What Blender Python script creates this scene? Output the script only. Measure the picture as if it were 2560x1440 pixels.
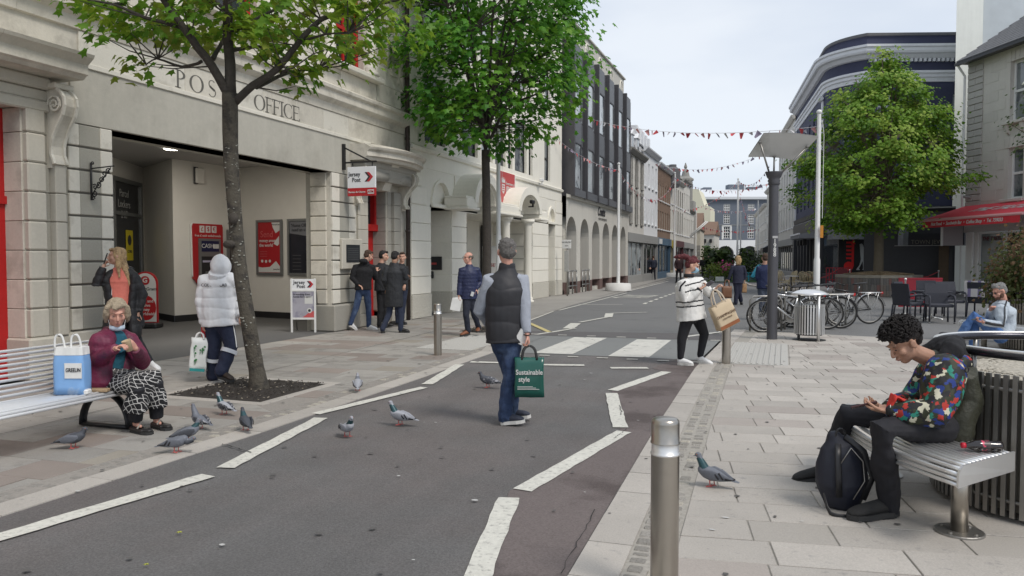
import bpy,bmesh,math,random
from mathutils import Vector,Matrix,noise,Quaternion
PI=math.pi
S=bpy.context.scene
for o in list(bpy.data.objects):bpy.data.objects.remove(o)
random.seed(7)
cam=bpy.data.cameras.new('camera');camo=bpy.data.objects.new('camera',cam);S.collection.objects.link(camo)
cam.sensor_width=36;cam.lens=36*1920/2560;cam.clip_end=2000;cam.clip_start=.05
camo.location=(0,0,1.56)
camo.rotation_euler=(math.radians(90-2.237),0,math.radians(19.489))
S.camera=camo
W=bpy.data.worlds.new('World');S.world=W;W.use_nodes=True
nt=W.node_tree;nt.nodes.clear()
def nn(t,**k):
 n=nt.nodes.new(t)
 for a,b in k.items():setattr(n,a,b)
 return n
sky=nn('ShaderNodeTexSky',sky_type='NISHITA',sun_disc=False,sun_elevation=math.radians(52),sun_rotation=math.radians(118))
tc=nn('ShaderNodeTexCoord');mp=nn('ShaderNodeMapping');mp.inputs['Scale'].default_value=(1,1,3.2)
n1=nn('ShaderNodeTexNoise');n1.inputs['Scale'].default_value=1.6;n1.inputs['Detail'].default_value=5;n1.inputs['Roughness'].default_value=.5
rp=nn('ShaderNodeValToRGB');rp.color_ramp.elements[0].position=.32;rp.color_ramp.elements[0].color=(4.0,4.6,5.6,1)
rp.color_ramp.elements[1].position=.68;rp.color_ramp.elements[1].color=(6.3,6.6,7.0,1)
mx=nn('ShaderNodeMix',data_type='RGBA');mx.inputs[0].default_value=.86
bg=nn('ShaderNodeBackground');bg.inputs['Strength'].default_value=.1;out=nn('ShaderNodeOutputWorld')
L=nt.links.new
L(tc.outputs['Generated'],mp.inputs['Vector']);L(mp.outputs[0],n1.inputs['Vector']);L(n1.outputs['Fac'],rp.inputs[0])
L(sky.outputs[0],mx.inputs[6]);L(rp.outputs[0],mx.inputs[7]);L(mx.outputs[2],bg.inputs[0]);L(bg.outputs[0],out.inputs[0])
sl=bpy.data.lights.new('sun','SUN');sl.energy=1.5;sl.angle=math.radians(18);sl.color=(1,.935,.86)
so=bpy.data.objects.new('sun',sl);S.collection.objects.link(so)
so.rotation_euler=Vector((.70,-.37,1.02)).to_track_quat('Z','Y').to_euler()
S.view_settings.view_transform='Standard';S.view_settings.look='None';S.view_settings.gamma=1
S.view_settings.use_curve_mapping=False;S.view_settings.exposure=.55
S.render.engine='CYCLES'
def mat(name,col,rough=.8,metal=0,var=.10,sc=4.,big=0.,bigs=.5,bump=0.,bs=60.,rnd=0.,streak=0.,spec=.5,alpha=1,emit=0,tint=None,tint_sc=1.3,tint_lo=.5,tint_hi=.62,sub=0,coat=0,lane=0):
 """procedural material: two octaves of colour noise, optional vertical streaks, stains of a second colour, per object variation, bump"""
 m=bpy.data.materials.new(name);m.use_nodes=True
 t=m.node_tree;b=t.nodes['Principled BSDF'];N=t.nodes.new;K=t.links.new
 b.inputs['Roughness'].default_value=rough;b.inputs['Metallic'].default_value=metal
 b.inputs['Specular IOR Level'].default_value=spec
 if coat:b.inputs['Coat Weight'].default_value=coat;b.inputs['Coat Roughness'].default_value=.15
 if sub:b.inputs['Subsurface Weight'].default_value=sub;b.inputs['Subsurface Radius'].default_value=(.02,.008,.004)
 tcn=N('ShaderNodeTexCoord');vec=tcn.outputs['Object']
 oi=None
 if rnd:
  oi=N('ShaderNodeObjectInfo');ad=N('ShaderNodeVectorMath');ad.operation='MULTIPLY_ADD'
  K(oi.outputs['Random'],ad.inputs[0]);ad.inputs[1].default_value=(37,91,53);K(vec,ad.inputs[2]);vec=ad.outputs[0]
 def noi(scale,detail=4,v=None,rg=.6):
  n=N('ShaderNodeTexNoise');n.inputs['Scale'].default_value=scale;n.inputs['Detail'].default_value=detail;n.inputs['Roughness'].default_value=rg
  K(v or vec,n.inputs['Vector']);return n.outputs['Fac']
 def math_(op,a,b_=None,c=None):
  n=N('ShaderNodeMath');n.operation=op
  for i,q in enumerate((a,b_,c)):
   if q is None:continue
   if isinstance(q,(int,float)):n.inputs[i].default_value=q
   else:K(q,n.inputs[i])
  return n.outputs[0]
 f=None
 if var:f=math_('MULTIPLY_ADD',noi(sc),2*var*2,1-2*var)
 if big:
  g=math_('MULTIPLY_ADD',noi(bigs,3),4*big,1-2*big);f=g if f is None else math_('MULTIPLY',f,g)
 if streak:
  mpn=N('ShaderNodeMapping');mpn.inputs['Scale'].default_value=(5,5,.35);K(vec,mpn.inputs['Vector'])
  g=math_('MULTIPLY_ADD',noi(1.0,5,mpn.outputs[0]),4*streak,1-2*streak);f=g if f is None else math_('MULTIPLY',f,g)
 if lane:
  mpn=N('ShaderNodeMapping');mpn.inputs['Scale'].default_value=(1.6,.10,1);K(vec,mpn.inputs['Vector'])
  g=math_('MULTIPLY_ADD',noi(1.0,4,mpn.outputs[0]),4*lane,1-2*lane);f=g if f is None else math_('MULTIPLY',f,g)
 if rnd:
  g=math_('MULTIPLY_ADD',oi.outputs['Random'],2*rnd,1-rnd);f=g if f is None else math_('MULTIPLY',f,g)
 base=None
 if tint:
  r=N('ShaderNodeMapRange');r.inputs['From Min'].default_value=tint_lo;r.inputs['From Max'].default_value=tint_hi
  K(noi(tint_sc,5),r.inputs['Value']);q=N('ShaderNodeMix');q.data_type='RGBA'
  q.inputs[6].default_value=(*col,1);q.inputs[7].default_value=(*tint,1);K(r.outputs[0],q.inputs[0]);base=q.outputs[2]
 if f is not None:
  q=N('ShaderNodeVectorMath');q.operation='SCALE'
  if base:K(base,q.inputs[0])
  else:q.inputs[0].default_value=col
  K(f,q.inputs['Scale']);base=q.outputs[0]
 if base:K(base,b.inputs['Base Color'])
 else:b.inputs['Base Color'].default_value=(*col,1)
 if emit:
  b.inputs['Emission Color'].default_value=(*col,1);b.inputs['Emission Strength'].default_value=emit
 if alpha<1:b.inputs['Alpha'].default_value=alpha
 if bump:
  n=N('ShaderNodeBump');n.inputs['Strength'].default_value=bump;n.inputs['Distance'].default_value=.02
  K(noi(bs,5),n.inputs['Height']);K(n.outputs[0],b.inputs['Normal'])
 m['b']=1
 return m
def sr(r,g,b):
 def c(v):
  v/=255.;return v/12.92 if v<=.04045 else((v+.055)/1.055)**2.4
 return(c(r),c(g),c(b))
class MB:
 def __init__(s):s.v=[];s.f=[];s.m=[];s.cur=0;s.sm=[];s.smooth=False
 def add(s,vs,fs):
  n=len(s.v);s.v.extend([tuple(v)for v in vs]);s.f.extend([tuple(i+n for i in f)for f in fs])
  s.m.extend([s.cur]*len(fs));s.sm.extend([s.smooth]*len(fs));return s
 def box(s,x0,y0,z0,x1,y1,z1):
  x0,x1=min(x0,x1),max(x0,x1);y0,y1=min(y0,y1),max(y0,y1);z0,z1=min(z0,z1),max(z0,z1)
  return s.add([(x0,y0,z0),(x1,y0,z0),(x1,y1,z0),(x0,y1,z0),(x0,y0,z1),(x1,y0,z1),(x1,y1,z1),(x0,y1,z1)],[(0,3,2,1),(4,5,6,7),(0,1,5,4),(1,2,6,5),(2,3,7,6),(3,0,4,7)])
 def bar(s,a,b,w,h=None,up=(0,0,1)):
  a=Vector(a);b=Vector(b);h=h or w;d=(b-a).normalized();u=Vector(up)
  if abs(d.dot(u))>.98:u=Vector((1,0,0))
  x=d.cross(u).normalized()*w/2;y=x.cross(d).normalized()*h/2
  return s.add([a-x-y,a+x-y,a+x+y,a-x+y,b-x-y,b+x-y,b+x+y,b-x+y],[(0,3,2,1),(4,5,6,7),(0,1,5,4),(1,2,6,5),(2,3,7,6),(3,0,4,7)])
 def cbox(s,x0,y0,z0,x1,y1,z1,c=.006):
  "box with chamfered edges"
  vs=[];cx,cy,cz=(x0+x1)/2,(y0+y1)/2,(z0+z1)/2;hx,hy,hz=abs(x1-x0)/2,abs(y1-y0)/2,abs(z1-z0)/2
  c=min(c,hx*.45,hy*.45,hz*.45);idx={}
  for sx in(-1,1):
   for sy in(-1,1):
    for sz in(-1,1):
     for k in range(3):
      q=[hx,hy,hz]
      for j in range(3):
       if j!=k:q[j]-=c
      idx[sx,sy,sz,k]=len(vs);vs.append((cx+sx*q[0],cy+sy*q[1],cz+sz*q[2]))
  fs=[]
  for k in range(3):
   a,b=[(1,2),(2,0),(0,1)][k]
   for sg in(-1,1):
    r=[]
    for(p,q)in((-1,-1),(1,-1),(1,1),(-1,1)):
     t=[0,0,0];t[k]=sg;t[a]=p;t[b]=q;r.append(idx[(*t,k)])
    fs.append(tuple(r if sg>0 else r[::-1]))
  for k in range(3):
   a,b=[(1,2),(2,0),(0,1)][k]
   for p in(-1,1):
    for q in(-1,1):
     t0=[0,0,0];t0[k]=-1;t0[a]=p;t0[b]=q;t1=list(t0);t1[k]=1
     r=[idx[(*t0,a)],idx[(*t1,a)],idx[(*t1,b)],idx[(*t0,b)]]
     fs.append(tuple(r if p*q<0 else r[::-1]))
  for sx in(-1,1):
   for sy in(-1,1):
    for sz in(-1,1):
     r=[idx[sx,sy,sz,0],idx[sx,sy,sz,1],idx[sx,sy,sz,2]]
     fs.append(tuple(r if sx*sy*sz>0 else r[::-1]))
  return s.add(vs,fs)
 def loft(s,rings,caps=True,close=True):
  n=len(rings[0]);vs=[p for r in rings for p in r];fs=[]
  for i in range(len(rings)-1):
   for j in range(n if close else n-1):
    k=(j+1)%n;fs.append((i*n+j,i*n+k,(i+1)*n+k,(i+1)*n+j))
  if caps:fs.append(tuple(range(n))[::-1]);fs.append(tuple((len(rings)-1)*n+j for j in range(n)))
  return s.add(vs,fs)
 def tube(s,pts,r,n=8,ref=None,caps=True,round_=False):
  """swept tube; r: number, or per point number / (a,b) with a measured along ref"""
  P=[Vector(p)for p in pts];m=len(P)
  R=list(r)if isinstance(r,(list,tuple))and len(r)==m and not(m==2 and ref is None and False)else[r]*m
  R=[(q,q)if isinstance(q,(int,float))else q for q in R]
  if round_:
   d0=(P[0]-P[1]).normalized();d1=(P[-1]-P[-2]).normalized();a,b=R[0],R[-1]
   pre=[(P[0]+d0*min(a)*k,(a[0]*q,a[1]*q))for k,q in((.9,.38),(.55,.8))]
   post=[(P[-1]+d1*min(b)*k,(b[0]*q,b[1]*q))for k,q in((.55,.8),(.9,.38))]
   P=[x[0]for x in pre]+P+[x[0]for x in post];R=[x[1]for x in pre]+R+[x[1]for x in post];m=len(P)
  u=Vector(ref)if ref is not None else None
  rings=[]
  for i in range(m):
   d=(P[min(i+1,m-1)]-P[max(i-1,0)]).normalized()
   if u is None:
    u=Vector((0,0,1))if abs(d.z)<.9 else Vector((1,0,0))
   x=(u-d*u.dot(d))
   if x.length<1e-5:x=d.orthogonal()
   x.normalize();y=d.cross(x)
   if ref is None:u=x
   rings.append([P[i]+x*R[i][0]*math.cos(2*PI*k/n)+y*R[i][1]*math.sin(2*PI*k/n)for k in range(n)])
  return s.loft(rings,caps)
 def lathe(s,prof,c=(0,0,0),n=16,caps=True):
  return s.loft([[(c[0]+r*math.cos(2*PI*k/n),c[1]+r*math.sin(2*PI*k/n),c[2]+z)for k in range(n)]for r,z in prof],caps)
 def prism(s,poly,f,d0,d1):
  "poly of (a,b); f(a,b,d) -> point"
  n=len(poly);vs=[f(a,b,d0)for a,b in poly]+[f(a,b,d1)for a,b in poly]
  fs=[tuple(range(n))[::-1],tuple(range(n,2*n))]+[(i,(i+1)%n,n+(i+1)%n,n+i)for i in range(n)]
  return s.add(vs,fs)
 def ell(s,c,r,rot=None,n=12,m=8):
  c=Vector(c);r=(r,r,r)if isinstance(r,(int,float))else r;vs=[];fs=[]
  rings=[]
  for i in range(1,m):
   a=PI*i/m;rings.append([(r[0]*math.sin(a)*math.cos(2*PI*k/n),r[1]*math.sin(a)*math.sin(2*PI*k/n),-r[2]*math.cos(a))for k in range(n)])
  vs=[(0,0,-r[2])]+[p for q in rings for p in q]+[(0,0,r[2])]
  for k in range(n):fs.append((0,1+(k+1)%n,1+k))
  for i in range(m-2):
   for k in range(n):
    q=(k+1)%n;fs.append((1+i*n+k,1+i*n+q,1+(i+1)*n+q,1+(i+1)*n+k))
  o=1+(m-2)*n;t=len(vs)-1
  for k in range(n):fs.append((o+k,o+(k+1)%n,t))
  if rot is not None:
   rot=rot if isinstance(rot,Matrix)else Matrix.Rotation(rot,3,'Z');vs=[rot@Vector(v)for v in vs]
  return s.add([c+Vector(v)for v in vs],fs)
 def quad(s,a,b,c,d):return s.add([a,b,c,d],[(0,1,2,3)])
 def merge(s,o,M=None):
  n=len(s.v);s.v.extend([tuple(M@Vector(v))for v in o.v]if M else o.v)
  s.f.extend([tuple(i+n for i in f)for f in o.f]);s.m.extend(o.m);s.sm.extend(o.sm);return s
 def mesh(s,name,mats,smooth=None):
  me=bpy.data.meshes.new(name);me.from_pydata(s.v,[],s.f)
  for m in(mats if isinstance(mats,(list,tuple))else[mats]):me.materials.append(m)
  if any(s.m):me.polygons.foreach_set('material_index',s.m)
  me.polygons.foreach_set('use_smooth',[True]*len(s.f)if smooth else s.sm);me.update();return me
 def build(s,name,mats,parent=None,loc=(0,0,0),rot=(0,0,0),smooth=None,**tags):
  return link(name,s.mesh(name,mats,smooth),parent,loc,rot,**tags)
def link(name,data,parent=None,loc=(0,0,0),rot=(0,0,0),**tags):
 o=bpy.data.objects.new(name,data);S.collection.objects.link(o);o.parent=parent
 o.location=loc;o.rotation_euler=rot if isinstance(rot,(tuple,list))else(0,0,rot)
 for k,v in tags.items():
  if v:o[k]=v
 return o
def thing(name,label,cat,loc=(0,0,0),rz=0,group=None,kind=None):
 return link(name,None,None,loc,(0,0,rz),label=label,category=cat,group=group,kind=kind)
def tag(o,label,cat,group=None):
 o['label']=label;o['category']=cat
 if group:o['group']=group
 return o
KIDS={}
def kids(o):return[c for c in S.collection.objects if c.parent==o]
def copy_thing(root,loc,rz,label,tree):
 "copy a thing with its parts (tree = [(part, [sub parts])])"
 r=root.copy();S.collection.objects.link(r);r.location=loc;r.rotation_euler=(0,0,rz);r['label']=label
 for p,subs in tree:
  c=p.copy();S.collection.objects.link(c);c.parent=r
  for q in subs:
   d=q.copy();S.collection.objects.link(d);d.parent=c
 return r
def text(s,size,m,parent,loc,rot,name='lettering',ext=.002,align='CENTER',sx=1,shear=0,bold=0,sp=1,kind=None):
 cu=bpy.data.curves.new(name,'FONT');cu.body=s;cu.size=size;cu.extrude=ext;cu.align_x=align;cu.align_y='CENTER'
 cu.shear=shear;cu.offset=bold;cu.space_character=sp;cu.resolution_u=3
 t=bpy.data.objects.new('tmp',cu);S.collection.objects.link(t)
 me=bpy.data.meshes.new_from_object(t)
 bpy.data.objects.remove(t);me.materials.clear();me.materials.append(m)
 for p in me.polygons:p.material_index=0
 o=link(name,me,parent,loc,rot);o.scale=(sx,1,1);return o
def join_boxes(bl):
 b=MB()
 for q in bl:b.box(*q)
 return b
M_asph=mat('asphalt',(.178,.173,.169),.9,var=.34,sc=85,big=.12,bigs=1.1,lane=.13,bump=.9,bs=200,tint=(.188,.170,.163),tint_sc=.45,tint_lo=.42,tint_hi=.6)
M_asph2=mat('asphalt_grey',(.165,.165,.163),.9,var=.12,sc=70,big=.10,bigs=.3,bump=.4,bs=260,tint=(.12,.12,.12),tint_sc=.5,tint_lo=.6,tint_hi=.75)
M_red=mat('asphalt_red',(.158,.132,.126),.92,lane=.08,var=.3,sc=85,big=.1,bigs=.6,bump=.5,bs=260,tint=(.10,.08,.076),tint_sc=1.1)
M_zeb=mat('crossing_surface',(.205,.212,.208),.9,var=.10,sc=60,big=.05,bump=.3,bs=260)
M_paint=mat('road_paint',(.60,.59,.53),.8,var=.13,sc=22,big=.08,bigs=2,bump=.25,bs=80,tint=(.36,.35,.32),tint_sc=26,tint_lo=.54,tint_hi=.68)
M_zpaint=mat('crossing_paint',(.58,.57,.52),.8,var=.10,sc=9,big=.08,bigs=1.2,bump=.2,bs=90,tint=(.36,.35,.33),tint_sc=5,tint_lo=.54,tint_hi=.72)
M_yel=mat('yellow_paint',(.55,.47,.22),.8,var=.1,sc=8)
M_slab=mat('granite_slab',(.41,.382,.345),.85,var=.16,sc=110,big=.09,bigs=1.6,rnd=.11,bump=.25,bs=180,tint=(.30,.285,.265),tint_sc=14,tint_lo=.60,tint_hi=.72)
M_slabp=mat('pink_granite_slab',(.35,.315,.285),.85,var=.13,sc=120,big=.05,bigs=2.5,rnd=.10,bump=.25,bs=180)
M_slabb=mat('buff_granite_slab',(.37,.345,.31),.85,var=.12,sc=120,rnd=.08,bump=.25,bs=180)
M_sl=mat('shade_toned_slab',(.30,.285,.26),.85,var=.12,sc=100,big=.10,bigs=1.5,rnd=.10,bump=.25,bs=160,tint=(.17,.16,.145),tint_sc=2.2,tint_lo=.55,tint_hi=.75)  # left slabs: shade of building and tree put into the darker base colours
M_slp=mat('shade_toned_pink_slab',(.25,.215,.19),.85,var=.12,sc=100,big=.10,bigs=1.5,rnd=.10,bump=.25,bs=160)
M_slb=mat('shade_toned_tan_slab',(.28,.255,.215),.85,var=.12,sc=100,big=.10,bigs=1.5,rnd=.08,bump=.25,bs=160)
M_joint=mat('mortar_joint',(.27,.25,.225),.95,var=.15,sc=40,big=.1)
M_jointl=mat('mortar_joint_pale',(.33,.31,.275),.95,var=.2,sc=30,big=.1)
M_sett=mat('granite_sett',(.33,.31,.28),.9,var=.2,sc=60,rnd=.18,bump=.8,bs=70)
M_settd=mat('dark_sett',(.26,.245,.22),.9,var=.2,sc=60,bump=.8,bs=70);M_settl=mat('pale_sett',(.42,.39,.33),.9,var=.2,sc=60,bump=.8,bs=70)
M_dark=mat('dark_floor',(.088,.088,.087),.85,var=.12,sc=60,big=.1,bump=.2,bs=200)
M_soil=mat('bark_soil',(.045,.038,.032),1,var=.4,sc=90,bump=1,bs=120)
M_tact=mat('blister_paving',(.44,.43,.40),.85,var=.1,sc=60)
M_gum=mat('chewing_gum',(.10,.095,.09),.8,var=.1)
M_gumw=mat('pale_litter',(.5,.5,.48),.8,var=.1)
def sheet(name,poly,z,m,parent=None,kind='structure',**t):
 return MB().add([(x,y,z)for x,y in poly],[tuple(range(len(poly)))]).build(name,m,parent,kind=None if parent else kind,**t)
def slab3(name,poly,z0,z1,m,parent=None,kind='structure'):
 return MB().prism(poly,lambda a,b,d:(a,b,d),z0,z1).build(name,m,parent,kind=None if parent else kind)
sheet('ground',[(-400,-60),(400,-60),(400,700),(-400,700)],-.13,M_asph2)
KL=[(-4.50,-6),(-4.45,3.3),(-4.40,5.7),(-4.44,9),(-4.52,11.9),(-4.95,13.6),(-5.5,15.2),(-6.12,17.9),(-6.45,21),(-6.77,24.74),(-7.07,35.8),(-7.75,53),(-9.2,78),(-11.5,110),(-14,134)]
KR=[(-.92,-6),(-.98,3.6),(-1.10,7.4),(-1.17,11.1),(-1.10,14.2),(-1.0,17.4)]
road=sheet('road',[(-4.52,-6)]+[(x-.02,y)for x,y in KL[1:5]]+[(-4.54,12.1),(-1.19,12.1)]+[(x+.02,y)for x,y in KR[3::-1]],-.008,M_asph)
sheet('far_road',[(-5.3,14.9),(-6.4,17.9),(-7.1,24.7),(-7.4,36),(-8.1,53),(-12,110),(-15,134),(8,134),(60,134),(60,16.3),(4,16.3),(-1.0,17.3),(-1.1,14.9)],-.012,M_asph2)
sheet('crossing_table',[(-4.53,11.95),(-4.95,13.6),(-5.5,15.2),(-1.12,15.2),(-1.2,12.0)],-.004,M_zeb)
sheet('dark_band',[(-5.3,14.72),(-5.6,15.5),(-1.1,16.3),(-1.12,14.95)],0.0,mat('dark_asphalt_band',(.115,.11,.11),.9,var=.12,sc=70,bump=.3,bs=200))
sheet('red_surface',[(-1.18,11.9),(-1.55,11.95),(-1.75,10.9),(-1.45,10.55),(-1.9,8.9),(-1.38,6.85),(-1.72,4.8),(-1.35,3.4),(-1.2,0),(-1.0,-4),(-.93,-4),(-.99,3.6),(-1.11,7.4)],-.004,M_red,road)
def mark(pts,m=None,z=.0,name='painted_line',w=None):
 if w:
  (x0,y0),(x1,y1)=pts;d=Vector((x1-x0,y1-y0)).normalized();n=Vector((-d.y,d.x))*w/2;k=max(2,int(((x1-x0)**2+(y1-y0)**2)**.5/.12))
  A=[];B=[]
  for i in range(k+1):
   t=i/k;x=x0+(x1-x0)*t;y=y0+(y1-y0)*t;e=.006
   A.append((x+n.x+random.uniform(-e,e),y+n.y+random.uniform(-e,e)));B.append((x-n.x+random.uniform(-e,e),y-n.y+random.uniform(-e,e)))
  pts=A+B[::-1]
 return sheet(name,pts,z,m or M_paint,road if pts[0][1]<12 else None)
for a,b,w in[((-4.19,2.6),(-3.88,4.42),.14),((-3.90,4.62),(-4.24,6.40),.14),((-4.40,6.55),(-4.08,8.34),.12),((-4.14,8.55),(-4.46,10.3),.14),((-4.42,10.62),(-3.72,10.72),.14),((-3.35,10.68),(-2.72,10.84),.15),((-2.3,10.70),(-1.80,10.88),.15),((-1.88,8.88),(-1.50,10.60),.14),((-1.86,8.70),(-1.40,6.95),.14),((-1.34,6.80),(-1.64,4.84),.14),((-1.67,4.66),(-1.30,3.0),.14),((-1.28,2.8),(-1.5,.8),.14)]:
 mark([a,b],w=w,z=.002)
cz=MB()
def zebra(x0,x1):
 mark([(x0,11.98),(x1,12.03),(x1-.02,14.72),(x0-.02,14.66)],M_zpaint,.001,'crossing_stripe')
for x0,x1 in[(-3.86,-3.22),(-2.62,-1.98)]:zebra(x0,x1)
mark([(-4.95,13.4),(-4.6,12.2),(-4.5,12.0),(-4.44,12.0),(-4.44,14.6),(-5.2,14.55)],M_zeb,.0015,'crossing_edge')
for i in range(7):mark([(-4.15+i*.47,11.72),(-3.98+i*.47,11.735)],w=.07,z=.003,name='stud')
for i in range(7):mark([(-4.9+i*.6,14.95),(-4.72+i*.6,14.98)],w=.08,z=.003,name='stud')
for a,b,w,m in[((-5.98,17.9),(-4.62,15.45),.12,M_yel),((-5.95,18.0),(-6.35,21.5),.08,M_paint),((-4.75,14.9),(-4.35,16.5),.1,M_paint),((-4.48,16.4),(-4.68,17.8),.25,M_paint),((-4.66,18.1),(-4.38,19.9),.1,M_paint),((-4.35,19.9),(-4.62,21.3),.22,M_paint),((-4.6,21.4),(-3.7,22.1),.1,M_paint),((-6.3,22),(-6.6,34),.08,M_paint),((-6.5,25),(-5.1,25.6),.1,M_paint),((-6.9,36),(-7.3,52),.1,M_paint),((-1.3,16.6),(-1.9,15.3),.12,M_paint),((-1.25,16.6),(-1.15,18.3),.09,M_paint)]:
 mark([a,b],m,w=w,z=.002)
for i in range(7):mark([(-4.46-.02*i,26+i*1.35),(-4.5-.02*i,26.8+i*1.35)],w=.12,z=.002)
wd=text('TAXIS',2.0,M_paint,None,(-5.55,31.0,.0),(0,0,PI/2-.03),'painted_lettering',0.001,sx=.45);wd['kind']='structure';wd.scale=(.5,1.0,1)
def kerb_line(pts,w,side,z,ln,m,parent,name='kerbstone',ybreak=99,h=.2):
 P=[Vector((x,y))for x,y in pts];out=[]
 for a,b in zip(P,P[1:]):
  d=b-a;k=max(1,round(d.length/ln));u=d/k;n=Vector((-u.y,u.x)).normalized()*w*side;g=u.normalized()*.004
  for i in range(k):
   p=a+u*i+g;q=a+u*(i+1)-g;zz=z+random.uniform(-.002,.002)
   r=MB().prism([(p.x,p.y),(q.x,q.y),(q.x+n.x,q.y+n.y),(p.x+n.x,p.y+n.y)],lambda A,B,D:(A,B,D),zz-h,zz)
   out.append(r)
   r.build(name,m,parent)
 return out
ZL=.004
lp=MB().prism([(-9.0,-8)]+[(x-.1,y)for x,y in KL[:8]]+[(-9.0,17.9)],lambda a,b,d:(a,b,d),-.3,-.006).build('left_pavement',M_joint,kind='structure')
rp_=MB().prism([(x+.05,y)for x,y in KR]+[(3.9,16.2),(14,13.4),(14,-8),(-.92,-8)],lambda a,b,d:(a,b,d),-.3,-.006).build('right_pavement',M_jointl,kind='structure')
kerb_line(KL[:8],.24,1,.0,.9,M_slab,lp)
kerb_line(KR[:6],.24,-1,.004,.45,M_slab,rp_)
fp=MB().prism([(x,y)for x,y in KL[7:]]+[(-30,134),(-13,110),(-9.0,78),(-9.0,17.9)],lambda a,b,d:(a,b,d),-.3,.004).build('far_left_pavement',mat('far_paving',(.30,.285,.26),.9,var=.08,sc=6,big=.1,bigs=.6,rnd=0,bump=.1,bs=50),kind='structure')
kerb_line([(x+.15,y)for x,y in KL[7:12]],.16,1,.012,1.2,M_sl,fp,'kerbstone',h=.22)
def setts(line,off,side,rows,y0,y1,m,parent,z):
 b=MB()
 sh=MB()
 for r in range(rows):
  y=y0
  while y<y1:
   ln=random.uniform(.07,.13);x=None
   for(xa,ya),(xb,yb)in zip(line,line[1:]):
    if ya<=y<=yb:x=xa+(xb-xa)*(y-ya)/(yb-ya)
   xs=x+side*(off+r*.105);xe=xs+side*.092;e=lambda:random.uniform(-.006,.006)
   b.cur=random.choice([0,0,1,2]);b.cbox(min(xs,xe)+e(),y+e(),z-.06,max(xs,xe)+e(),y+ln-.022,z+random.uniform(-.007,.004),.016)
   y+=ln
 b.build('setts',[m,M_settd,M_settl],parent,kind='stuff')
setts(KR,.25,1,2,1.5,12.0,M_sett,rp_,.0)
setts(KL,.25,-1,2,1.5,17.5,M_sett,lp,-.002)
def interp(line,y):
 if y<=line[0][1]:return line[0][0]
 for(xa,ya),(xb,yb)in zip(line,line[1:]):
  if ya<=y<=yb:return xa+(xb-xa)*(y-ya)/(yb-ya)
 return line[-1][0]
def slabs(parent,ang,u0,u1,v0,v1,rowh,inside,mats,wts,z,lens,skip=None,thick=.05,maxn=300,j=.005,zj=.0015):
 ca,sa=math.cos(ang),math.sin(ang);todo=[]
 v=v0
 while v<v1:
  u=u0+random.uniform(-.5,0)
  while u<u1:
   l=random.choice(lens);c=(u+l/2,v+rowh/2);todo.append((u,v,l));u+=l
  v+=rowh
 cand=[]
 for(u,v,l)in todo:
  X=lambda a,b:(a*ca-b*sa,a*sa+b*ca)
  P=[X(u+j,v+j),X(u+l-j,v+j),X(u+l-j,v+rowh-j),X(u+j,v+rowh-j)]
  k=[inside(*p)for p in P]
  if not any(k):continue
  if not all(k):
   Q=[]
   for i in range(4):
    a,b=P[i],P[(i+1)%4];ia,ib=k[i],k[(i+1)%4]
    if ia:Q.append(a)
    if ia!=ib:
     lo,hi=(a,b)if ia else(b,a)
     for _ in range(12):
      mm=((lo[0]+hi[0])/2,(lo[1]+hi[1])/2)
      if inside(*mm):lo=mm
      else:hi=mm
     Q.append(lo)
   P=Q
   if len(P)<3:continue
  cx=sum(p[0]for p in P)/len(P);cy=sum(p[1]for p in P)/len(P)
  d=math.hypot(cx,cy);ad=cx*math.cos(.34)+cy*math.sin(.34);dp=-cx*math.sin(.34)+cy*math.cos(.34)
  vis=dp>1.5 and abs(ad)<dp*.72
  cand.append((0 if vis else 1,d,P))
 cand.sort(key=lambda c:(c[0],c[1]))
 rest=[MB()for _ in mats]
 for i,(vis,d,P)in enumerate(cand):
  mi=random.choices(range(len(mats)),wts)[0];zz=z+random.uniform(-zj,zj)
  if i<maxn and not vis:
   b=MB();c=(sum(p[0]for p in P)/len(P),sum(p[1]for p in P)/len(P));n=len(P)
   def ins(p,e):q=Vector((c[0]-p[0],c[1]-p[1]));q=q.normalized()*e*1.4;return(p[0]+q.x,p[1]+q.y)
   R=[[(x,y,zz-.05)for x,y in P],[(x,y,zz-.003)for x,y in P],[(*ins(p,.003),zz)for p in P]]
   vs=[p for r in R for p in r];fs=[]
   for r in range(2):
    for q in range(n):fs.append((r*n+q,r*n+(q+1)%n,(r+1)*n+(q+1)%n,(r+1)*n+q))
   fs.append(tuple(2*n+q for q in range(n)));b.add(vs,fs).build('paving_slab',mats[mi],parent)
  else:
   rest[mi].prism(P,lambda A,B,D:(A,B,D),zz-.03,zz)
 for b,m in zip(rest,mats):
  if b.v:b.build('paving_slabs',m,parent,kind='stuff')
def in_right(x,y):
 if y<-1 or y>17.2 or x>10 or math.hypot(x+1.0,y-12.9)<.01:return False
 if y>16.95-.16*x+.0*x:return False
 if-.86<x+0<.10 and 11.7<y<14.8:return False
 return x>interp(KR,y)+.475
slabs(rp_,math.radians(8.5),-3,11,-2,19,.335,in_right,[M_slab,M_slabp,M_slabb],[78,16,6],.002,[.4,.45,.5,.55,.6,.68])
def in_left(x,y):
 if y<0 or y>17.8 or x<-8.93:return False
 if-6.62<x<-5.3 and 6.85<y<8.2:return False
 if-6.5<x<-5.9 and 14.9<y<16.1:return False
 if-6.0<x<-4.9 and 11.9<y<14.4 and x<-4.7:return False
 return x<interp(KL,y)-.475
slabs(lp,math.radians(3),-10,-3.5,0,19,.42,in_left,[M_sl,M_slp,M_slb],[66,24,10],-.001,[.55,.62,.7,.8,.9])
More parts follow.
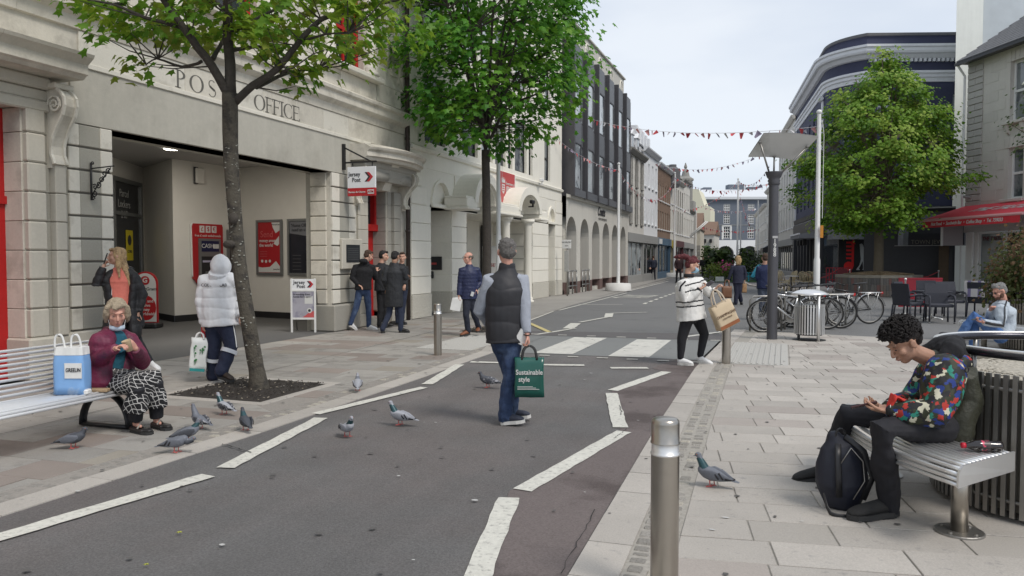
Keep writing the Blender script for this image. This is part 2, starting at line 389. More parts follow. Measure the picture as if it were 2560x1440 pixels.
def blister(poly_x0,x1,y0,y1,z,parent,name='tactile_paving',bars=False):
 b=MB();b.box(poly_x0,y0,z-.05,x1,y1,z)
 if bars:
  x=poly_x0+.05
  while x<x1-.03:b.box(x,y0+.05,z,x+.03,y1-.05,z+.012);x+=.085
 else:
  y=y0+.05
  while y<y1-.02:
   x=poly_x0+.05
   while x<x1-.02:b.lathe([(.018,0),(.014,.007)],(x,y,z),6);x+=.0667
   y+=.0667
 b.build(name,M_tact,parent,kind=None if parent else'structure')
blister(-6.0,-4.98,11.95,14.35,.003,lp)
blister(-.84,.08,11.75,14.75,.003,rp_,bars=True)
def pit(x0,y0,x1,y1,lab):
 b=MB();k=14
 g=[[(x0+(x1-x0)*i/k,y0+(y1-y0)*j/k,.004+.018*noise.noise(Vector((i*.7,j*.7,1))))for i in range(k+1)]for j in range(k+1)]
 b.add([p for r in g for p in r],[(j*(k+1)+i,j*(k+1)+i+1,(j+1)*(k+1)+i+1,(j+1)*(k+1)+i)for j in range(k)for i in range(k)])
 for _ in range(500):
  x=random.uniform(x0+.02,x1-.02);y=random.uniform(y0+.02,y1-.02);a=random.uniform(0,6);l=random.uniform(.01,.03)
  b.cur=1 if random.random()<.12 else 0
  b.bar((x,y,.02),(x+l*math.cos(a),y+l*math.sin(a),.026),.010,.006)
 b.build('tree_pit',[M_soil,mat('pale_chip',(.3,.26,.2),.9)],lp,kind='stuff')
pit(-6.60,6.87,-5.32,8.18,'');pit(-6.48,14.92,-5.92,16.08,'')
e=MB()
for(a,b,c,d)in[(-6.72,6.75,-5.2,6.87),(-5.32,6.87,-5.2,8.18),(-6.72,8.18,-5.2,8.3),(-6.72,6.87,-6.6,8.18)]:e.cbox(a,b,-.05,c,d,.003,.004)
e.build('pit_edging',M_slab,lp)
gm=MB()
for _ in range(520):
 x=random.uniform(-8.5,6);y=random.uniform(1.8,15);r=random.uniform(.008,.022);a=random.uniform(.6,1.4);t=random.uniform(0,3)
 gm.add([(x+r*a*math.cos(k*PI/4)*random.uniform(.8,1.2),y+r*math.sin(k*PI/4)*random.uniform(.8,1.2),.0085)for k in range(8)],[tuple(range(8))])
gm.build('gum_spots',M_gum,kind='stuff')
gm=MB()
for _ in range(70):
 x=random.uniform(-6.5,3.5);y=random.uniform(2.2,13);r=random.uniform(.004,.016);t=random.uniform(0,3)
 gm.add([(x+r*1.6*math.cos(k*PI/3)*random.uniform(.6,1.2),y+r*math.sin(k*PI/3)*random.uniform(.6,1.2),.009)for k in range(6)],[tuple(range(6))])
gm.build('litter_specks',M_gumw,kind='stuff')
ck=MB()
def crack(p,q,w=.006,amp=.03,z=.0065):
 p=Vector(p);q=Vector(q);k=14;d=q-p;n=Vector((-d.y,d.x)).normalized();A=[];B=[]
 for i in range(k+1):
  c=p+d*i/k+n*random.uniform(-amp,amp);ww=w*random.uniform(.3,1.2);A.append((*(c+n*ww),z));B.append((*(c-n*ww),z))
 ck.add(A+B,[(i,i+1,k+2+i,k+1+i)for i in range(k)])
crack((-4.42,5.2),(-4.0,5.05),.006,.008);crack((-1.02,3.6),(-1.08,4.6),.0025,.008);crack((-1.36,6.5),(-1.33,6.9),.003,.008);crack((-1.62,8.0),(-1.5,7.5),.005,.012);pass
crack((-6.34,1.5),(-6.9,13.5),.007,.012,.009);crack((-6.9,13.5),(-7.2,17.5),.007,.012,.009)
ck.build('cracks',mat('crack',(.02,.02,.02),1),kind='stuff')
for(x,y,a,sc,lab)in[(-3.20,3.41,.3,.02,'small fallen yellow-green leaf on the road, left of the white zigzag line'),(-3.02,2.99,1.2,.017,'tiny curled fallen leaf at the very bottom of the road, nearest the viewer')]:
 b=MB();P=[(math.cos(t*PI/5)*(1 if t%2==0 else.45),math.sin(t*PI/5)*(1 if t%2==0 else.45))for t in range(10)]
 b.add([(x+p*sc,y+q*sc,.012+.004*(k%2))for k,(p,q)in enumerate(P)]+[(x,y,.010)],[(k,(k+1)%10,10)for k in range(10)])
 tag(b.build('fallen_leaf',mat('fallen_leaf',(.35,.36,.06),.7)),lab,'leaf')
def arch_pts(xa,xb,zs,zt,n=12):
 c=(xa+xb)/2;r=(xb-xa)/2;return[(c-r*math.cos(PI*k/n),zs+(zt-zs)*math.sin(PI*k/n))for k in range(n+1)]
def wall_mb(b,x0,x1,z0,z1,holes,y=0.,d=.25):
 """wall face at y with holes (xa,xb,za,zb[,spring]) and their reveals of depth d"""
 xs=sorted({x0,x1}|{h[0]for h in holes}|{h[1]for h in holes});zs=sorted({z0,z1}|{h[2]for h in holes}|{h[3]for h in holes})
 xs=[x for x in xs if x0<=x<=x1];zs=[z for z in zs if z0<=z<=z1]
 for i in range(len(xs)-1):
  j=0
  while j<len(zs)-1:
   cx=(xs[i]+xs[i+1])/2
   def hit(k):cz=(zs[k]+zs[k+1])/2;return any(h[0]<cx<h[1]and h[2]<cz<h[3]for h in holes)
   if hit(j):j+=1;continue
   k=j
   while k<len(zs)-1 and not hit(k):k+=1
   b.quad((xs[i],y,zs[j]),(xs[i+1],y,zs[j]),(xs[i+1],y,zs[k]),(xs[i],y,zs[k]));j=k
 for h in holes:
  xa,xb,za,zb=h[:4];dd=h[5]if len(h)>5 else d
  if len(h)>4 and h[4]:
   sp=h[4];A=arch_pts(xa,xb,sp,zb)
   for(p,q)in zip(A,A[1:]):
    b.quad((p[0],y,p[1]),(q[0],y,q[1]),(q[0],y,zb),(p[0],y,zb));b.quad((p[0],y,p[1]),(p[0],y+dd,p[1]),(q[0],y+dd,q[1]),(q[0],y,q[1]))
   zt=sp
  else:
   zt=zb;b.quad((xa,y,zb),(xa,y+dd,zb),(xb,y+dd,zb),(xb,y,zb))
  b.quad((xa,y,za),(xa,y+dd,za),(xa,y+dd,zt),(xa,y,zt));b.quad((xb,y,zt),(xb,y+dd,zt),(xb,y+dd,za),(xb,y,za))
  if za>z0+.01:b.quad((xa,y+dd,za),(xa,y,za),(xb,y,za),(xb,y+dd,za))
M_glass=mat('window_glass',(.19,.205,.21),.06,var=.25,sc=1.1,spec=.9,tint=(.07,.08,.09),tint_sc=.9,tint_lo=.5,tint_hi=.56)
M_glassd=mat('dark_glass',(.025,.028,.033),.07,var=.2,sc=1.5,spec=.8)
M_glassl=mat('curtain_reflection_glass',(.42,.46,.48),.08,var=.2,sc=1.6,spec=.8,tint=(.13,.15,.17),tint_sc=.9,tint_lo=.52,tint_hi=.58)  # pale curtains plus patchy reflections, both put into the pane colour
M_white=mat('white_paint',(.74,.74,.72),.5,var=.04,sc=8)
M_blk=mat('black_paint',(.018,.018,.020),.45,var=.1)
M_iron=mat('black_iron',(.015,.015,.016),.5,var=.1)
def window(root,xa,xb,za,zb,y,fm,gm,cols=1,rows=2,fw=.05,sill=None,sd=.09,head=None,bar=.03,name='window',mid=None):
 "frame (with its glazing bars) as a part, pane as its child"
 b=MB();b.box(xa,y-.03,za,xa+fw,y+.04,zb);b.box(xb-fw,y-.03,za,xb,y+.04,zb)
 b.box(xa+fw,y-.028,zb-fw,xb-fw,y+.04,zb);b.box(xa+fw,y-.028,za,xb-fw,y+.04,za+fw)
 for i in range(1,cols):x=xa+(xb-xa)*i/cols;b.box(x-bar/2,y-.02,za+fw,x+bar/2,y+.03,zb-fw)
 for j in range(1,rows):
  z=za+(zb-za)*j/rows;hw=bar*(1.6 if(rows==2 or j*2==rows)else 1);b.box(xa+fw,y-.024,z-hw/2,xb-fw,y+.03,z+hw/2)
 w=b.build(name,fm,root)
 MB().quad((xa+fw*.5,y+.012,za+fw*.5),(xb-fw*.5,y+.012,za+fw*.5),(xb-fw*.5,y+.012,zb-fw*.5),(xa+fw*.5,y+.012,zb-fw*.5)).build('pane',gm,w)
 if sill:MB().cbox(xa-.06,y-sd-.12,za-.09,xb+.06,y,za-.004,.012).build('sill',sill,w)
 return w
def shell(b,x0,x1,d,h,y=.3,z0=0):
 "closed dark inner body behind a facade"
 b.box(x0,y,z0,x1,d,h)
def blocks(parent,x0,x1,z0,z1,course,m,y=-.02,d=.06,name='stone_block',splits=None,g=.012,c=.008):
 n=max(1,round((z1-z0)/course));h=(z1-z0)/n
 for j in range(n):
  xs=splits or[x0,x1]
  if callable(xs):xs=xs(j)
  for a,q in zip(xs,xs[1:]):
   mm=m if not isinstance(m,list)else m[(xs.index(a))%len(m)]
   MB().cbox(a+.002,y,z0+j*h+g/2,q-.002,y+d,z0+(j+1)*h-g/2,c).build(name,mm,parent)
def wrap_corner():pass
M_st=mat('portland_stone',(.60,.565,.485),.85,var=.06,sc=30,big=.08,bigs=.8,streak=.08,rnd=.07,bump=.2,bs=60,tint=(.36,.335,.28),tint_sc=2.2,tint_lo=.50,tint_hi=.74)
M_stw=mat('clean_stone',(.66,.63,.55),.85,var=.05,sc=30,big=.06,bigs=.9,rnd=.05,bump=.12,bs=60,tint=(.44,.41,.345),tint_sc=3,tint_lo=.55,tint_hi=.75)
M_stg=mat('grey_granite_panel',(.36,.345,.295),.85,var=.10,sc=70,big=.06,bigs=1.2,rnd=.06,bump=.2,bs=120)
M_rend=mat('cement_render',(.455,.435,.375),.9,var=.05,sc=14,big=.07,bigs=.7,streak=.06,bump=.2,bs=90,tint=(.36,.34,.29),tint_sc=1.1,tint_lo=.5,tint_hi=.75)
M_groove=mat('shadow_joint',(.16,.15,.13),.9)
M_pil=mat('pale_jamb',(.50,.47,.40),.85,var=.05,sc=30,streak=.07,rnd=.05,bump=.12,bs=60)
M_redp=mat('red_gloss_paint',(.42,.012,.012),.35,var=.06,sc=6)
M_wallin=mat('lobby_wall',(.68,.66,.61),.8,var=.03,sc=3)
M_ceil=mat('lobby_ceiling',(.45,.44,.42),.85,var=.03)
M_plinth=mat('plinth_stone',(.33,.315,.275),.85,var=.08,sc=40,big=.10,bigs=1.2,rnd=.05,bump=.2,bs=90)
PX=-9.0
po=thing('post_office','pale stone post office building with deep open lobby, carved lettering and a red door','building',(PX,0,0),PI/2)
b=MB()
UW=[7.3,11.05,14.78]
holes=[(4.9,7.08,0,3.45),(8.39,14.0,0,3.37),(15.52,16.42,0,3.15)]+[(c-.62,c+.62,5.7,8.3)for c in UW]
wall_mb(b,-7,17.45,0,12.5,holes,y=0,d=.45)
b.box(-7,.9,3.37,17.45,8,4.2)if False else None
b.build('wall',M_st,po)
b=MB();b.box(-7,.5,4.25,17.45,13,12.5);b.box(-7,.5,0,4.5,13,4.25)
b.build('inner_body',M_rend,po)
MB().box(8.2,.02,3.37,14.2,.65,4.2).build('lobby_beam',M_rend,po)
MB().box(8.15,.02,0,8.385,.55,3.37).build('jamb',M_st,po)
MB().cbox(7.75,-.035,3.372,15.15,-.001,4.13,.004).build('render_band',M_rend,po)
MB().cbox(7.90,-.06,4.13,15.6,.0,4.20,.006).build('string_course',M_stw,po)
for i in range(10):x=7.9+i*.97;MB().cbox(x+.003,-.03,4.195,x+.967,.0,4.62,.004).build('frieze_block',random.choice([M_stw,M_st,M_st]),po)
pr=[(.0,4.62),(-.05,4.63),(-.07,4.78),(-.16,4.84),(-.18,4.86),(-.18,5.0),(-.24,5.04),(-.25,5.10),(-.06,5.20),(0,5.2)]
for i in range(20):x=-2+i*1.0;xe=min(x+.996,17.3);MB().prism(pr,lambda a,z,d:(d,a,z),x,xe).build('cornice_block',M_st,po)
def up_splits(j):
 off=.45 if j%2 else 0
 return[x for x in[4+off+i*.92 for i in range(16)]]
row=0
z=5.22
while z<8.6:
 xs=[2.6+(.45 if row%2 else 0)+i*.95 for i in range(16)]+[17.1]
 for a,q in zip(xs,xs[1:]):
  segs=[(a,q)]
  for c in UW:
   if 5.2<z+.2<8.4:
    ns=[]
    for(s,e)in segs:
     if e<=c-1.15 or s>=c+1.15:ns.append((s,e))
     else:
      if s<c-1.15:ns.append((s,c-1.15))
      if e>c+1.15:ns.append((c+1.15,e))
    segs=ns
  for(s,e)in segs:
   if e-s>.12:MB().cbox(s+.002,-.03,z+.002,e-.002,.0,z+.425,.003).build('ashlar_block',random.choice([M_st,M_stw]),po)
 z+=.43;row+=1
for c in UW:
 MB().cbox(c-1.2,-.22,5.58,c+1.2,.0,5.70,.02).build('sill',M_stw,po)
 for k in range(3):MB().cbox(c-1.13+k*.755,-.025,5.215,c-1.13+(k+1)*.755-.004,0,5.57,.003).build('ashlar_block',M_st,po)
 for s in(-1,1):
  MB().lathe([(.20,0),(.20,.08),(.16,.10),(.185,.15),(.15,.2),(.14,.26),(.13,2.5)],(c+s*.84,-.04,5.70),14).build('column',M_stw,po,smooth=True)
 window(po,c-.6,c+.6,5.72,8.28,.16,M_redp,M_glassd,2,3,.10,bar=.07)
MB().prism([(16.45,9.5),(16.45,6.2),(16.58,6.2),(16.58,5.95),(16.95,5.95),(16.95,5.82),(17.05,5.82),(17.05,9.5),(17.0,9.5),(17.0,5.86),(16.98,5.98),(16.62,5.98),(16.62,6.24),(16.5,6.24),(16.5,9.5)],lambda a,z,d:(a,d,z),-.055,-.02).build('panel_moulding',M_stw,po)
M_carve=mat('carved_letters',(.12,.115,.10),.9)
def roman(ch,x,z,h,root,y=-.034):
 b=MB();P=lambda a,c:(x+a*h*1.32,z+c*h)
 def st(a0,c0,a1,c1,w):
  p=Vector(P(a0,c0));q=Vector(P(a1,c1));d=(q-p).normalized();n=Vector((-d.y,d.x))*w*h/2
  b.prism([(p+n)[:],(q+n)[:],(q-n)[:],(p-n)[:]],lambda A,C,D:(A,D,C),y,y+.004)
 def arc(cx,cz,rx,rz,a0,a1,n=16,thick=.13,thin=.05):
  for i in range(n):
   t0=math.radians(a0+(a1-a0)*i/n);t1=math.radians(a0+(a1-a0)*(i+1)/n);w0=(thin+(thick-thin)*abs(math.cos(t0)))/2;w1=(thin+(thick-thin)*abs(math.cos(t1)))/2
   q=[P(cx+(rx+w0)*math.cos(t0),cz+(rz+w0*.5)*math.sin(t0)),P(cx+(rx+w1)*math.cos(t1),cz+(rz+w1*.5)*math.sin(t1)),P(cx+(rx-w1)*math.cos(t1),cz+(rz-w1*.5)*math.sin(t1)),P(cx+(rx-w0)*math.cos(t0),cz+(rz-w0*.5)*math.sin(t0))]
   b.prism(q,lambda A,C,D:(A,D,C),y,y+.004)
 stem=lambda a:(st(a,0,a,1,.13),st(a-.16,.02,a+.16,.02,.045),st(a-.16,.98,a+.16,.98,.045))
 w=.7
 if ch=='P':stem(.15);arc(.18,.74,.34,.24,-90,90);w=.66
 if ch=='O':arc(.42,.5,.37,.48,0,360,28);w=.90
 if ch=='S':arc(.3,.74,.19,.23,40,270,14,.05,.07);arc(.3,.27,.22,.25,90,-150,14,.05,.07);st(.16,.60,.46,.40,.12);w=.6
 if ch=='T':stem(.38);st(.02,.97,.74,.97,.05);st(.03,.97,.03,.82,.04);st(.73,.97,.73,.82,.04);w=.80
 if ch=='F':stem(.15);st(.15,.97,.58,.97,.05);st(.58,.99,.58,.82,.04);st(.15,.52,.48,.52,.05);st(.47,.60,.47,.44,.04);w=.64
 if ch=='I':stem(.18);w=.38
 if ch=='C':arc(.44,.5,.37,.48,50,310,22);st(.70,.92,.70,.74,.04);st(.70,.08,.70,.24,.04);w=.80
 if ch=='E':stem(.15);st(.15,.97,.60,.97,.05);st(.60,.99,.60,.82,.04);st(.15,.52,.50,.52,.05);st(.15,.03,.63,.03,.05);st(.63,.01,.63,.18,.04);w=.68
 b.build('carved_letter',M_carve,root);return w
for word,x0,x1 in(('POST',9.63,10.92),('OFFICE',11.52,12.90)):
 tot=sum({'P':.66,'O':.9,'S':.6,'T':.8,'F':.64,'I':.38,'C':.8,'E':.68}[c]for c in word);h=.28;gap=(x1-x0-tot*h*1.32)/(len(word)-1);x=x0
 for c in word:x+=roman(c,x,4.225,h,po)*h*1.32+gap
def pier(x0,x1,x2,x3,zb,zt,dark):
 n=9;h=(zt-zb)/n
 for j in range(n):
  z0=zb+j*h+.014;z1=zb+(j+1)*h-.014
  for a,q,m,y in((x0,x1,M_stw,-.05),(x1,x2,M_stg,-.042),(x2,x3,M_stw,-.05)):
   MB().cbox(a+.001,y,z0,q-.001,.1,z1,.010).build('stone_block',m,po)
  xr=x3 if dark=='L'else x0
  MB().cbox(xr-.02,.1,z0,xr+.035,.48,z1,.008).build('stone_block',M_st,po)if dark=='L'else MB().cbox(xr-.035,.1,z0,xr+.02,.48,z1,.008).build('stone_block',M_st,po)
 MB().box(x0+.01,-.015,zb,x3-.01,-.001,zt).build('joint_backing',M_groove,po)
pier(7.69,7.86,8.20,8.40,.58,3.37,'L');pier(14.00,14.28,14.66,14.95,.58,3.37,'R')
MB().cbox(7.64,-.07,0,8.42,.5,.57,.02).build('plinth',M_pil,po);MB().cbox(13.95,-.12,0,14.98,.5,.57,.03).build('plinth',M_plinth,po)
for j in range(8):
 z0=.55+j*.37;z1=z0+.362;z1=min(z1,3.44)
 MB().cbox(7.07,-.09,z0,7.33,.02,z1,.02).build('jamb_block',M_pil,po)
 MB().cbox(7.05,.0,z0,7.09,.5,z1,.006).build('jamb_block',M_st,po)
 MB().cbox(7.33,-.03,z0,7.42,.0,z1,.012).build('jamb_block',M_stg,po)
 MB().cbox(7.42,-.13,z0,7.58,.0,min(z1,2.80)if z0<2.8 else z1,.012).build('pilaster_block',M_pil,po)if z0<2.7 else None
 MB().cbox(7.58,-.02,z0,7.69,.0,z1,.006).build('jamb_block',M_stg,po)
MB().cbox(7.03,-.11,0,7.66,.5,.55,.03).build('plinth',M_pil,po)
for z0,z1,y in((3.42,3.56,-.09),(3.565,3.70,-.05),(3.705,3.86,-.13)):MB().cbox(4.6,y,z0,7.40,.0,z1,.03).build('lintel_moulding',M_pil,po)
def scroll_console(x0,x1,z0,z1,out,root):
 "S shaped bracket: side outline extruded along x with raised rims and volutes"
 P=[];H=z1-z0
 front=[(-.10,0),(-.10,.04),(-.17,.05),(-.155,.10),(-.12,.17),(-.12,.28),(-.16,.40),(-.24,.54),(-.33,.66),(-.37,.78),(-.36,.88),(-.31,.95),(-.24,1.0)]
 poly=[(y*out/.37,z0+H*t)for y,t in front]+[(0,z1),(0,z0)]
 MB().prism(poly,lambda y,z,d:(d,y,z),x0+.03,x1-.03).build('console',M_st,root)
 for xa,xb in((x0,x0+.035),(x1-.035,x1)):
  r=MB();pts=[(y*out/.37*1.06,z0+H*t)for y,t in front[2:]]
  for(y,z),(y2,z2)in zip(pts,pts[1:]):r.bar(((xa+xb)/2,y,z),((xa+xb)/2,y2,z2),xb-xa,.03)
  r.build('console_rim',M_stw,root)
 r=MB()
 for t in range(18):
  a=t*.7;rr=.12*(1-t/20)*H;a2=(t+1)*.7;r2=.12*(1-(t+1)/20)*H
  r.bar((x0+.012,-out*.58+rr*math.cos(a),z0+H*.80+rr*math.sin(a)),(x0+.012,-out*.58+r2*math.cos(a2),z0+H*.80+r2*math.sin(a2)),.03,.022)
 r.build('volute',M_stw,root)
 MB().cbox(x0-.03,-out*.78,z1,x1+.03,0,z1+.07,.01).build('console_cap',M_st,root)
scroll_console(7.36,7.58,2.72,3.72,.34,po)
hp=[(0,3.86),(-.42,3.86),(-.46,3.90),(-.50,3.92),(-.50,4.04),(-.56,4.09),(-.60,4.12),(-.62,4.16),(-.06,4.24),(0,4.24)]
for xa,xb in((4.0,5.2),(5.204,6.4),(6.404,7.62)):MB().prism(hp,lambda y,z,d:(d,y,z),xa,xb).build('hood',M_st,po)
b=MB();b.box(4.9,.44,0,7.06,.5,3.44);b.build('door_back',M_glassd,po)
dr=MB();dr.box(6.80,.30,.0,7.05,.44,3.44);dr.box(4.9,.30,2.28,6.80,.44,2.46);dr.box(4.9,.26,2.24,7.05,.30,2.34);dr.box(4.9,.34,.05,6.80,.42,2.24)
d_=dr.build('door',M_redp,po);MB().ell((6.93,.28,1.62),.02,n=8,m=6).build('lock',mat('brass',(.35,.25,.1),.35,1),d_)
for j in range(9):
 z0=.30+j*.317;z1=z0+.31
 for a,q,y,m in((15.02,15.12,-.06,M_pil),(15.12,15.50,-.03,M_pil),(16.44,16.62,-.02,M_plinth),(16.62,16.98,-.10,M_plinth)):
  if z0<2.75 or a>15.1:MB().cbox(a,y,z0,q-.003,.05,z1,.008).build('jamb_block',m,po)
 MB().cbox(16.385,.01,z0,16.46,.46,z1,.006).build('jamb_block',M_plinth,po)
MB().cbox(15.0,-.10,0,15.52,.4,.30,.03).build('plinth',M_plinth,po);MB().cbox(16.42,-.16,0,17.1,.4,.30,.03).build('plinth',M_plinth,po)
MB().box(15.5,-.05,.0,16.45,.45,.16).build('step',M_plinth,po)
def bow(x0,x1,prof,n=14,depth=.42):
 b=MB();rings=[]
 for i in range(n+1):
  t=i/n;x=x0+(x1-x0)*t;k=1+depth/.42*.75*math.sin(PI*t)**.8
  rings.append([(x,0,prof[0][1])]+[(x,y*k,z)for y,z in prof]+[(x,0,prof[-1][1])])
 return b.loft(rings)
bow(14.72,17.44,[(-.40,3.70),(-.42,3.76),(-.47,3.78),(-.47,3.88),(-.52,3.92),(-.54,3.97),(-.40,4.05)]).build('curved_hood',M_st,po)
bow(14.80,17.30,[(-.30,3.30),(-.33,3.40),(-.33,3.56),(-.36,3.60),(-.36,3.70)],depth=.20).build('hood_frieze',M_plinth,po)
MB().prism([(-.16,3.12),(-.34,3.70),(0,3.70),(0,3.12)],lambda y,z,d:(d,y*1.5,z),15.78,16.12).build('keystone',M_st,po)
for x in(15.45,16.50):MB().tube([(x-.28,-.32,3.42),(x+.28,-.36,3.42)],.12,12).build('swag',M_plinth,po,smooth=True)
scroll_console(16.98,17.2,2.72,3.66,.45,po);scroll_console(14.84,15.04,2.72,3.66,.35,po)
b=MB();b.box(15.52,.36,.0,16.44,.42,2.28);b.box(15.52,.22,2.20,16.44,.40,2.36);b.box(16.30,.26,2.36,16.44,.40,3.15)
for z0,z1 in((.2,1.0),(1.1,2.05)):b.cbox(15.66,.345,z0,16.3,.36,z1,.01)
d2=b.build('door',M_redp,po)
MB().quad((15.52,.38,2.36),(16.3,.38,2.36),(16.3,.38,3.15),(15.52,.38,3.15)).build('pane',M_glassd,d2)
b=MB();b.tube([(17.28,-.12,0),(17.28,-.12,8)],.05,10);[b.tube([(17.28,-.12,z),(17.28,-.12,z+.06)],.065,10)for z in(1.0,2.2,3.0,4.5,6)]
b.build('drainpipe',mat('rusty_pipe',(.05,.035,.03),.7,var=.3,sc=9),po,smooth=True)
def lw(x,y):return(y-0,-(x-PX))
lob=[(-12.2,8.2),(-13.0,10.2),(-16.05,16.04),(-13.94,14.82),(-13.66,16.95),(-10.3,16.35),(-9.75,14.75),(-9.5,14.6)]
names=['side_wall','window_wall','side_wall','cash_wall','poster_wall','end_wall','end_wall']
for(p,q,nme)in zip(lob,lob[1:],names):
 (a,c)=lw(*p);(d,e)=lw(*q);bb=MB();bb.quad((a,c,.16),(d,e,.16),(d,e,3.96),(a,c,3.96));bb.build(nme,M_wallin,po)
 dx,dy=d-a,e-c;l=math.hypot(dx,dy);nx,ny=dy/l*.012,-dx/l*.012
 if(nx*(11-a)+ny*(3-c))<0:nx,ny=-nx,-ny
 MB().add([(a+nx,c+ny,0),(d+nx,e+ny,0),(d+nx,e+ny,.16),(a+nx,c+ny,.16)],[(0,1,2,3)]).build('skirting',M_blk,po)
a,c=lw(-9.4,8.0);MB().quad((8.2,.45,0),(8.2,4.8,0),(8.2,4.8,3.95),(8.2,.45,3.95)).build('side_wall',M_wallin,po)
MB().add([(8.2,.3,3.95),(17.4,.3,3.95),(17.4,9,3.95),(8.2,9,3.95)],[(0,1,2,3)]).build('ceiling',M_ceil,po)
sheet('lobby_floor',[(-8.93,8.1),(-8.93,14.2),(-9.3,17),(-12,17.4),(-18,17.4),(-18,8.1)],.0,M_dark)
MB().box(14.02,.46,0,14.3,.62,4.2).build('inner_pier',M_plinth,po)
dl=MB().lathe([(.16,.0),(.17,.02),(.0,.02)],(0,0,0),20,caps=False).build('ceiling_light',mat('lit_lamp',(1,.95,.85),.5,var=0,emit=3.5),loc=(-12.3,10.9,3.92))
for k,(lx,ly)in enumerate([(-12.3,10.9),(-12.6,13.4),(-10.8,11.5),(-11.2,14.2)]):  # lamps after the first are unseen, added to brighten the lobby
 ll=bpy.data.lights.new('downlight','AREA');ll.shape='DISK';ll.size=.3;ll.energy=18;ll.color=(1,.93,.82)
 lo=bpy.data.objects.new('downlight',ll);S.collection.objects.link(lo);lo.location=(lx,ly,3.90)
 if k:lq=dl.copy();S.collection.objects.link(lq);lq.location=(lx,ly,3.92);tag(lq,['','added unseen ceiling downlight over the farther part of the lobby','added unseen ceiling downlight behind the beam near the pavement','added unseen ceiling downlight above the posters'][k],'ceiling light','added lobby downlights')
tag(dl,'small round lit downlight in the ceiling of the open lobby','ceiling light')
p,q=Vector((*lw(-12.98,10.2),0)),Vector((*lw(-16.03,16.04),0));dirv=(q-p).normalized();ang=math.atan2(dirv.y,dirv.x)
pw=link('entrance_window',None,po,p,(0,0,ang));window_l=(q-p).length
fm_=mat('aluminium_frame',(.24,.25,.25),.4,.6,var=.05)
b=MB();gl=MB()
for x0,x1 in((.0,2.4),(2.4,4.2),(4.2,6.2)):
 b.box(x0,-.08,0,x0+.10,-.02,3.5);b.box(x0+.10,-.078,3.4,x1,-.02,3.5);b.box(x0+.10,-.078,2.60,x1,-.02,2.68);b.box(x0+.1,-.078,.0,x1,-.02,.10)
b.box(6.1,-.0805,0,6.2,-.02,3.5)
b.build('frame',fm_,pw);MB().quad((0,-.04,0),(6.15,-.04,0),(6.15,-.04,3.5),(0,-.04,3.5)).build('pane',M_glassd,pw)
M_whtxt=mat('white_print',(.62,.62,.60),.6,var=.03);M_dktxt=mat('dark_print',(.03,.03,.035),.6)
for i,s in enumerate(('Parcel','Lockers','24/7')):text(s,.26,mat('grey_print_%d'%i,(.30,.30,.29),.6),pw,(4.95,-.046,3.13-i*.26),(PI/2,0,0))
n_=MB().quad((5.0,-.05,1.5),(5.5,-.05,1.5),(5.5,-.05,2.25),(5.0,-.05,2.25)).build('yellow_notice',mat('yellow_notice',(.55,.45,.02),.6),pw)
text('COVID',.1,M_dktxt,pw,(5.25,-.054,1.72),(PI/2,0,0));MB().lathe([(.13,0),(.13,.004)],n=16).build('notice_symbol',M_dktxt,pw,(5.25,-.052,2.0),(PI/2,0,0))
def wallframe(name,label,cat,p,q,t0,z=0,off=.02,kind=None):
 p=Vector(p);q=Vector(q);d=(q-p);a=math.atan2(d.y,d.x);pt=p+d.normalized()*t0
 n=Vector((math.sin(a),-math.cos(a)))
 return thing(name,label,cat,(pt.x+n.x*off,pt.y+n.y*off,z),a)
P1=(-13.94,14.82);P2=(-13.66,16.95);P3=(-10.3,16.35)
am=wallframe('cash_machine','red cash machine surround on the lobby wall with CASH sign and grey keypad panel','cash machine',P1,P2,.50)
ra=mat('red_panel',(.40,.015,.02),.4,var=.04)
poly=[(.10,.98),(.02,1.05),(0,2.35),(.03,2.42),(.93,2.42),(.96,2.35),(.96,.25),(.90,.2),(.70,.2)]
MB().prism([(x,z)for x,z in poly],lambda x,z,d:(x,d,z),-.05,0).build('panel',ra,am)
MB().prism([(x*1.05-.025,.1+z*.965)for x,z in poly],lambda x,z,d:(x,d,z),-.035,0).build('panel_edge',M_white,am)
b=MB();b.box(.17,-.09,.72,.85,-.05,2.05);b.build('surround',fm_,am)
MB().box(.24,-.10,.82,.78,-.091,1.60).build('screen_recess',M_blk,am);MB().box(.24,-.10,1.72,.78,-.091,1.99).build('cash_sign',mat('navy',(.01,.015,.06),.4),am)
MB().box(.26,-.105,1.45,.66,-.10,1.50).build('lamp_strip',mat('pale_strip',(.4,.38,.5),.4),am)
kp=MB();[kp.box(.34+.07*i,-.125,1.0+.06*j,.39+.07*i,-.10,1.04+.06*j)for i in range(4)for j in range(4)];kp.build('keypad',fm_,am)
text('CASH',.15,M_whtxt,am,(.42,-.103,1.86),(PI/2,0,0));
for i in range(3):MB().box(.6+i*.06,-.104,1.80,.65+i*.06,-.101,1.91).build('card_logo',M_whtxt,am)
for i,s in enumerate('£$€'):MB().box(.22+i*.19,-.053,2.2,.37+i*.19,-.0505,2.37).build('currency_tile',M_whtxt,am);text(s,.15,ra,am,(.295+i*.19,-.056,2.285),(PI/2,0,0))
text('free £ cash withdrawals',.085,M_whtxt,am,(.48,-.054,2.12),(PI/2,0,0))
vb=wallframe('wall_vent','pale rounded box with dark left edge high on the lobby wall above the cash machine','vent',P1,P2,.62)
MB().cbox(0,-.09,3.42,.26,0,3.80,.05).build('case',M_wallin,vb);MB().cbox(-.02,-.05,3.40,.10,-.0,3.82,.04).build('shadow_slot',M_blk,vb)
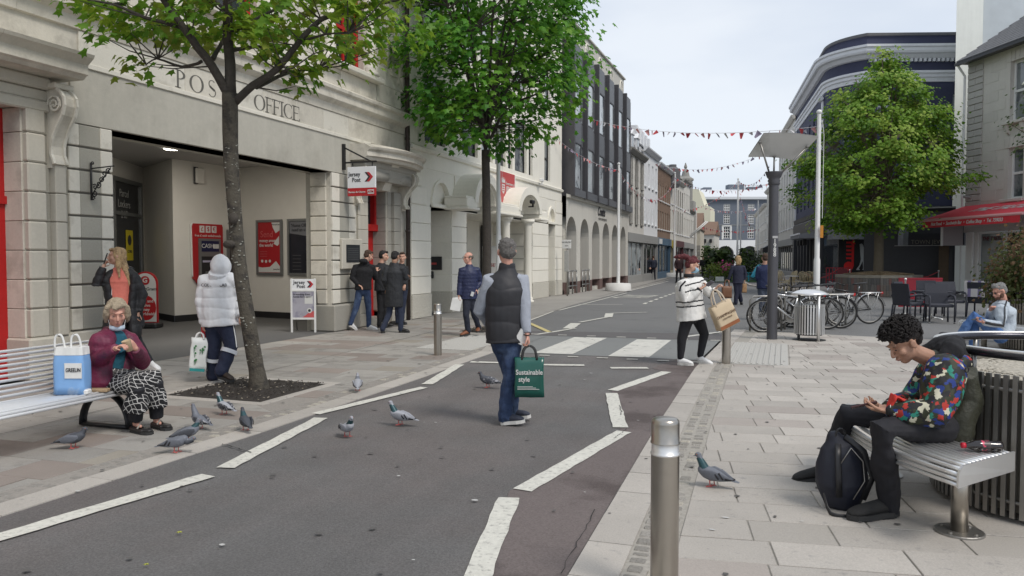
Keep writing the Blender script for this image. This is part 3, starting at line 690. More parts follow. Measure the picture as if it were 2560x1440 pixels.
def poster(label,p,q,t0,w,z0,z1,fm,inner,root_name='poster'):
 r=wallframe(root_name,label,'poster',p,q,t0)
 b=MB();f=.06;b.box(0,-.05,z0,w,0,z0+f);b.box(0,-.05,z1-f,w,0,z1);b.box(0,-.0498,z0+f,f,0,z1-f);b.box(w-f,-.0498,z0+f,w,0,z1-f)
 b.build('frame',fm,r);MB().quad((f,-.02,z0+f),(w-f,-.02,z0+f),(w-f,-.02,z1-f),(f,-.02,z1-f)).build('print',inner,r);return r
w1=poster('framed dark poster mostly hidden behind the tree trunk, left of the red one',P1,P2,1.62,.6,1.05,2.30,fm_,mat('dark_photo',(.05,.04,.04),.3,var=.6,sc=3))
MB().box(.08,-.026,2.02,.55,-.021,2.22).build('headline_strip',mat('grey_strip',(.22,.22,.22),.5),w1)
pd=(Vector(P3)-Vector(P2)).length
r=poster('large red poster reading Send money around the world with a white paper plane',P2,P3,.62,.93,1.12,2.55,fm_,ra)
MB().prism([(.55,2.48),(.865,2.48),(.865,2.28),(.70,2.20),(.60,2.34)],lambda x,z,d:(x,d,z),-.024,-.021).build('white_corner',M_whtxt,r)
MB().prism([(.065,1.19),(.865,1.19),(.865,1.32),(.70,1.48),(.48,1.33),(.2,1.31),(.065,1.33)],lambda x,z,d:(x,d,z),-.024,-.021).build('white_foot',M_whtxt,r)
MB().prism([(.62,1.93),(.82,2.13),(.82,1.92),(.76,1.87)],lambda x,z,d:(x,d,z),-.026,-.021).build('paper_plane',M_whtxt,r)
text('Send',.24,mat('pale_red_print',(.55,.12,.12),.5),r,(.14,-.025,2.17),(PI/2,0,0),align='LEFT');text('money around',.115,M_whtxt,r,(.10,-.025,2.01),(PI/2,0,0),align='LEFT',bold=.001);text('the world',.125,M_whtxt,r,(.10,-.025,1.89),(PI/2,0,0),align='LEFT',bold=.001)
for i in range(3):MB().box(.12,-.024,1.72-i*.06,.38,-.021,1.73-i*.06).build('small_print',mat('pale_red_print2_%d'%i,(.5,.15,.15),.5),r)
for i in range(3):MB().lathe([(.04,0),(.04,.003)],n=12).build('dial_symbol',M_whtxt,r,(.2+i*.14,-.022,1.48-.01*(i==1)),(PI/2,0,0))
text('MoneyGram',.06,M_dktxt,r,(.72,-.026,2.42),(PI/2,0,0));text('Jersey Post',.05,M_dktxt,r,(.72,-.026,1.27),(PI/2,0,0))
r=poster('dark framed poster beginning Home Office beside the right lobby pier',P2,P3,1.75,.9,1.12,2.55,fm_,mat('dark_photo2',(.012,.014,.022),.3,var=.5,sc=3))
MB().prism([(.065,2.19),(.835,2.09),(.835,2.485),(.065,2.485)],lambda x,z,d:(x,d,z),-.024,-.021).build('grey_top',mat('grey_sky_print',(.15,.155,.17),.5),r)
text("'Home Office",.12,M_dktxt,r,(.12,-.027,2.38),(PI/2,0,0),align='LEFT',bold=.002);text("need an u",.12,M_dktxt,r,(.14,-.027,2.27),(PI/2,0,0),align='LEFT',bold=.002)
for i in range(5):MB().box(.16,-.024,1.62-i*.09,.45,-.021,1.635-i*.09).build('small_print',mat('grey_small_%d'%i,(.1,.1,.11),.5),r)
pq=thing('wall_plaque','dark metal plaque in a pale stone frame on the right lobby pier','plaque',(PX+.05,14.25,0),PI/2)
MB().cbox(0,-.07,1.32,.84,0,1.98,.02).build('stone_frame',M_pil,pq);MB().cbox(.15,-.085,1.47,.70,-.071,1.85,.01).build('plate',mat('bronze_plate',(.04,.045,.05),.5,.5),pq)
for i in range(7):MB().box(.20,-.087,1.52+i*.04,.64,-.0855,1.526+i*.04).build('inscription_line',mat('inscription_%d'%i,(.15,.15,.15),.5),pq)
hs=thing('hanging_sign','white and red post sign hanging from a black bracket beside the curved hood','sign',(-8.96,14.42,0),0)
b=MB();b.box(0,-.03,3.45,.06,.03,4.0);b.bar((.03,0,3.60),(.82,0,3.60),.035);b.bar((.03,0,3.93),(.68,0,3.61),.03);b.bar((.25,0,3.6),(.25,0,3.5),.015);b.bar((.72,0,3.6),(.72,0,3.5),.015)
b.build('bracket',M_iron,hs)
MB().cbox(.13,-.025,3.05,.80,.025,3.50,.004).build('board',mat('sign_white',(.78,.79,.80),.4,var=.02),hs);MB().cbox(.13,-.026,2.88,.80,.026,3.05,.004).build('red_strip',mat('sign_red',(.45,.02,.025),.4,var=.02),hs)
def jlogo(root,x,y,z,s,rot=(PI/2,0,0)):
 b=MB()
 for k,(o,m)in enumerate(((0,0),(.10,1))):
  b.cur=m;q=[(o,.2),(o+.12,.2),(o+.30,0),(o+.12,-.2),(o,-.2),(o+.17,0)]
  b.prism(q,lambda a,c,d:(x+a*s,y+d,z+c*s),-.002-.001*k,0)
 b.build('arrow_logo',[M_dktxt,mat('logo_red',(.5,.03,.04),.5)],root)
text('Jersey',.13,M_dktxt,hs,(.30,-.028,3.34),(PI/2,0,0),bold=.002,sx=.9);text('Post',.13,M_dktxt,hs,(.345,-.028,3.22),(PI/2,0,0),bold=.002,sx=.9)
jlogo(hs,.55,-.027,3.28,.5)
text('Bureau de Change',.055,M_whtxt,hs,(.36,-.029,2.965),(PI/2,0,0),bold=.001);MB().box(.62,-.03,2.92,.77,-.0265,3.01).build('atm_tile',M_whtxt,hs);text('ATM',.065,ra,hs,(.695,-.032,2.965),(PI/2,0,0),bold=.002)
ib=thing('scroll_bracket','empty black wrought iron scroll bracket on the left lobby pier','bracket',(-8.945,8.02,0),0)
b=MB();b.tube([(0.01,0,2.35),(.01,0,2.86)],.014,8);b.tube([(.01,0,2.78),(.42,0,2.80)],.009,8)
def spiral(cx,cz,r,a0,turns,n=14):return[(cx+r*(1-t/n*.75)*math.cos(a0+turns*2*PI*t/n),0,cz+r*(1-t/n*.75)*math.sin(a0+turns*2*PI*t/n))for t in range(n+1)]
for c in((.07,2.44,.045,3.6,1.2),(.07,2.53,.04,2.4,-1.2),(.14,2.56,.05,4,1.2),(.19,2.63,.045,1,-1.3),(.24,2.70,.05,4,1.1),(.31,2.73,.045,.5,1.2),(.04,2.37,.03,0,1),(.04,2.85,.025,3,-1)):
 b.tube(spiral(*c),.008,6)
b.tube([(.02,0,2.42),(.1,0,2.52),(.22,0,2.64),(.36,0,2.78)],.008,6);b.build('scrollwork',M_iron,ib,smooth=True)
JX=-8.9
M_cream=mat('cream_paint',(.80,.77,.68),.85,var=.03,sc=20,big=.04,bigs=.5,streak=.03,rnd=.03,bump=.08,bs=70)
M_creamd=mat('cream_shade_joint',(.30,.285,.25),.9)
M_rough=mat('rough_plinth',(.55,.525,.455),.95,var=.12,sc=25,rnd=.04,bump=1.0,bs=22)
jb=thing('government_building','cream painted office building with rusticated piers and small round arches','building',(JX,0,0),PI/2)
b=MB()
hol=[(18.62,19.95,0,2.90,None,1.1),(21.06,27.35,0,2.92,None,1.6),(29.45,30.35,0,2.90,None,1.1),(18.74,19.83,3.0,3.62,3.02,.1),(29.5,30.3,3.0,3.55,3.02,.1)]
jw=[(18.75,19.85,5.0,6.7),(20.9,21.5,4.75,6.5),(21.8,23.0,4.75,6.5),(23.25,23.75,4.75,6.5)]
jwins=[(22.3,23.3),(23.5,24.5),(24.75,25.2),(25.45,26.75),(27.0,27.45),(28.95,29.75)]
jwins2=[(18.3,19.6)]+[(20.8,22.0)]
ups=[(a,c,z0,z1)for(a,c)in jwins2+jwins for z0,z1 in((4.62,6.4),(7.4,9.2),(10.0,11.6))]
wall_mb(b,17.46,31.45,0,12.6,hol+ups,y=0,d=.22);b.build('wall',M_cream,jb)
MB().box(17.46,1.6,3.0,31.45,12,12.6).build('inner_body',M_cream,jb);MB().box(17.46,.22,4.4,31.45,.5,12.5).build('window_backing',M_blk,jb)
MB().cbox(17.4,-.22,12.6,31.5,12,12.9,.03).build('parapet',M_cream,jb)
for(a,c,z0,z1)in ups:window(jb,a,c,z0,z1,.12,M_blk,M_glassl if random.random()<.6 else M_glass,1,2,.05,bar=.04)
MB().prism([(0,4.32),(-.07,4.34),(-.09,4.42),(-.02,4.46),(0,4.46)],lambda y,z,d:(d,y,z),17.46,31.45).build('string_course',M_cream,jb)
def rust(x0,x1,y=-.03,zt=2.92,side=None,dep=1.1,fr=True):
 zs=[0,.62,1.08,1.54,2.0,2.46,zt]
 for i,(a,c)in enumerate(zip(zs,zs[1:])):
  m=M_rough if i==0 else M_cream
  yy=y-(.02 if i==0 else 0)
  MB().cbox(x0,yy,a+.008,x1,.0,c-.008,.014).build('wall_block',m,jb)
  if side is not None:MB().cbox(side-.012,.0,a+.008,side+.012,dep,c-.008,.01).build('wall_block',m,jb)
rust(17.47,18.60);rust(19.97,21.04,side=19.955);rust(27.37,29.43,side=None);rust(30.37,31.43,side=30.355)
for(x0,x1)in((17.47,18.35),(20.2,21.0),(27.4,29.2),(30.5,31.43)):
 for z0,z1 in((2.94,3.40),(3.42,3.90)):MB().cbox(x0,-.03,z0+.005,x1-(.25 if z0>3.3 and x0<18 else 0),0,z1-.005,.012).build('wall_block',M_cream,jb)
MB().cbox(17.47,-.012,3.92,31.4,0,4.30,.01).build('wall_band',M_cream,jb)
def ring(xa,xb,zs,zt,w,y0,y1,root,nm,m=None,n=16):
 I=arch_pts(xa,xb,zs,zt,n);O=arch_pts(xa-w,xb+w,zs,zt+w,n);b=MB()
 for k in range(n):
  p,q,r,s_=I[k],I[k+1],O[k+1],O[k]
  v=[(x,y,z)for y in(y0,y1)for x,z in(p,q,r,s_)];b.add(v,[(0,1,2,3),(7,6,5,4),(0,4,5,1),(1,5,6,2),(2,6,7,3),(3,7,4,0)])
 return b.build(nm,m or M_cream,root)
for xa,xb,zt in((18.74,19.83,3.62),(29.5,30.3,3.55)):
 ring(xa,xb,3.02,zt,.09,-.05,0,jb,'arch_moulding');MB().cbox(xa-.1,-.08,2.92,xb+.1,.0,3.02,.01).build('arch_sill',M_cream,jb)
 MB().quad((xa,.09,3.0),(xb,.09,3.0),(xb,.09,zt),(xa,.09,zt)).build('arch_panel',M_cream,jb)
 MB().box(xa-.12,1.0,0,xb+.14,1.1,2.9).build('niche_back',M_cream,jb)
MB().box(18.6,.0,2.9,31,1.6,2.98).build('porch_soffit',M_cream,jb)
ic=thing('entry_panel','black entry panel with a red and white strip and keypad in the first niche','entry panel',(-9.62,19.93,0),0)
MB().cbox(-.24,-.03,1.22,.46,0,1.60,.01).build('board',M_blk,ic);MB().box(-.12,-.034,1.37,.12,-.031,1.43).build('white_strip',M_whtxt,ic);MB().box(.12,-.034,1.37,.30,-.031,1.43).build('red_strip',mat('dull_red',(.4,.05,.05),.5),ic)
MB().cbox(.04,-.06,.98,.20,-.0,1.18,.01).build('keypad',M_blk,ic)
for k,(xa,xb,zt)in enumerate(((20.3,21.9,3.76),(24.1,26.1,3.72))):
 ring(xa,xb,3.12,zt,.26,-.72,0,jb,'porch_arch',n=20);ring(xa+.04,xb-.04,3.12,zt-.05,.10,-.62,0,jb,'porch_arch_inner',n=20)
 MB().quad((xa-.1,-.12,3.1),(xb+.1,-.12,3.1),(xb+.1,-.12,3.6),(xa-.1,-.12,3.6)).build('arch_panel',M_cream,jb)
for xa,xb in((19.5,20.25),(21.95,24.05),(26.15,27.0)):
 MB().cbox(xa,-.70,2.98,xb,0,3.22,.02).build('entablature',M_cream,jb);MB().cbox(xa-.04,-.76,2.90,xb+.04,0,2.98,.02).build('entablature_moulding',M_cream,jb);MB().cbox(xa+.02,-.66,3.22,xb-.02,0,3.28,.02).build('entablature_cap',M_cream,jb)
for x in(23.25,25.5):
 MB().lathe([(.22,0),(.22,.08),(.17,.10),(.19,.16),(.155,.2),(.15,.24),(.135,2.62),(.15,2.66),(.14,2.70),(.2,2.78),(.24,2.80),(.24,2.90)],(x,-.46,0),18).build('column',M_cream,jb,smooth=True)
MB().quad((21.0,1.55,0),(27.4,1.55,0),(27.4,1.55,3),(21.0,1.55,3)).build('porch_back',M_cream,jb)
for xa,xb in((21.25,22.1),(23.6,24.5),(26.0,26.8)):
 window(jb,xa,xb,.1,2.75,1.45,M_blk,M_glassd,1,3,.07,bar=.05)
for z in(.62,1.08,1.54,2.0,2.46):MB().box(27.33,-.0,z-.008,27.35,1.5,z+.008).build('joint',M_creamd,jb)
nb=thing('noticeboard','tall white information board with red lettering inside the columned porch','noticeboard',(-9.45,23.75,0),.15)
MB().cbox(0,-.02,.5,.62,.02,1.95,.01).build('panel',M_white,nb);text('JERSEY',.16,mat('maroon',(.35,.05,.05),.5),nb,(.3,-.025,1.32),(PI/2,0,0));MB().box(.05,-.024,1.42,.3,-.021,1.44).build('printed_line',M_dktxt,nb)
gs=thing('wall_sign','red square sign with white crest and lettering on the cream wall above the porch','sign',(-8.84,0,0),PI/2)
MB().cbox(23.62,-.06,3.40,25.10,0,4.42,.005).build('board',mat('coral_red',(.47,.07,.07),.5,var=.03),gs)
MB().box(25.10,-.058,3.38,25.18,0,4.40).build('edge',M_white,gs)
MB().prism([(23.80,4.0),(24.08,4.0),(24.08,3.78),(23.94,3.68),(23.80,3.78)],lambda x,z,d:(x,d,z),-.066,-.061).build('crest',M_whtxt,gs)
MB().prism([(23.78,4.05),(23.76,4.2),(23.84,4.11),(23.88,4.24),(23.94,4.12),(24.0,4.24),(24.04,4.11),(24.12,4.2),(24.1,4.05)],lambda x,z,d:(x,d,z),-.066,-.061).build('crown',M_whtxt,gs)
for i in range(3):MB().box(23.84,-.070,3.77+i*.075,24.04,-.0665,3.80+i*.075).build('crest_lion',gs.children[0].data.materials[0]if gs.children else ra,gs)
text('Government of',.14,M_whtxt,gs,(24.6,-.065,4.05),(PI/2,0,0));text('JERSEY',.24,M_whtxt,gs,(24.58,-.065,3.86),(PI/2,0,0),bold=.004);text('Government of Jersey',.09,M_whtxt,gs,(24.35,-.065,3.52),(PI/2,0,0))
def camera_thing(x,y,z,lab,white=True):
 r=thing('security_camera',lab,'camera',(x,y,z),0);b=MB();b.bar((0,0,0),(.16,0,0),.04);b.bar((.16,0,-.02),(.16,0,.12),.05);b.build('bracket',M_white if white else M_iron,r)
 MB().cbox(.08,-.14,.1,.2,.12,.22,.02).build('housing',M_white if white else M_iron,r)
camera_thing(-8.86,21.05,3.35,'white security camera on the cream wall left of the porch arches');camera_thing(-8.3,25.15,3.32,'black security camera between the red sign and the second porch arch',False);camera_thing(-8.86,28.0,4.35,'white security camera high on the cream wall right of the second arch')
CXX=-8.7
M_creamw=mat('stone_cream_render',(.56,.54,.485),.85,var=.04,sc=20,big=.05,bigs=.4,streak=.05,bump=.08,bs=70)
M_brown=mat('brown_granite',(.16,.105,.095),.6,var=.1,sc=30)
M_bay=mat('charcoal_cladding',(.068,.066,.072),.5,var=.06,sc=6)
M_bay2=mat('charcoal_panel',(.11,.115,.125),.45,var=.06,sc=6)
cb=thing('bank_building','office with dark vertical bay windows above six plain arches with brown plinths','building',(CXX,0,0),PI/2)
AR=[(31.49,33.15),(33.85,35.45),(36.1,37.7),(38.35,39.95),(40.6,42.2),(42.9,44.4)]
b=MB();wall_mb(b,31.46,45.1,.52,4.12,[(a,c,.52,3.36,2.55)for a,c in AR],y=0,d=.95);b.build('wall',M_creamw,cb)
b=MB();wall_mb(b,31.46,45.1,0,.52,[(a,c,0,.52)for a,c in AR],y=-.015,d=.95);b.build('plinth',M_brown,cb)
MB().box(31.46,.94,0,45.1,14,4.1).build('inner_body',M_glassd,cb)
for a,c in AR[:3]:MB().box(a,.1,0,c,.94,.18).build('threshold',M_creamw,cb)
for a,c in AR:window(cb,a+.05,c-.05,.5,3.3,.85,M_blk,M_glassd,2,2,.06)
MB().prism([(0,4.12),(-.10,4.13),(-.12,4.24),(0,4.28)],lambda y,z,d:(d,y,z),31.46,45.1).build('ledge',M_creamw,cb)
MB().box(31.46,.5,4.28,45.1,14,11.4).build('upper_body',M_bay,cb)
b=MB();b.box(31.46,.3,11.0,45.1,14,12.0);b.cbox(31.4,.2,12.0,45.2,14,12.1,.02);b.build('parapet',M_creamw,cb)
for i,x in enumerate((33.5,36.2,38.9,41.6,44.3)):ring(x-.35,x+.35,11.3,11.75,.06,.26,.3,cb,'parapet_arch',M_cream,8)
bays=[31.75+i*2.27 for i in range(6)]
for i,x in enumerate(bays):
 top=10.7;w=.52
 bb=MB();bb.box(x,-.27,4.22,x+.16,.5,top+.1);bb.box(x+.30,.0,4.22,x+1.62,.45,4.55);bb.build('bay_pier',M_bay,cb)
 for(z0,z1)in((4.55,6.55),(7.55,9.55)):
  window(cb,x+1.40,x+2.22,z0,z1,-.06,M_bay,M_glassl,1,1,.04);window(cb,x+.18,x+1.38,z0,z1,-.20,M_bay,M_glassl,1,1,.05)
  MB().box(x+.18,-.22,z1,x+1.38,.4,z1+1.0 if z1<7 else top).build('spandrel',M_bay2,cb);MB().box(x+1.40,-.07,z1,x+2.25,.4,z1+1.0 if z1<7 else top).build('spandrel',M_bay2,cb)
  MB().box(x+1.38,-.20,z0-.3,x+1.42,.4,z1+.3).build('mullion',M_bay,cb)
 MB().box(x+.16,-.23,4.24,x+2.25,.3,4.55).build('spandrel',M_bay2,cb)
bs_=thing('shop_lettering','dark script name with a small capital line on the cream wall above the arches','sign',(CXX+.01,0,0),PI/2)
text('Coutts',.62,M_dktxt,bs_,(38.0,-.012,3.86),(PI/2,0,0),shear=.35,sx=.95,ext=.01);text('CROWN DEPENDENCIES',.17,M_dktxt,bs_,(38.3,-.012,3.50),(PI/2,0,0),sx=1.0)
for x in(31.55,33.9):
 rr=thing('handrail','steel handrail across the foot of the %s arch of the office'%('first'if x<33 else'second'),'handrail',(CXX+.02,0,0),PI/2,'handrails in the arches')
 for z in(.35,1.0):MB().tube([(x+.05,-.05,z),(x+1.45,-.05,z)],.025,8).build('rail',mat('steel_rail',(.3,.3,.29),.4,.8),rr,smooth=True)
 for xx in(x+.1,x+.7,x+1.4):MB().tube([(xx,-.05,.0),(xx,-.05,1.02)],.03,8).build('post',bpy.data.materials['steel_rail'],rr,smooth=True)
M_slate=mat('slate_roof',(.12,.12,.125),.7,var=.15,sc=6,rnd=.05)
M_cr2=mat('pale_render',(.62,.60,.55),.85,var=.03,sc=8,big=.05,bigs=.5,streak=.04)
M_wh2=mat('white_render',(.78,.79,.80),.8,var=.02,sc=8,streak=.03)
M_brk=mat('brown_brick',(.23,.155,.11),.9,var=.12,sc=12,rnd=.12)
M_quo=mat('grey_quoin',(.27,.26,.235),.85,var=.1,sc=12,rnd=.1)
M_tile=mat('brown_tile',(.18,.115,.08),.9,var=.15,sc=8,rnd=.08)
M_shopd=mat('dark_shop',(.03,.03,.035),.4,var=.2,sc=2)
M_gry=mat('shop_grey',(.30,.30,.29),.7,var=.06)
M_blue=mat('shop_blue',(.07,.13,.20),.5,var=.05)
M_maroon=mat('shop_maroon',(.10,.03,.035),.5,var=.05)
M_terr=mat('shop_brick',(.27,.10,.06),.8,var=.1)
def terrace(label,X,y0,y1,H,m,rows,n,wm,gm=M_glassd,shop=None,shm=None,fas=3.1,quoin=None,cornice=None,roof=None,roofh=1.8,dorm=0,brick=None,ww=.5,ang=PI/2,ox=None,surround=None,wrows=2,depth=10):
 r=thing('terrace_building',label,'building',(X,y0,0)if ox is None else ox,ang);L_=y1-y0
 xs=[L_*(i+.5)/n for i in range(n)];hw=L_/n*ww/2
 holes=[(x-hw,x+hw,z0,z1)for x in xs for z0,z1 in rows]
 b=MB();wall_mb(b,0,L_,fas,H,holes,y=0,d=.16);b.build('wall',m,r)
 b=MB();b.box(0,.17,fas-.3,L_,depth,H-.01);b.build('inner_body',m if m is not M_brk else M_cr2,r)
 for(xa,xb,z0,z1)in holes:
  window(r,xa,xb,z0,z1,.09,wm,gm,2 if hw>.35 else 1,wrows,.05,bar=.035)
  if surround:
   for sx in(xa-.12,xb):
    k=max(2,int((z1-z0)/.3))
    for j in range(k):MB().cbox(sx-(.07 if j%2 else 0)*(sx<xa),-.04,z0+(z1-z0)*j/k+.005,sx+.12+(.07 if j%2 else 0)*(sx>xa),.0,z0+(z1-z0)*(j+1)/k-.005,.008).build('surround_block',surround,r)
   MB().cbox(xa-.15,-.05,z1,xb+.15,0,z1+.25,.01).build('lintel',surround,r)
  MB().cbox(xa-.05,-.09,z0-.09,xb+.05,0,z0-.003,.01).build('sill',surround or M_wh2,r)
 if brick:
  pass
 if cornice:MB().prism([(0,H-.3),(-.12,H-.28),(-.3,H-.08),(-.32,H),(0,H+.02)],lambda y,z,d:(d,y,z),0,L_).build('cornice',cornice,r)
 MB().box(0,-.10,fas-.55,L_,.02,fas-.02).build('fascia',shm or m,r)
 b=MB();b.box(.0,-.03,0,.22,.3,fas-.56);b.box(L_-.22,-.03,0,L_,.3,fas-.56);b.box(.22,.0,0,L_-.22,.3,.45)
 b.build('shop_front',shm or m,r);
 k=max(2,int(L_/1.6))
 for i in range(k):window(r,.22+(L_-.44)*i/k,.22+(L_-.44)*(i+1)/k,.45,fas-.57,.12,shm or M_gry,shop or M_glassd,1,1,.05)
 if roof:
  MB().prism([(.1,H),(1.2,H+roofh),(depth-.5,H+roofh),(depth,H)],lambda y,z,d:(d,y,z),.02,L_-.02).build('roof',roof,r)
 for i in range(dorm):
  x=L_*(i+.5)/dorm;q=MB();q.box(x-.42,.25,H,x+.42,1.4,H+1.15);q.prism([(x-.5,H+1.15),(x,H+1.5),(x+.5,H+1.15)],lambda a,z,d:(a,d,z),.18,1.4);dd=q.build('dormer',M_wh2,r)
  MB().quad((x-.3,.24,H+.25),(x+.3,.24,H+.25),(x+.3,.24,H+1.05),(x-.3,.24,H+1.05)).build('pane',M_glass,dd)
 return r
r4=terrace('pale three storey house with grey quoined windows and slate mansard beside the dark bay office',-8.75,45.15,50.8,8.1,M_cr2,[(3.7,5.5),(6.0,7.7)],3,M_blk,shm=M_gry,shop=M_glassl,quoin=1,cornice=M_quo,roof=M_slate,roofh=2.6,dorm=3,surround=M_quo,ww=.38)
def chimney(root,x,y,z,n=2,m=M_cr2,w=.8,h=.9):
 MB().cbox(x-w/2,y,z,x+w/2,y+.6,z+h,.02).build('chimney',m,root)
 for i in range(n):MB().lathe([(.13,0),(.11,.1),(.10,.55),(.13,.6)],(x-w/2+w*(i+.5)/n,y+.3,z+h),10).build('chimney_pot',mat('terracotta_%d'%random.randint(0,9999),(.28,.09,.06),.8),root)
chimney(r4,4.9,1.6,10.2,2,M_quo,.9,.5)
r5=terrace('white rendered building with a row of chimney stacks next to the brown brick one',-8.8,50.8,56.9,8.9,M_wh2,[(3.9,5.6),(6.4,8.0)],4,M_wh2,gm=M_glassl,shm=M_gry,cornice=M_wh2,roof=M_slate,roofh=1.2,ww=.4,surround=None)
for i in range(5):chimney(r5,.6+i*1.2,.5,9.0,0,M_wh2,.5,1.4-.05*i)
r6=terrace('brown brick building with grey stone window bands above a blue shop front',-8.85,56.9,64,8.6,M_brk,[(3.75,5.1),(5.9,7.1)],6,M_cr2,shm=M_blue,cornice=M_wh2,ww=.45,surround=None)
for j in range(13):
 for i in range(17):
  z=7.2+j*.11
  if z<8.3:MB().cbox(.1+i*.41+(.2 if j%2 else 0),-.015,z,.1+i*.41+.39+(.2 if j%2 else 0),0,z+.095,.004).build('brick',M_brk,r6)
MB().box(.55,-.13,2.62,2.0,-.105,3.0).build('white_sign',M_white,r6)
r7=terrace('narrow cream building with curved bay right of the brown brick front',-8.9,64,67.5,8.6,M_cr2,[(3.8,5.6),(6.1,7.6)],3,M_white,shm=mat('shop_buff',(.4,.36,.25),.7),cornice=M_cr2,roof=M_slate,roofh=.6)
MB().box(.8,-.15,2.4,2.2,-.12,3.0).build('yellow_sign',mat('yellow_sign',(.55,.42,.05),.6),r7)
b=MB();b.lathe([(.5,7.4),(.62,7.7),(.62,8.9),(.3,9.1),(.3,9.3)],(.9,-.1,0),12);b.build('turret',M_slate,r7)
r8=terrace('cream building with tall dark windows and a maroon shop front far down the left side',-8.95,67.5,73.5,8.4,M_cr2,[(3.7,5.7),(6.1,7.6)],4,M_blk,shm=M_maroon,cornice=M_cr2,ww=.5)
r9=terrace('pale stone fronted building with stepped gable near the end of the left row',-9.1,73.5,80,9.0,M_cr2,[(3.7,5.4),(6.1,7.8)],5,M_white,gm=M_glassl,shm=M_gry,cornice=M_quo,roof=M_quo,roofh=1.3)
r10=terrace('low cream building with dark shop front, last of the left terrace',-9.4,80,86.5,6.6,M_cr2,[(3.9,5.6)],4,M_white,shm=M_gry,cornice=M_quo)
tw=thing('stone_tower','grey stone turret with finial rising behind the end of the left terrace','tower',(-11.0,92,0),0)
MB().cbox(-1.1,-1.1,0,1.1,1.1,8.2,.05).build('shaft',M_quo,tw);MB().cbox(-.75,-.75,8.2,.75,.75,10.6,.05).build('upper_stage',M_quo,tw)
MB().lathe([(.95,10.6),(.95,10.8),(.5,11.1),(.35,11.7),(.12,12.0),(.2,12.2),(.04,12.7)],n=12).build('finial',M_quo,tw)
def gable(label,x,y,w,d,h,rh,m,rm,rz,name='gabled_house'):
 r=thing(name,label,'house',(x,y,0),rz);MB().box(0,0,0,w,d,h).build('wall',m,r)
 MB().prism([(-.2,h),(d/2,h+rh),(d+.2,h)],lambda a,z,q:(q,a,z),-.15,w+.15).build('roof',rm,r)
 MB().prism([(0,h),(d/2,h+rh-.1),(d,h)],lambda a,z,q:(q,a,z),0,w).build('gable_wall',m,r);return r
g1=gable('buff gabled house with brown tiled roof stepping out beyond the left terrace',-14.5,92.5,5.2,9,4.9,2.2,mat('buff_render',(.55,.51,.42),.85,var=.04),M_tile,.05)
for z in(1.0,1.7,2.4,3.1):MB().cbox(0,-.04,z-.62,5.2,0,z-.05,.02).build('wall_course',M_quo,g1)
g2=gable('cream house with low brown tiled roof, black lanterns and black awnings',-12.2,106,3.4,8,4.7,1.9,M_cr2,M_tile,.0)
for i in range(4):
 MB().cbox(.5+i*.75,-.35,3.6,.85+i*.75,-.05,4.1,.05).build('lantern',M_blk,g2)
for i in range(2):MB().prism([(0,2.5),(-1.0,1.9),(-1.0,1.6),(0,1.6)],lambda y,z,d:(d,y,z),.1+i*1.7,1.6+i*1.7).build('awning',M_blk,g2)
for i in range(2):MB().ell((.9+i*1.5,-.5,2.9),(.5,.4,.35),n=10).build('window_shrub',mat('far_shrub_%d'%i,(.05,.09,.03),.9),g2)
g3=thing('cream_gable_block','large pale yellow end wall with a stepped top beside the blue grey building','building',(-15.5,121,0),0)
MB().prism([(0,0),(4.8,0),(4.8,9.4),(3.9,9.6),(3.0,12.1),(0,12.4)],lambda a,z,d:(a,d,z),0,8).build('wall',mat('pale_yellow_render',(.68,.65,.50),.85,var=.03,streak=.03),g3)
eb=thing('blue_building','blue grey four storey building with white sash windows closing the far end of the street','building',(-13.2,134.0,0),math.radians(19))
M_bg=mat('blue_grey_render',(.135,.155,.19),.85,var=.04,sc=3,streak=.03)
eh=[(x-.55,x+.55,z0,z1)for x in(4.2,8.3,10.6,12.5,15)for z0,z1 in((4.9,6.9),(7.4,9.0),(9.6,10.7))]
b=MB();wall_mb(b,0,18,4.6,11.4,eh,d=.2);b.build('wall',M_bg,eb);MB().box(0,.25,4.6,18,10,11.4).build('inner_body',M_bg,eb)
for h in eh:window(eb,*h,.1,M_white,M_glassd,3,4,.09,bar=.07);
for x in(4.2,):MB().cbox(x-.85,-.05,4.7,x-.56,0,7.1,.02).build('surround',M_white,eb);MB().cbox(x+.56,-.05,4.7,x+.85,0,7.1,.02).build('surround',M_white,eb);MB().cbox(x-.85,-.05,6.92,x+.85,0,7.2,.02).build('surround',M_white,eb)
b=MB();wall_mb(b,0,18,0,4.6,[(x-1.5,x+1.5,0,3.6,2.2)for x in(4.0,8.2,12.2,15.8)],d=.6);b.build('ground_floor',M_wh2,eb);MB().box(0,.6,0,18,10,4.55).build('dark_interior',M_shopd,eb)
MB().prism([(0,11.4),(-.5,11.5),(-.5,11.9),(3,13.4),(10,13.4),(10,11.4)],lambda y,z,d:(d,y,z),0,18).build('roof',mat('pale_roof',(.62,.64,.66),.7,var=.03),eb)
for(x,w,h)in((1.2,1.4,.5),(5.5,2.8,1.0),(9,1.6,.6)):MB().cbox(x,4,13.4,x+w,6,13.4+h,.04).build('roof_plant',M_bg,eb)
b=MB();[b.bar((8+i*.8,3.5,13.3),(8+i*.8,3.5,14.2),.06)for i in range(7)];b.bar((8,3.5,14.2),(12.8,3.5,14.2),.06);b.build('roof_railing',M_gry,eb)
MB().box(0,-.06,7.1,18,-.0,7.2).build('string_course',M_gry,eb)
rt1=terrace('tall cream terrace with slate gable on the right beyond the dark blue corner building',0,0,13.5,12.3,M_cr2,[(3.9,5.8),(6.7,8.6),(9.4,11.0)],6,M_white,gm=M_glassl,shm=M_gry,ang=math.radians(-84.8),ox=(-.55,75.2,0),cornice=M_cr2,ww=.42)
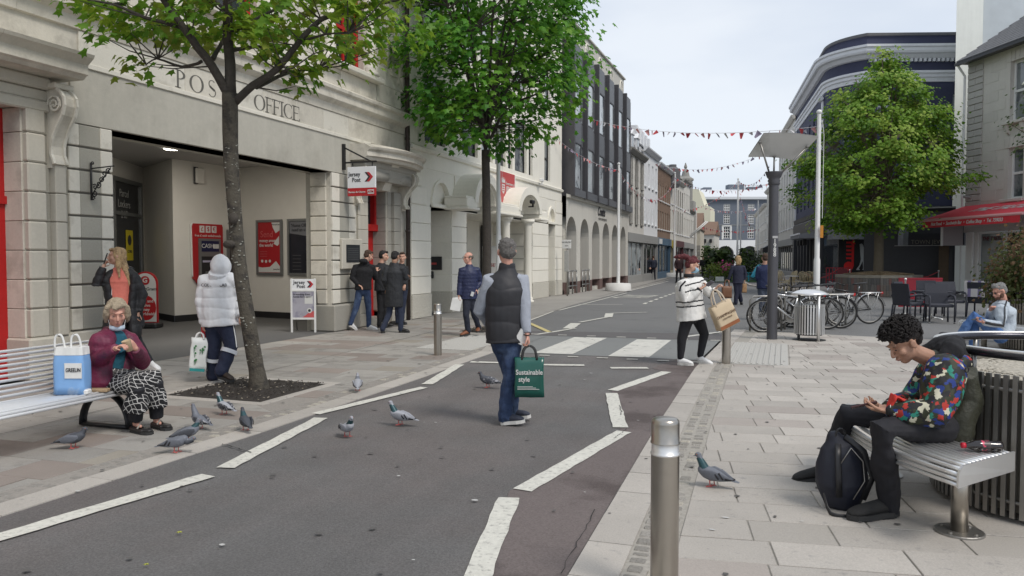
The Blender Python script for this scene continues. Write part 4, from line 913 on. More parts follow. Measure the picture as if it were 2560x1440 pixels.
MB().prism([(0,12.3),(4.5,14.2),(9,12.3)],lambda y,z,d:(d,y,z),0,13.5).build('roof',M_slate,rt1)
rt2=terrace('cream house with small slate mansard further down the right side',0,0,14,8.8,M_cr2,[(3.6,5.2),(6.2,7.8)],6,M_white,gm=M_glassl,shm=M_cr2,ang=math.radians(-84.8),ox=(-1.85,89.2,0),cornice=M_cr2,ww=.4)
MB().prism([(0,8.8),(1.0,11.2),(5,11.2),(8,8.8)],lambda y,z,d:(d,y,z),7,14).build('roof',M_slate,rt2);chimney(rt2,10,2,11.0,2,M_cr2)
MB().prism([(0,3.1),(-1.2,2.5),(-1.25,2.1),(0,2.1)],lambda y,z,d:(d,y,z),9.2,13).build('awning',M_blk,rt2)
rt3=terrace('low cream houses at the far end of the right side',0,0,26,7.6,M_cr2,[(3.4,4.8),(5.6,6.9)],9,M_white,gm=M_glassl,shm=M_cr2,ang=math.radians(-85.5),ox=(-3.9,115.2,0),cornice=M_cr2,roof=M_slate,roofh=1.3,ww=.4)
M_navy=mat('navy_render',(.045,.050,.092),.8,var=.05,sc=3,big=.05,streak=.03)
M_corn=mat('white_cornice',(.72,.73,.75),.7,var=.03,sc=6,streak=.03)
M_charc=mat('charcoal_timber',(.035,.036,.042),.5,var=.1,sc=5)
pb=thing('corner_building','navy corner building with curved end, white cornices and a black bar on the ground floor','building')
pc=[(.75,61.3),(2.05,47.6)];c0=Vector((2.05,47.6));c2=Vector((4.0,45.2));c1=Vector((2.30,45.9))
path=[Vector(p)for p in pc]+[(1-t)**2*c0+2*t*(1-t)*c1+t*t*c2 for t in[i/9 for i in range(1,10)]]+[Vector((13.5,48.2))]
def along(prof,name,m,pts=path,closed_top=True):
 "sweep an (outward, z) profile along the plan of the building"
 R=[]
 for i,p in enumerate(pts):
  a=pts[max(i-1,0)];c=pts[min(i+1,len(pts)-1)];d1=(p-a).normalized()if i else(c-p).normalized();d2=(c-p).normalized()if i<len(pts)-1 else d1
  t=(d1+d2).normalized();n=Vector((t.y,-t.x));k=1/max(.5,n.dot(Vector((d1.y,-d1.x))))
  R.append([(p.x+n.x*o*k,p.y+n.y*o*k,z)for o,z in prof])
 return MB().loft(R).build(name,m,pb)
side_a=math.atan2(path[1].y-path[0].y,path[1].x-path[0].x);front_a=math.atan2(path[-1].y-path[-2].y,path[-1].x-path[-2].x)
sl_=(path[1]-path[0]).length
sh=[(x-.32,x+.32,z0,z1)for x in(1.6,3.6,5.6,7.6,9.6,10.95)for z0,z1 in((4.8,7.0),(8.2,10.15))]
b=MB();wall_mb(b,0,sl_,3.9,12.65,sh,d=.3);w_=b.build('wall',M_navy,pb,(path[0].x,path[0].y,0),side_a)
MB().box(0,.32,0,sl_,.6,12.65).build('inner_body',M_shopd,pb,(path[0].x,path[0].y,0),side_a)
along([(0,3.9),(0,12.65),(-.5,12.65),(-.5,3.9)],'curved_wall',M_navy,path[1:-1])
fl_=(path[-1]-path[-2]).length;fh=[(.6,1.35,9.0,10.25),(4.55,5.25,8.9,10.25),(4.55,5.25,5.2,7.2),(1.9,2.7,5.2,7.2),(6.6,7.3,8.9,10.25)]
b=MB();wall_mb(b,0,fl_,3.9,12.65,fh,d=.25);fo=(path[-2].x,path[-2].y,0);b.build('wall',M_navy,pb,fo,front_a);MB().box(0,.27,3.9,fl_,3,12.65).build('inner_body',M_shopd,pb,fo,front_a)
for h in fh:w=window(pb,*h,.14,M_corn,M_glassl,2,2,.06);w.location=fo;w.rotation_euler=(0,0,front_a)
for h in sh:w=window(pb,*h,.2,M_charc,M_glassd,1,2,.06);w.location=(path[0].x,path[0].y,0);w.rotation_euler=(0,0,side_a)
MB().prism([(path[0].x,path[0].y),(path[1].x,path[1].y),(path[6].x,path[6].y),(4,45.2),(12.85,48.2),(12,61)],lambda a,c,d:(a,c,d),12.55,12.65).build('flat_roof',M_slate,pb)
along([(-.1,12.65),(-.04,12.65),(-.04,13.30),(.02,13.35),(.02,13.45),(-.3,13.45),(-.3,12.65)],'parapet',M_navy);along([(.0,13.33),(.06,13.35),(.06,13.49),(-.3,13.51)],'parapet_cap',M_slate)
along([(0,12.10),(.15,12.13),(.30,12.30),(.45,12.35),(.5,12.45),(.5,12.60),(.58,12.65),(.58,12.77),(-.1,12.81)],'cornice',M_corn)
along([(0,10.90),(.05,10.91),(.08,11.10),(.14,11.15),(.14,11.30),(.22,11.35),(.22,11.47),(0,11.51)],'architrave',M_corn)
n_d=42
for i in range(n_d):
 x=.1+i*.235;MB().box(x,-.20,11.95,x+.12,-.02,12.11).build('dentil',M_corn,pb,fo,front_a)
def pilaster(x,ang,o,z0,z1):
 MB().cbox(x-.22,-.10,z0,x+.22,.0,z1,.02).build('pilaster',M_corn,pb,o,ang);MB().tube([(x-.3,-.16,z1+.12),(x+.3,-.16,z1+.12)],.13,10).build('capital',M_corn,pb,o,ang)
so_=(path[0].x,path[0].y,0)
pilaster(sl_-.3,side_a,so_,4.2,10.55);pilaster(.5,side_a,so_,4.2,10.55)
along([(0,4.0),(.06,4.0),(.12,4.3),(0,4.35)],'string_course',M_charc)
along([(0,3.15),(.12,3.15),(.14,3.9),(0,4.0)],'fascia',M_charc)
along([(-.3,0),(0,0),(0,.7),(-.3,.7)],'stall_riser',M_charc)
for x in(.3,3.0,4.6,6.2,7.8,9.4,10.9,12.3,sl_-.2):MB().cbox(x-.18,-.12,0,x+.18,.15,3.15,.02).build('column',M_charc,pb,so_,side_a)
for i in range(9):
 x=.45+1.5*i
MB().quad((.2,.16,.7),(sl_,.16,.7),(sl_,.16,3.15),(.2,.16,3.15)).build('pane',M_glassd,pb,so_,side_a)
for i,x in enumerate((7.0,8.5,10.0)):
 b=MB();b.bar((x,-.1,2.75),(x,-.5,2.75),.04);b.cbox(x-.12,-.62,2.35,x+.12,-.38,2.72,.03);b.build('wall_lantern',M_blk,pb,so_,side_a)
along([(-.05,.7),(-.03,.7),(-.03,3.15),(-.05,3.15)],'curved_pane',M_glassd,path[1:-1])
for x in(.1,2.6,6.0,9.6):MB().cbox(x-.2,-.12,0,x+.2,.15,3.15,.02).build('column',M_charc,pb,fo,front_a)
MB().quad((.2,.14,0),(fl_,.14,0),(fl_,.14,3.15),(.2,.14,3.15)).build('pane',M_glassd,pb,fo,front_a)
MB().prism([(0,3.2),(-1.2,2.95),(-1.2,2.72),(0,2.72)],lambda y,z,d:(d,y,z),8.6,13.4).build('awning',mat('grey_awning',(.20,.205,.22),.7,var=.05),pb,so_,side_a)
MB().box(8.6,-1.24,2.93,13.4,-1.16,3.02).build('awning_bar',M_corn,pb,so_,side_a)
MB().prism([(0,3.15),(-.7,3.05),(-.75,2.55),(0,2.55)],lambda y,z,d:(d,y,z),-1.9,1.9).build('canopy',mat('canopy_grey',(.13,.14,.15),.6,var=.1),pb,fo,front_a)
text('DIX NEUF',.42,mat('dim_gold',(.12,.11,.08),.6),pb,(so_[0]+(sl_-2.6)*math.cos(side_a)-.17,so_[1]+(sl_-2.6)*math.sin(side_a),3.55),(PI/2,0,side_a))
text('BOND STREET BREWL / COFFEE',.30,M_whtxt,pb,(fo[0]-.15,fo[1]-.32,3.52),(PI/2,0,front_a),sx=.68,bold=.002)
sx_=link('window_sign',None,pb,(fo[0]-.52,fo[1]-.34,0),(0,0,front_a));rd=mat('bright_red',(.62,.02,.02),.5,var=.02);gy=mat('silhouette_grey',(.45,.47,.48),.6,var=.02)
MB().box(-.75,.02,.62,1.9,.08,2.72).build('board',M_blk,sx_)
b=MB();b.lathe([(.25,0),(.25,.01)],n=20);b.build('red_note_head',rd,sx_,(-.22,.015,1.12),(PI/2,0,0))
MB().box(-.07,.0,1.12,.05,.015,2.45).build('red_note_stem',rd,sx_);MB().prism([(-.12,2.30),(.12,2.30),(.0,2.60)],lambda x,z,d:(x,d,z),-.001,.014).build('red_arrow_tip',rd,sx_)
for i in range(5):MB().box(-.36,.0,1.50+i*.21,-.08,.014,1.60+i*.21).build('red_bar',rd,sx_)
sax=[(.18,.92),(.38,.92),(.32,1.0),(.52,1.4),(.55,1.0),(.50,.92),(.78,.95),(.66,1.02),(.70,1.45),(.72,1.80),(.90,1.86),(.96,2.0),(.84,1.95),(.68,1.95),(.62,2.08),(.55,2.14),(.52,2.26),(.44,2.34),(.34,2.30),(.36,2.14),(.38,1.85),(.42,1.5),(.36,1.2),(.24,1.02)]
MB().prism(sax,lambda x,z,d:(x,d,z),.0,.014).build('musician_silhouette',gy,sx_)
MB().tube([(.58,0,2.22),(.72,0,2.26),(.92,0,1.98),(1.02,0,1.94),(1.1,0,2.08)],[.02,.025,.05,.07,.10],8).build('saxophone_silhouette',gy,sx_)
b=MB();A=[(.10*math.cos(t),.10*math.sin(t))for t in[math.radians(a)for a in range(100,341,20)]];B=[(.02+.085*math.cos(t),.02+.085*math.sin(t))for t in[math.radians(a)for a in range(330,109,-20)]]
b.prism([(1.05+x,2.62+z)for x,z in A+B],lambda x,z,d:(x,d,z),0,.012);b.build('moon_mark',gy,sx_)
text('LIVE JAZZ BAR',.13,mat('dull_red_text',(.35,.03,.03),.6),sx_,(.3,.0,.74),(PI/2,0,0))
M_awg=mat('grey_blue_awning',(.16,.165,.215),.7,var=.03,sc=2)
aw=thing('shop_awning','grey blue pull-out awning with white front bar behind the big right-hand tree','awning',(fo[0],fo[1],0),front_a)
b=MB();b.prism([(0,3.35),(-2.2,2.25),(-2.2,2.20),(0,3.30)],lambda y,z,d:(d,y,z),2.2,6.6);b.build('fabric',M_awg,aw)
MB().cbox(2.15,-2.32,2.12,6.65,-2.16,2.28,.02).build('front_bar',M_white,aw);MB().cbox(2.1,-.12,3.30,6.7,.0,3.42,.02).build('cassette',M_white,aw);MB().cbox(1.9,-1.5,2.55,2.6,-1.3,2.75,.05).build('heater_lamp',M_white,aw)
MB().box(3.9,-.02,1.15,4.3,.0,1.55).build('wall_notice',mat('dim_notice',(.12,.12,.13),.6),aw)
jw=thing('jewellers_awning','black rounded awning lettered TOWN JEWELLERS left of the red cafe awning','awning',(5.05,40.1,0),math.radians(-14))
prof=[(0,3.55),(-.35,3.5),(-.75,3.3),(-1.05,3.0),(-1.22,2.65),(-1.28,2.45),(-1.28,2.12),(0,2.12)]
MB().prism(prof,lambda y,z,d:(d,y,z),.55,2.75).build('hood',mat('black_canvas',(.018,.018,.026),.6,var=.05),jw)
R=[[(.55-k*.55*math.sin(PI/2*t),y*(1-.0*t)*(math.cos(PI/2*t)if True else 1),z)for(y,z),k in zip(prof,(0,.35,.7,.9,1,1,1,1))]for t in(0,.25,.5,.75,1)]
MB().loft(R).build('hood_end',mat('sheen_canvas',(.12,.13,.15),.5,var=.1),jw)
MB().box(.0,-1.30,2.10,2.75,-1.27,2.13).build('hem',M_gry,jw)
text('TOWN JEWELLERS',.26,mat('grey_gold',(.16,.15,.12),.6),jw,(1.65,-1.30,2.27),(PI/2,0,0),sx=.9)
bk=thing('shop_recess','dark recessed jeweller front with brown wooden end panel beside the cafe','shop front',(4.0,41.5,0),math.radians(-10))
MB().box(-.3,0,0,3.6,.1,3.9).build('back_wall',M_charc,bk);MB().box(2.95,-1.5,0,3.35,.0,3.3).build('wood_panel',mat('brown_wood',(.10,.065,.035),.6,var=.15,sc=5,streak=.1),bk);MB().box(-.3,-.06,3.5,3.6,.0,3.75).build('fascia',M_slate,bk);MB().box(3.36,-1.45,0,3.5,-.3,3.3).build('dark_panel',M_charc,bk)
MB().box(-.3,-.3,3.9,3.6,-.0,3.96).build('string_course',M_gry,bk)
M_wflank=mat('white_flank',(.78,.80,.75),.8,var=.03,sc=3,streak=.05)
M_ggable=mat('grey_gable_render',(.50,.545,.575),.85,var=.06,sc=2,big=.08,bigs=.3)
wf=thing('tall_building','tall building showing a narrow white flank and a grey rendered gable above the cafe roof','building')
A_=Vector((7.45,41.2));dA=Vector((math.cos(.34),math.sin(.34)));nA=Vector((.20,.98))
def pl(a,b_,z):p=A_+dA*a+nA*b_;return(p.x,p.y,z)
b=MB();b.prism([(0,0),(1.25,0),(1.25,6),(0,6)],lambda x,y,z:pl(x,y,z),0,17);b.build('flank',M_wflank,wf)
b=MB();b.prism([(1.255,.4),(12,.4),(12,7),(1.255,7)],lambda x,y,z:pl(x,y,z),0,17);b.build('gable_wall',M_ggable,wf)
M_cst=mat('grey_ashlar',(.56,.53,.48),.85,var=.05,sc=20,big=.05,bigs=.6,streak=.04,rnd=.04,bump=.15,bs=50)
M_cq=mat('grey_quoin2',(.44,.42,.39),.85,var=.06,sc=20,rnd=.08)
cf=thing('cafe_building','grey stone building with white sash windows above the red cafe awning','building',(7.3,37.6,0),math.radians(-65.1))
ch=[(2.43,3.22,6.95,9.28),(2.43,3.22,3.9,5.9),(5.0,5.8,6.95,9.28),(5.0,5.8,3.9,5.9)]
b=MB();wall_mb(b,0,10,3.35,9.95,ch,d=.28);b.build('wall',M_cst,cf)
MB().box(0,.3,3.3,10,8,9.9).build('inner_body',M_cst,cf)
for h in ch:
 window(cf,*h,.2,M_white,M_glass,1,2,.08,bar=.06);MB().cbox(h[0]-.22,-.20,h[2]-.14,h[1]+.22,.0,h[2]-.01,.02).build('sill',M_cst,cf)
 for i in range(5):x0=h[0]-.18+i*(h[1]-h[0]+.36)/5;MB().cbox(x0+.01,-.03,h[3],x0+(h[1]-h[0]+.36)/5-.01,0,h[3]+.42,.01).build('lintel_block',M_cst,cf)
 for s in(h[0]-.05,h[1]-.08):MB().prism([(0,h[2]-.15),(-.16,h[2]-.15),(-.1,h[2]-.45),(0,h[2]-.55)],lambda y,z,d:(d,y,z),s,s+.13).build('sill_bracket',M_cst,cf)
zz=3.7;j=0
while zz<9.7:
 hh=.27
 if j%2:MB().cbox(.02,-.045,zz,.46,0,zz+hh-.03,.012).build('quoin_block',M_cq,cf);MB().cbox(.48,-.045,zz,.93,0,zz+hh-.03,.012).build('quoin_block',M_cq,cf)
 else:MB().cbox(.02,-.05,zz,.93,0,zz+hh-.03,.012).build('quoin_block',M_cq,cf)
 zz+=hh;j+=1
for j in range(15):
 z0=3.9+j*.40;x=.98+(.4 if j%2 else 0)
 while x<6.8:
  xe=min(x+.82,6.8);
  if not any(h[0]-.2<xe and h[1]+.2>x and h[2]-.6<z0+.4 and h[3]+.45>z0 for h in ch):MB().cbox(x+.003,-.010,z0+.003,xe-.003,0,z0+.397,.004).build('ashlar_block',M_cst,cf)
  x=xe
MB().prism([(-.45,9.80),(-.45,9.9),(4.5,13.2),(4.5,9.8)],lambda y,z,d:(d,y,z),-.15,10).build('roof',M_slate,cf)
for j in range(18):
 for i in range(14):
  y0=-.50+j*.24;z0=9.88+j*.24*.667;x0=-.16+i*.5+(.25 if j%2 else 0)
  MB().add([(x0,y0,z0+.03),(x0+.48,y0,z0+.03),(x0+.48,y0+.34,z0+.24),(x0,y0+.34,z0+.24),(x0,y0,z0),(x0+.48,y0,z0)],[(0,1,2,3),(4,5,1,0)]).build('roof_slate',M_slate,cf)
MB().box(-.15,-.55,9.72,10,-.42,9.84).build('gutter',M_blk,cf)
MB().tube([(-.06,-.12,.0),(-.06,-.12,9.3),(-.06,-.45,9.75)],.05,8).build('downpipe',M_white,cf)
MB().tube([(.3,-.05,4.15),(.3,-.3,4.15)],.06,8).build('arm_bracket',M_gry,cf)
b=MB();b.box(0,-.06,2.65,10,.3,3.35);b.box(0,-.14,3.25,10,-.06,3.4);b.build('fascia',mat('cafe_fascia',(.50,.49,.47),.7,var=.03),cf)
for x0,x1,y in((.12,.38,-.05),(.40,.62,-.10),(.64,.86,-.03)):MB().cbox(x0,y,0,x1,.3,2.65,.02).build('pilaster',M_white,cf)
window(cf,.88,2.30,.55,2.62,.05,M_white,mat('cafe_glass',(.20,.23,.235),.1,var=.15,sc=2,spec=.8),1,1,.06);window(cf,2.36,3.8,.55,2.62,.05,M_white,M_glassd,1,1,.06);window(cf,4.3,6.5,.55,2.62,.05,M_white,M_glassd,1,1,.06)
MB().box(.86,.0,0,10,.3,.54).build('stall_riser',M_white,cf);MB().box(3.9,.1,0,4.2,.3,2.64).build('door_frame',M_white,cf)
text('THE TASTE',.22,mat('dark_maroon',(.10,.01,.015),.6),cf,(1.55,.045,2.35),(PI/2,0,0),shear=.2,bold=.006);text('THE TASTE',.36,M_cq,cf,(4.0,-.065,3.0),(PI/2,0,0),sp=1.3)
for i,s in enumerate(('Hot and','Cold Food','Rolls','Baps','All Day Bar')):text(s,.13,M_cq,cf,(1.6,.045,1.85-i*.2),(PI/2,0,0))
ca=thing('cafe_awning','red cafe awning with white lettering and phone number on its valance','awning',(7.3,37.6,0),math.radians(-65.1))
M_aw=mat('red_canvas',(.74,.05,.075),.7,var=.03,sc=3)
MB().prism([(-.02,3.78),(-1.9,3.18),(-1.9,3.15),(-.02,3.74)],lambda y,z,d:(d,y,z),.0,5.55).build('fabric',M_aw,ca)
MB().prism([(-1.88,3.10),(-1.94,3.09),(-1.97,3.14),(-1.94,3.20),(-1.88,3.20)],lambda y,z,d:(d,y,z),-.25,5.65).build('front_bar',mat('pink_bar',(.75,.38,.38),.4,var=.02),ca)
MB().box(.0,-1.925,2.83,5.5,-1.905,3.10).build('valance',mat('red_valance',(.60,.03,.045),.7,var=.04),ca)
b=MB();b.bar((.3,0,3.55),(.8,-1.85,3.1),.05);b.build('awning_arm',M_white,ca);b=MB();b.bar((5.2,0,3.55),(4.8,-1.85,3.1),.05);b.build('awning_arm',M_white,ca)
sg=thing('projecting_sign','grey projecting sign board with white edge under the red awning','sign',(7.3,37.6,0),math.radians(-65.1))
MB().box(-.05,-1.0,2.1,.02,-.1,3.0).build('board',mat('sign_grey',(.36,.33,.33),.6,var=.02),sg);MB().box(-.06,-1.06,2.08,.03,-1.0,3.0).build('edge',M_white,sg)
tx=text('Hot Food  •  Sandwich Bar  •  Coffee Shop  •  Tel. 759033',.19,M_whtxt,ca,(2.62,-1.932,2.965),(PI/2,0,0),shear=.25,sx=.92,bold=.004)
tt=text('THE TASTE',.72,M_whtxt,ca,(3.2,-1.0,3.49),(math.atan2(.6,1.88),0,0),shear=.5,sx=.85,bold=.012)
sheet('square_paving',[(-2.9,62),(-2.4,52),(-1.75,45),(.45,37.6),(3.5,36.6),(7.2,38),(4,45.2),(2.1,47.5),(.7,61.5),(-.5,75),(-3,75)],.0,mat('square_paving',(.33,.30,.28),.9,var=.06,sc=3,big=.06))
k_=MB();[k_.bar((a[0],a[1],.02),(c[0],c[1],.02),.14,.07)for a,c in(((-2.5,53),(-1.75,45)),((-1.75,45),(.45,37.6)),((.45,37.6),(3.5,36.4)))];k_.build('square_kerb',M_slab,kind='structure')
def leafmat(name,c1,c2,sc=1.2):
 m=bpy.data.materials.new(name);m.use_nodes=True;t=m.node_tree;t.nodes.clear();N=t.nodes.new;K=t.links.new
 o=N('ShaderNodeOutputMaterial');p=N('ShaderNodeBsdfPrincipled');tr=N('ShaderNodeBsdfTranslucent');mx_=N('ShaderNodeMixShader');mx_.inputs[0].default_value=.46
 tc_=N('ShaderNodeTexCoord');no=N('ShaderNodeTexNoise');no.inputs['Scale'].default_value=sc;no.inputs['Detail'].default_value=6;no.inputs['Roughness'].default_value=.75
 r=N('ShaderNodeMapRange');r.inputs['From Min'].default_value=.36;r.inputs['From Max'].default_value=.64;q=N('ShaderNodeMix');q.data_type='RGBA'
 q.inputs[6].default_value=(*c1,1);q.inputs[7].default_value=(*c2,1);K(tc_.outputs['Object'],no.inputs['Vector']);K(no.outputs['Fac'],r.inputs['Value']);K(r.outputs[0],q.inputs[0])
 K(q.outputs[2],p.inputs['Base Color']);K(q.outputs[2],tr.inputs['Color']);p.inputs['Roughness'].default_value=.5;p.inputs['Specular IOR Level'].default_value=.35
 K(p.outputs[0],mx_.inputs[1]);K(tr.outputs[0],mx_.inputs[2]);K(mx_.outputs[0],o.inputs[0]);return m
M_bark=mat('maple_bark',(.085,.075,.058),.95,var=.22,sc=22,big=.15,bigs=2.2,bump=1.0,bs=45,tint=(.045,.04,.034),tint_sc=9)
M_barkd=mat('dark_bark',(.058,.050,.042),.95,var=.2,sc=14,bump=.9,bs=30)
M_lich=mat('pale_lichen',(.32,.32,.28),.95,var=.2,sc=40)
LEAF=[(0,-.1),(.22,.0),(.52,-.06),(.40,.22),(.62,.48),(.28,.50),(0,1.0),(-.28,.50),(-.62,.48),(-.40,.22),(-.52,-.06),(-.22,.0)]
LEAF2=[(0,0),(.42,.12),(.5,.5),(0,1.0),(-.5,.5),(-.42,.12)]
def add_leaf(b,p,nrm,tip,s,shape):
 n=nrm.normalized();t=(tip-n*tip.dot(n))
 if t.length<1e-4:t=n.orthogonal()
 t.normalize();x=t.cross(n);k=len(shape)
 vs=[p+x*(a*s)+t*(c*s)-n*(abs(a)*.35*s+max(0,c-.5)*.25*s)for a,c in shape]+[p+t*(.35*s)]
 b.add(vs,[(i,(i+1)%k,k)for i in range(k)])
def foliage(centres,per,rad,size,shape,rng,axis,nmat=3,up=.75,flat=.65):
 b=MB()
 for c,w in centres:
  b.cur=rng.choices(range(nmat),[5,3,2][:nmat])[0];out=(c-axis(c));out.z*=.3
  if out.length>0:out.normalize()
  for _ in range(int(per*w)):
   d=Vector((rng.gauss(0,1),rng.gauss(0,1),rng.gauss(0,flat)))*rad*.5
   n=Vector((rng.gauss(0,.45),rng.gauss(0,.45),up))+out*.55+d.normalized()*.25
   add_leaf(b,c+d,n,out+Vector((rng.gauss(0,.8),rng.gauss(0,.8),-.35)),size*rng.uniform(.6,1.2),shape)
 return b
def branch(pts,r0,r1,n=7,wob=.0,rng=random,seg=3):
 P=[Vector(p)for p in pts];Q=[]
 for i in range(len(P)-1):
  p0=P[max(0,i-1)];p1=P[i];p2=P[i+1];p3=P[min(len(P)-1,i+2)]
  for k in range(seg):
   t=k/seg;Q.append(.5*((2*p1)+(p2-p0)*t+(2*p0-5*p1+4*p2-p3)*t*t+(3*p1-p0-3*p2+p3)*t**3)+Vector((rng.uniform(-wob,wob),rng.uniform(-wob,wob),0)))
 Q.append(P[-1]);m=len(Q)-1
 return Q,[r0+(r1-r0)*i/m for i in range(m+1)]
def leaf_parts(root,centres,size,mats,rng,count=300,shape=LEAF):
 "the largest leaves as parts sharing one mesh per material"
 b=MB();add_leaf(b,Vector((0,0,0)),Vector((0,0,1)),Vector((0,1,0)),1,shape);ms=[b.mesh('leaf',m)for m in mats]
 for i in range(count):
  c=rng.choice(centres)[0];o=link('leaf',rng.choice(ms),root,c+Vector((rng.gauss(0,.10),rng.gauss(0,.10),rng.gauss(0,.08))),(rng.gauss(0,.6),rng.gauss(0,.6),rng.uniform(0,6.3)));s=size*rng.uniform(.8,1.25);o.scale=(s,s,s)
R1=random.Random(11)
t1=thing('maple_tree','near maple with speckled trunk leaning from a bark-filled pit beside the bench','tree',(-6.02,7.56,0))
yw=math.radians(19.489);ux=Vector((math.cos(yw),math.sin(yw),0));dx=Vector((-math.sin(yw),math.cos(yw),0))
def U(u,z,d=0):return ux*(u-.17)+dx*d+Vector((0,0,z))
trunk_pts=[(.30,-.1),(.285,.12),(.25,.35),(.17,.85),(.08,1.5),(.035,2.1),(.0,2.7),(-.005,3.2),(.0,3.5)]
Q,r=branch([U(a,z,0)+Vector((0,0,0))for a,z in trunk_pts],1,1,seg=3)
rr=[.155,.135,.118,.104,.096,.091,.093,.090,.088,.086,.084,.083,.082,.081,.080,.080,.080,.081,.083,.086,.089,.09,.09,.09,.09]
b=MB();b.tube(Q,rr[:len(Q)]+[.11]*(len(Q)-len(rr)),20);
for v in range(len(b.v)):
 p=Vector(b.v[v]);f=1+.05*noise.noise(p*3.5)+(.03*noise.noise(p*12));c=min(Q,key=lambda q:abs(q.z-p.z));w=c+(p-c)*f;b.v[v]=(w.x,w.y,p.z)
b.build('trunk',M_bark,t1,smooth=True)
MB().ell(U(.06,2.02,-.12),(.06,.05,.07),n=10).build('knot',M_barkd,t1,smooth=True);MB().ell(U(.0,1.72,-.10),(.085,.05,.05),n=10).build('knot',M_barkd,t1,smooth=True)
lc=MB()
for _ in range(110):
 z=R1.uniform(.3,2.9);c=min(Q,key=lambda q:abs(q.z-z));i=Q.index(c);a=R1.uniform(-PI,0)-.0;rd=rr[min(i,len(rr)-1)]*1.02;s=R1.uniform(.003,.009)
 d=ux*math.cos(a)+dx*math.sin(a);p=Vector((c.x,c.y,z))+d*rd;lc.ell(p,(s*1.6*abs(d.y)+.004,s*1.6*abs(d.x)+.004,s),n=6,m=4)
lc.build('lichen_spots',M_lich,t1,kind='stuff')
br=[([(0.0,3.45,0),(-.17,3.79,-.1),(-.36,4.07,-.2),(-.55,4.36,-.25),(-.74,4.65,-.3),(-.89,4.94,-.3)],.056,.026),([(.01,3.45,0),(-.01,4.07,0),(-.03,4.65,.05),(-.01,5.22,.1),(0,5.9,.1)],.066,.034),([(.06,3.40,0),(.31,3.57,-.1),(.6,3.74,-.15),(.81,4.03,-.1),(1.08,4.36,0),(1.46,4.51,.1),(1.84,4.63,.2),(2.2,4.7,.2)],.048,.016)]
TW=[([(-.32,3.87,0),(-.65,3.86,.2),(-.98,3.98,.3),(-1.17,3.93,.4)],.022,.006),([(-.46,4.24,0),(-.84,4.29,-.3),(-1.17,4.41,-.4),(-1.6,4.43,-.5)],.028,.006),([(.31,3.57,0),(.6,3.84,.4),(.89,3.93,.6)],.03,.008),([(0,4.2,0),(.3,4.5,.3),(.7,4.75,.4)],.03,.01),([(0,4.4,0),(-.3,4.7,.4),(-.6,5.0,.8)],.03,.01),([(.6,3.74,0),(.75,3.70,-.3),(.9,3.68,-.5)],.02,.006),([(.85,4.1,0),(1.2,4.1,-.3),(1.5,4.05,-.5)],.02,.006),([(-.2,3.9,0),(-.25,4.3,.5),(-.3,4.7,.9)],.03,.01),([(.0,4.0,0),(.1,4.2,.6),(.3,4.4,1.2)],.03,.008),([(0,4.1,0),(.2,4.35,-.6),(.4,4.5,-1.1)],.03,.008)]
for pts,a,c in br:Qb,rb=branch([U(*p)for p in pts],a,c,wob=.008,rng=R1);MB().tube(Qb,rb,10).build('limb',M_barkd,t1,smooth=True)
tw=MB()
for pts,a,c in TW:Qb,rb=branch([U(*p)for p in pts],a,c,wob=.012,rng=R1);tw.tube(Qb,rb,6)
CL=[(-1.65,4.46),(-1.49,4.39),(-1.32,4.51),(-1.22,4.36),(-1.56,4.53),(-1.03,4.55),(-0.91,4.41),(-0.84,4.24),(-0.69,4.29),(-1.13,4.03),(-1.15,3.88),(-0.98,3.93),(-0.79,3.91),(-0.65,3.84),(-0.6,4.46),(-0.46,4.51),(-0.5,4.29),(-0.26,4.55),(-0.36,4.36),(-0.17,4.32),(0.07,4.55),(0.22,4.41),(0.36,4.51),(0.12,4.27),(0.31,4.22),(0.46,4.17),(0.31,4.08),(0.55,4.32),(0.6,4.51),(0.41,3.84),(0.55,3.93),(0.69,4.08),(0.79,4.36),(0.89,4.51),(0.74,3.79),(0.84,3.69),(0.65,3.64),(0.93,3.84),(1.08,4.08),(1.17,4.36),(1.22,4.12),(1.37,4.46),(1.46,4.22),(1.32,3.98),(1.51,4.03),(1.56,4.36),(1.7,4.51),(1.65,4.22),(1.84,4.55),(1.94,4.41),(2.08,4.55),(2.18,4.46),(-0.07,4.08),(-0.22,3.93),(-0.55,4.12),(-0.07,4.41),(1.03,3.74),(0.31,3.93),(0.12,4.46)]
cen=[]
for u,z in CL:
 if(z<4.2 and-.85<u<.3)or(z<3.9 and u<.62 and u>-.9):continue
 for k in range(1 if z<4.2 else 2 if z<4.6 else 4):
  d=R1.uniform(-.7,.9)*(1 if z>4 else.5);cen.append((U(u+R1.uniform(-.08,.08),z+R1.uniform(-.06,.06),d),1.0))
for _ in range(60):cen.append((U(R1.uniform(-1.8,2.4),R1.uniform(4.75,6.3),R1.uniform(-1.4,1.4)),1.4))
allp=[U(*q)for pts,_,_ in br+TW for q in pts]
for c,_ in cen:
 q=min(allp,key=lambda q:(q-c).length+(.6 if q.z>c.z else 0));mid=(q+c)/2+Vector((0,0,.05*R1.uniform(-1,1)));tw.tube([q,mid,c],[.010,.007,.003],5)
tw.build('twigs',M_barkd,t1,kind='stuff')
LM1=[leafmat('maple_leaf_green',(.10,.24,.02),(.18,.34,.03)),leafmat('maple_leaf_lime',(.22,.38,.03),(.34,.45,.05)),leafmat('maple_leaf_bronze',(.28,.31,.05),(.18,.28,.03))]
foliage(cen,12,.25,.12,LEAF,R1,lambda c:Vector((0,0,c.z)),up=.9).build('leaves',LM1,t1,kind='stuff')
leaf_parts(t1,cen[:len(cen)//2],.11,LM1,R1)
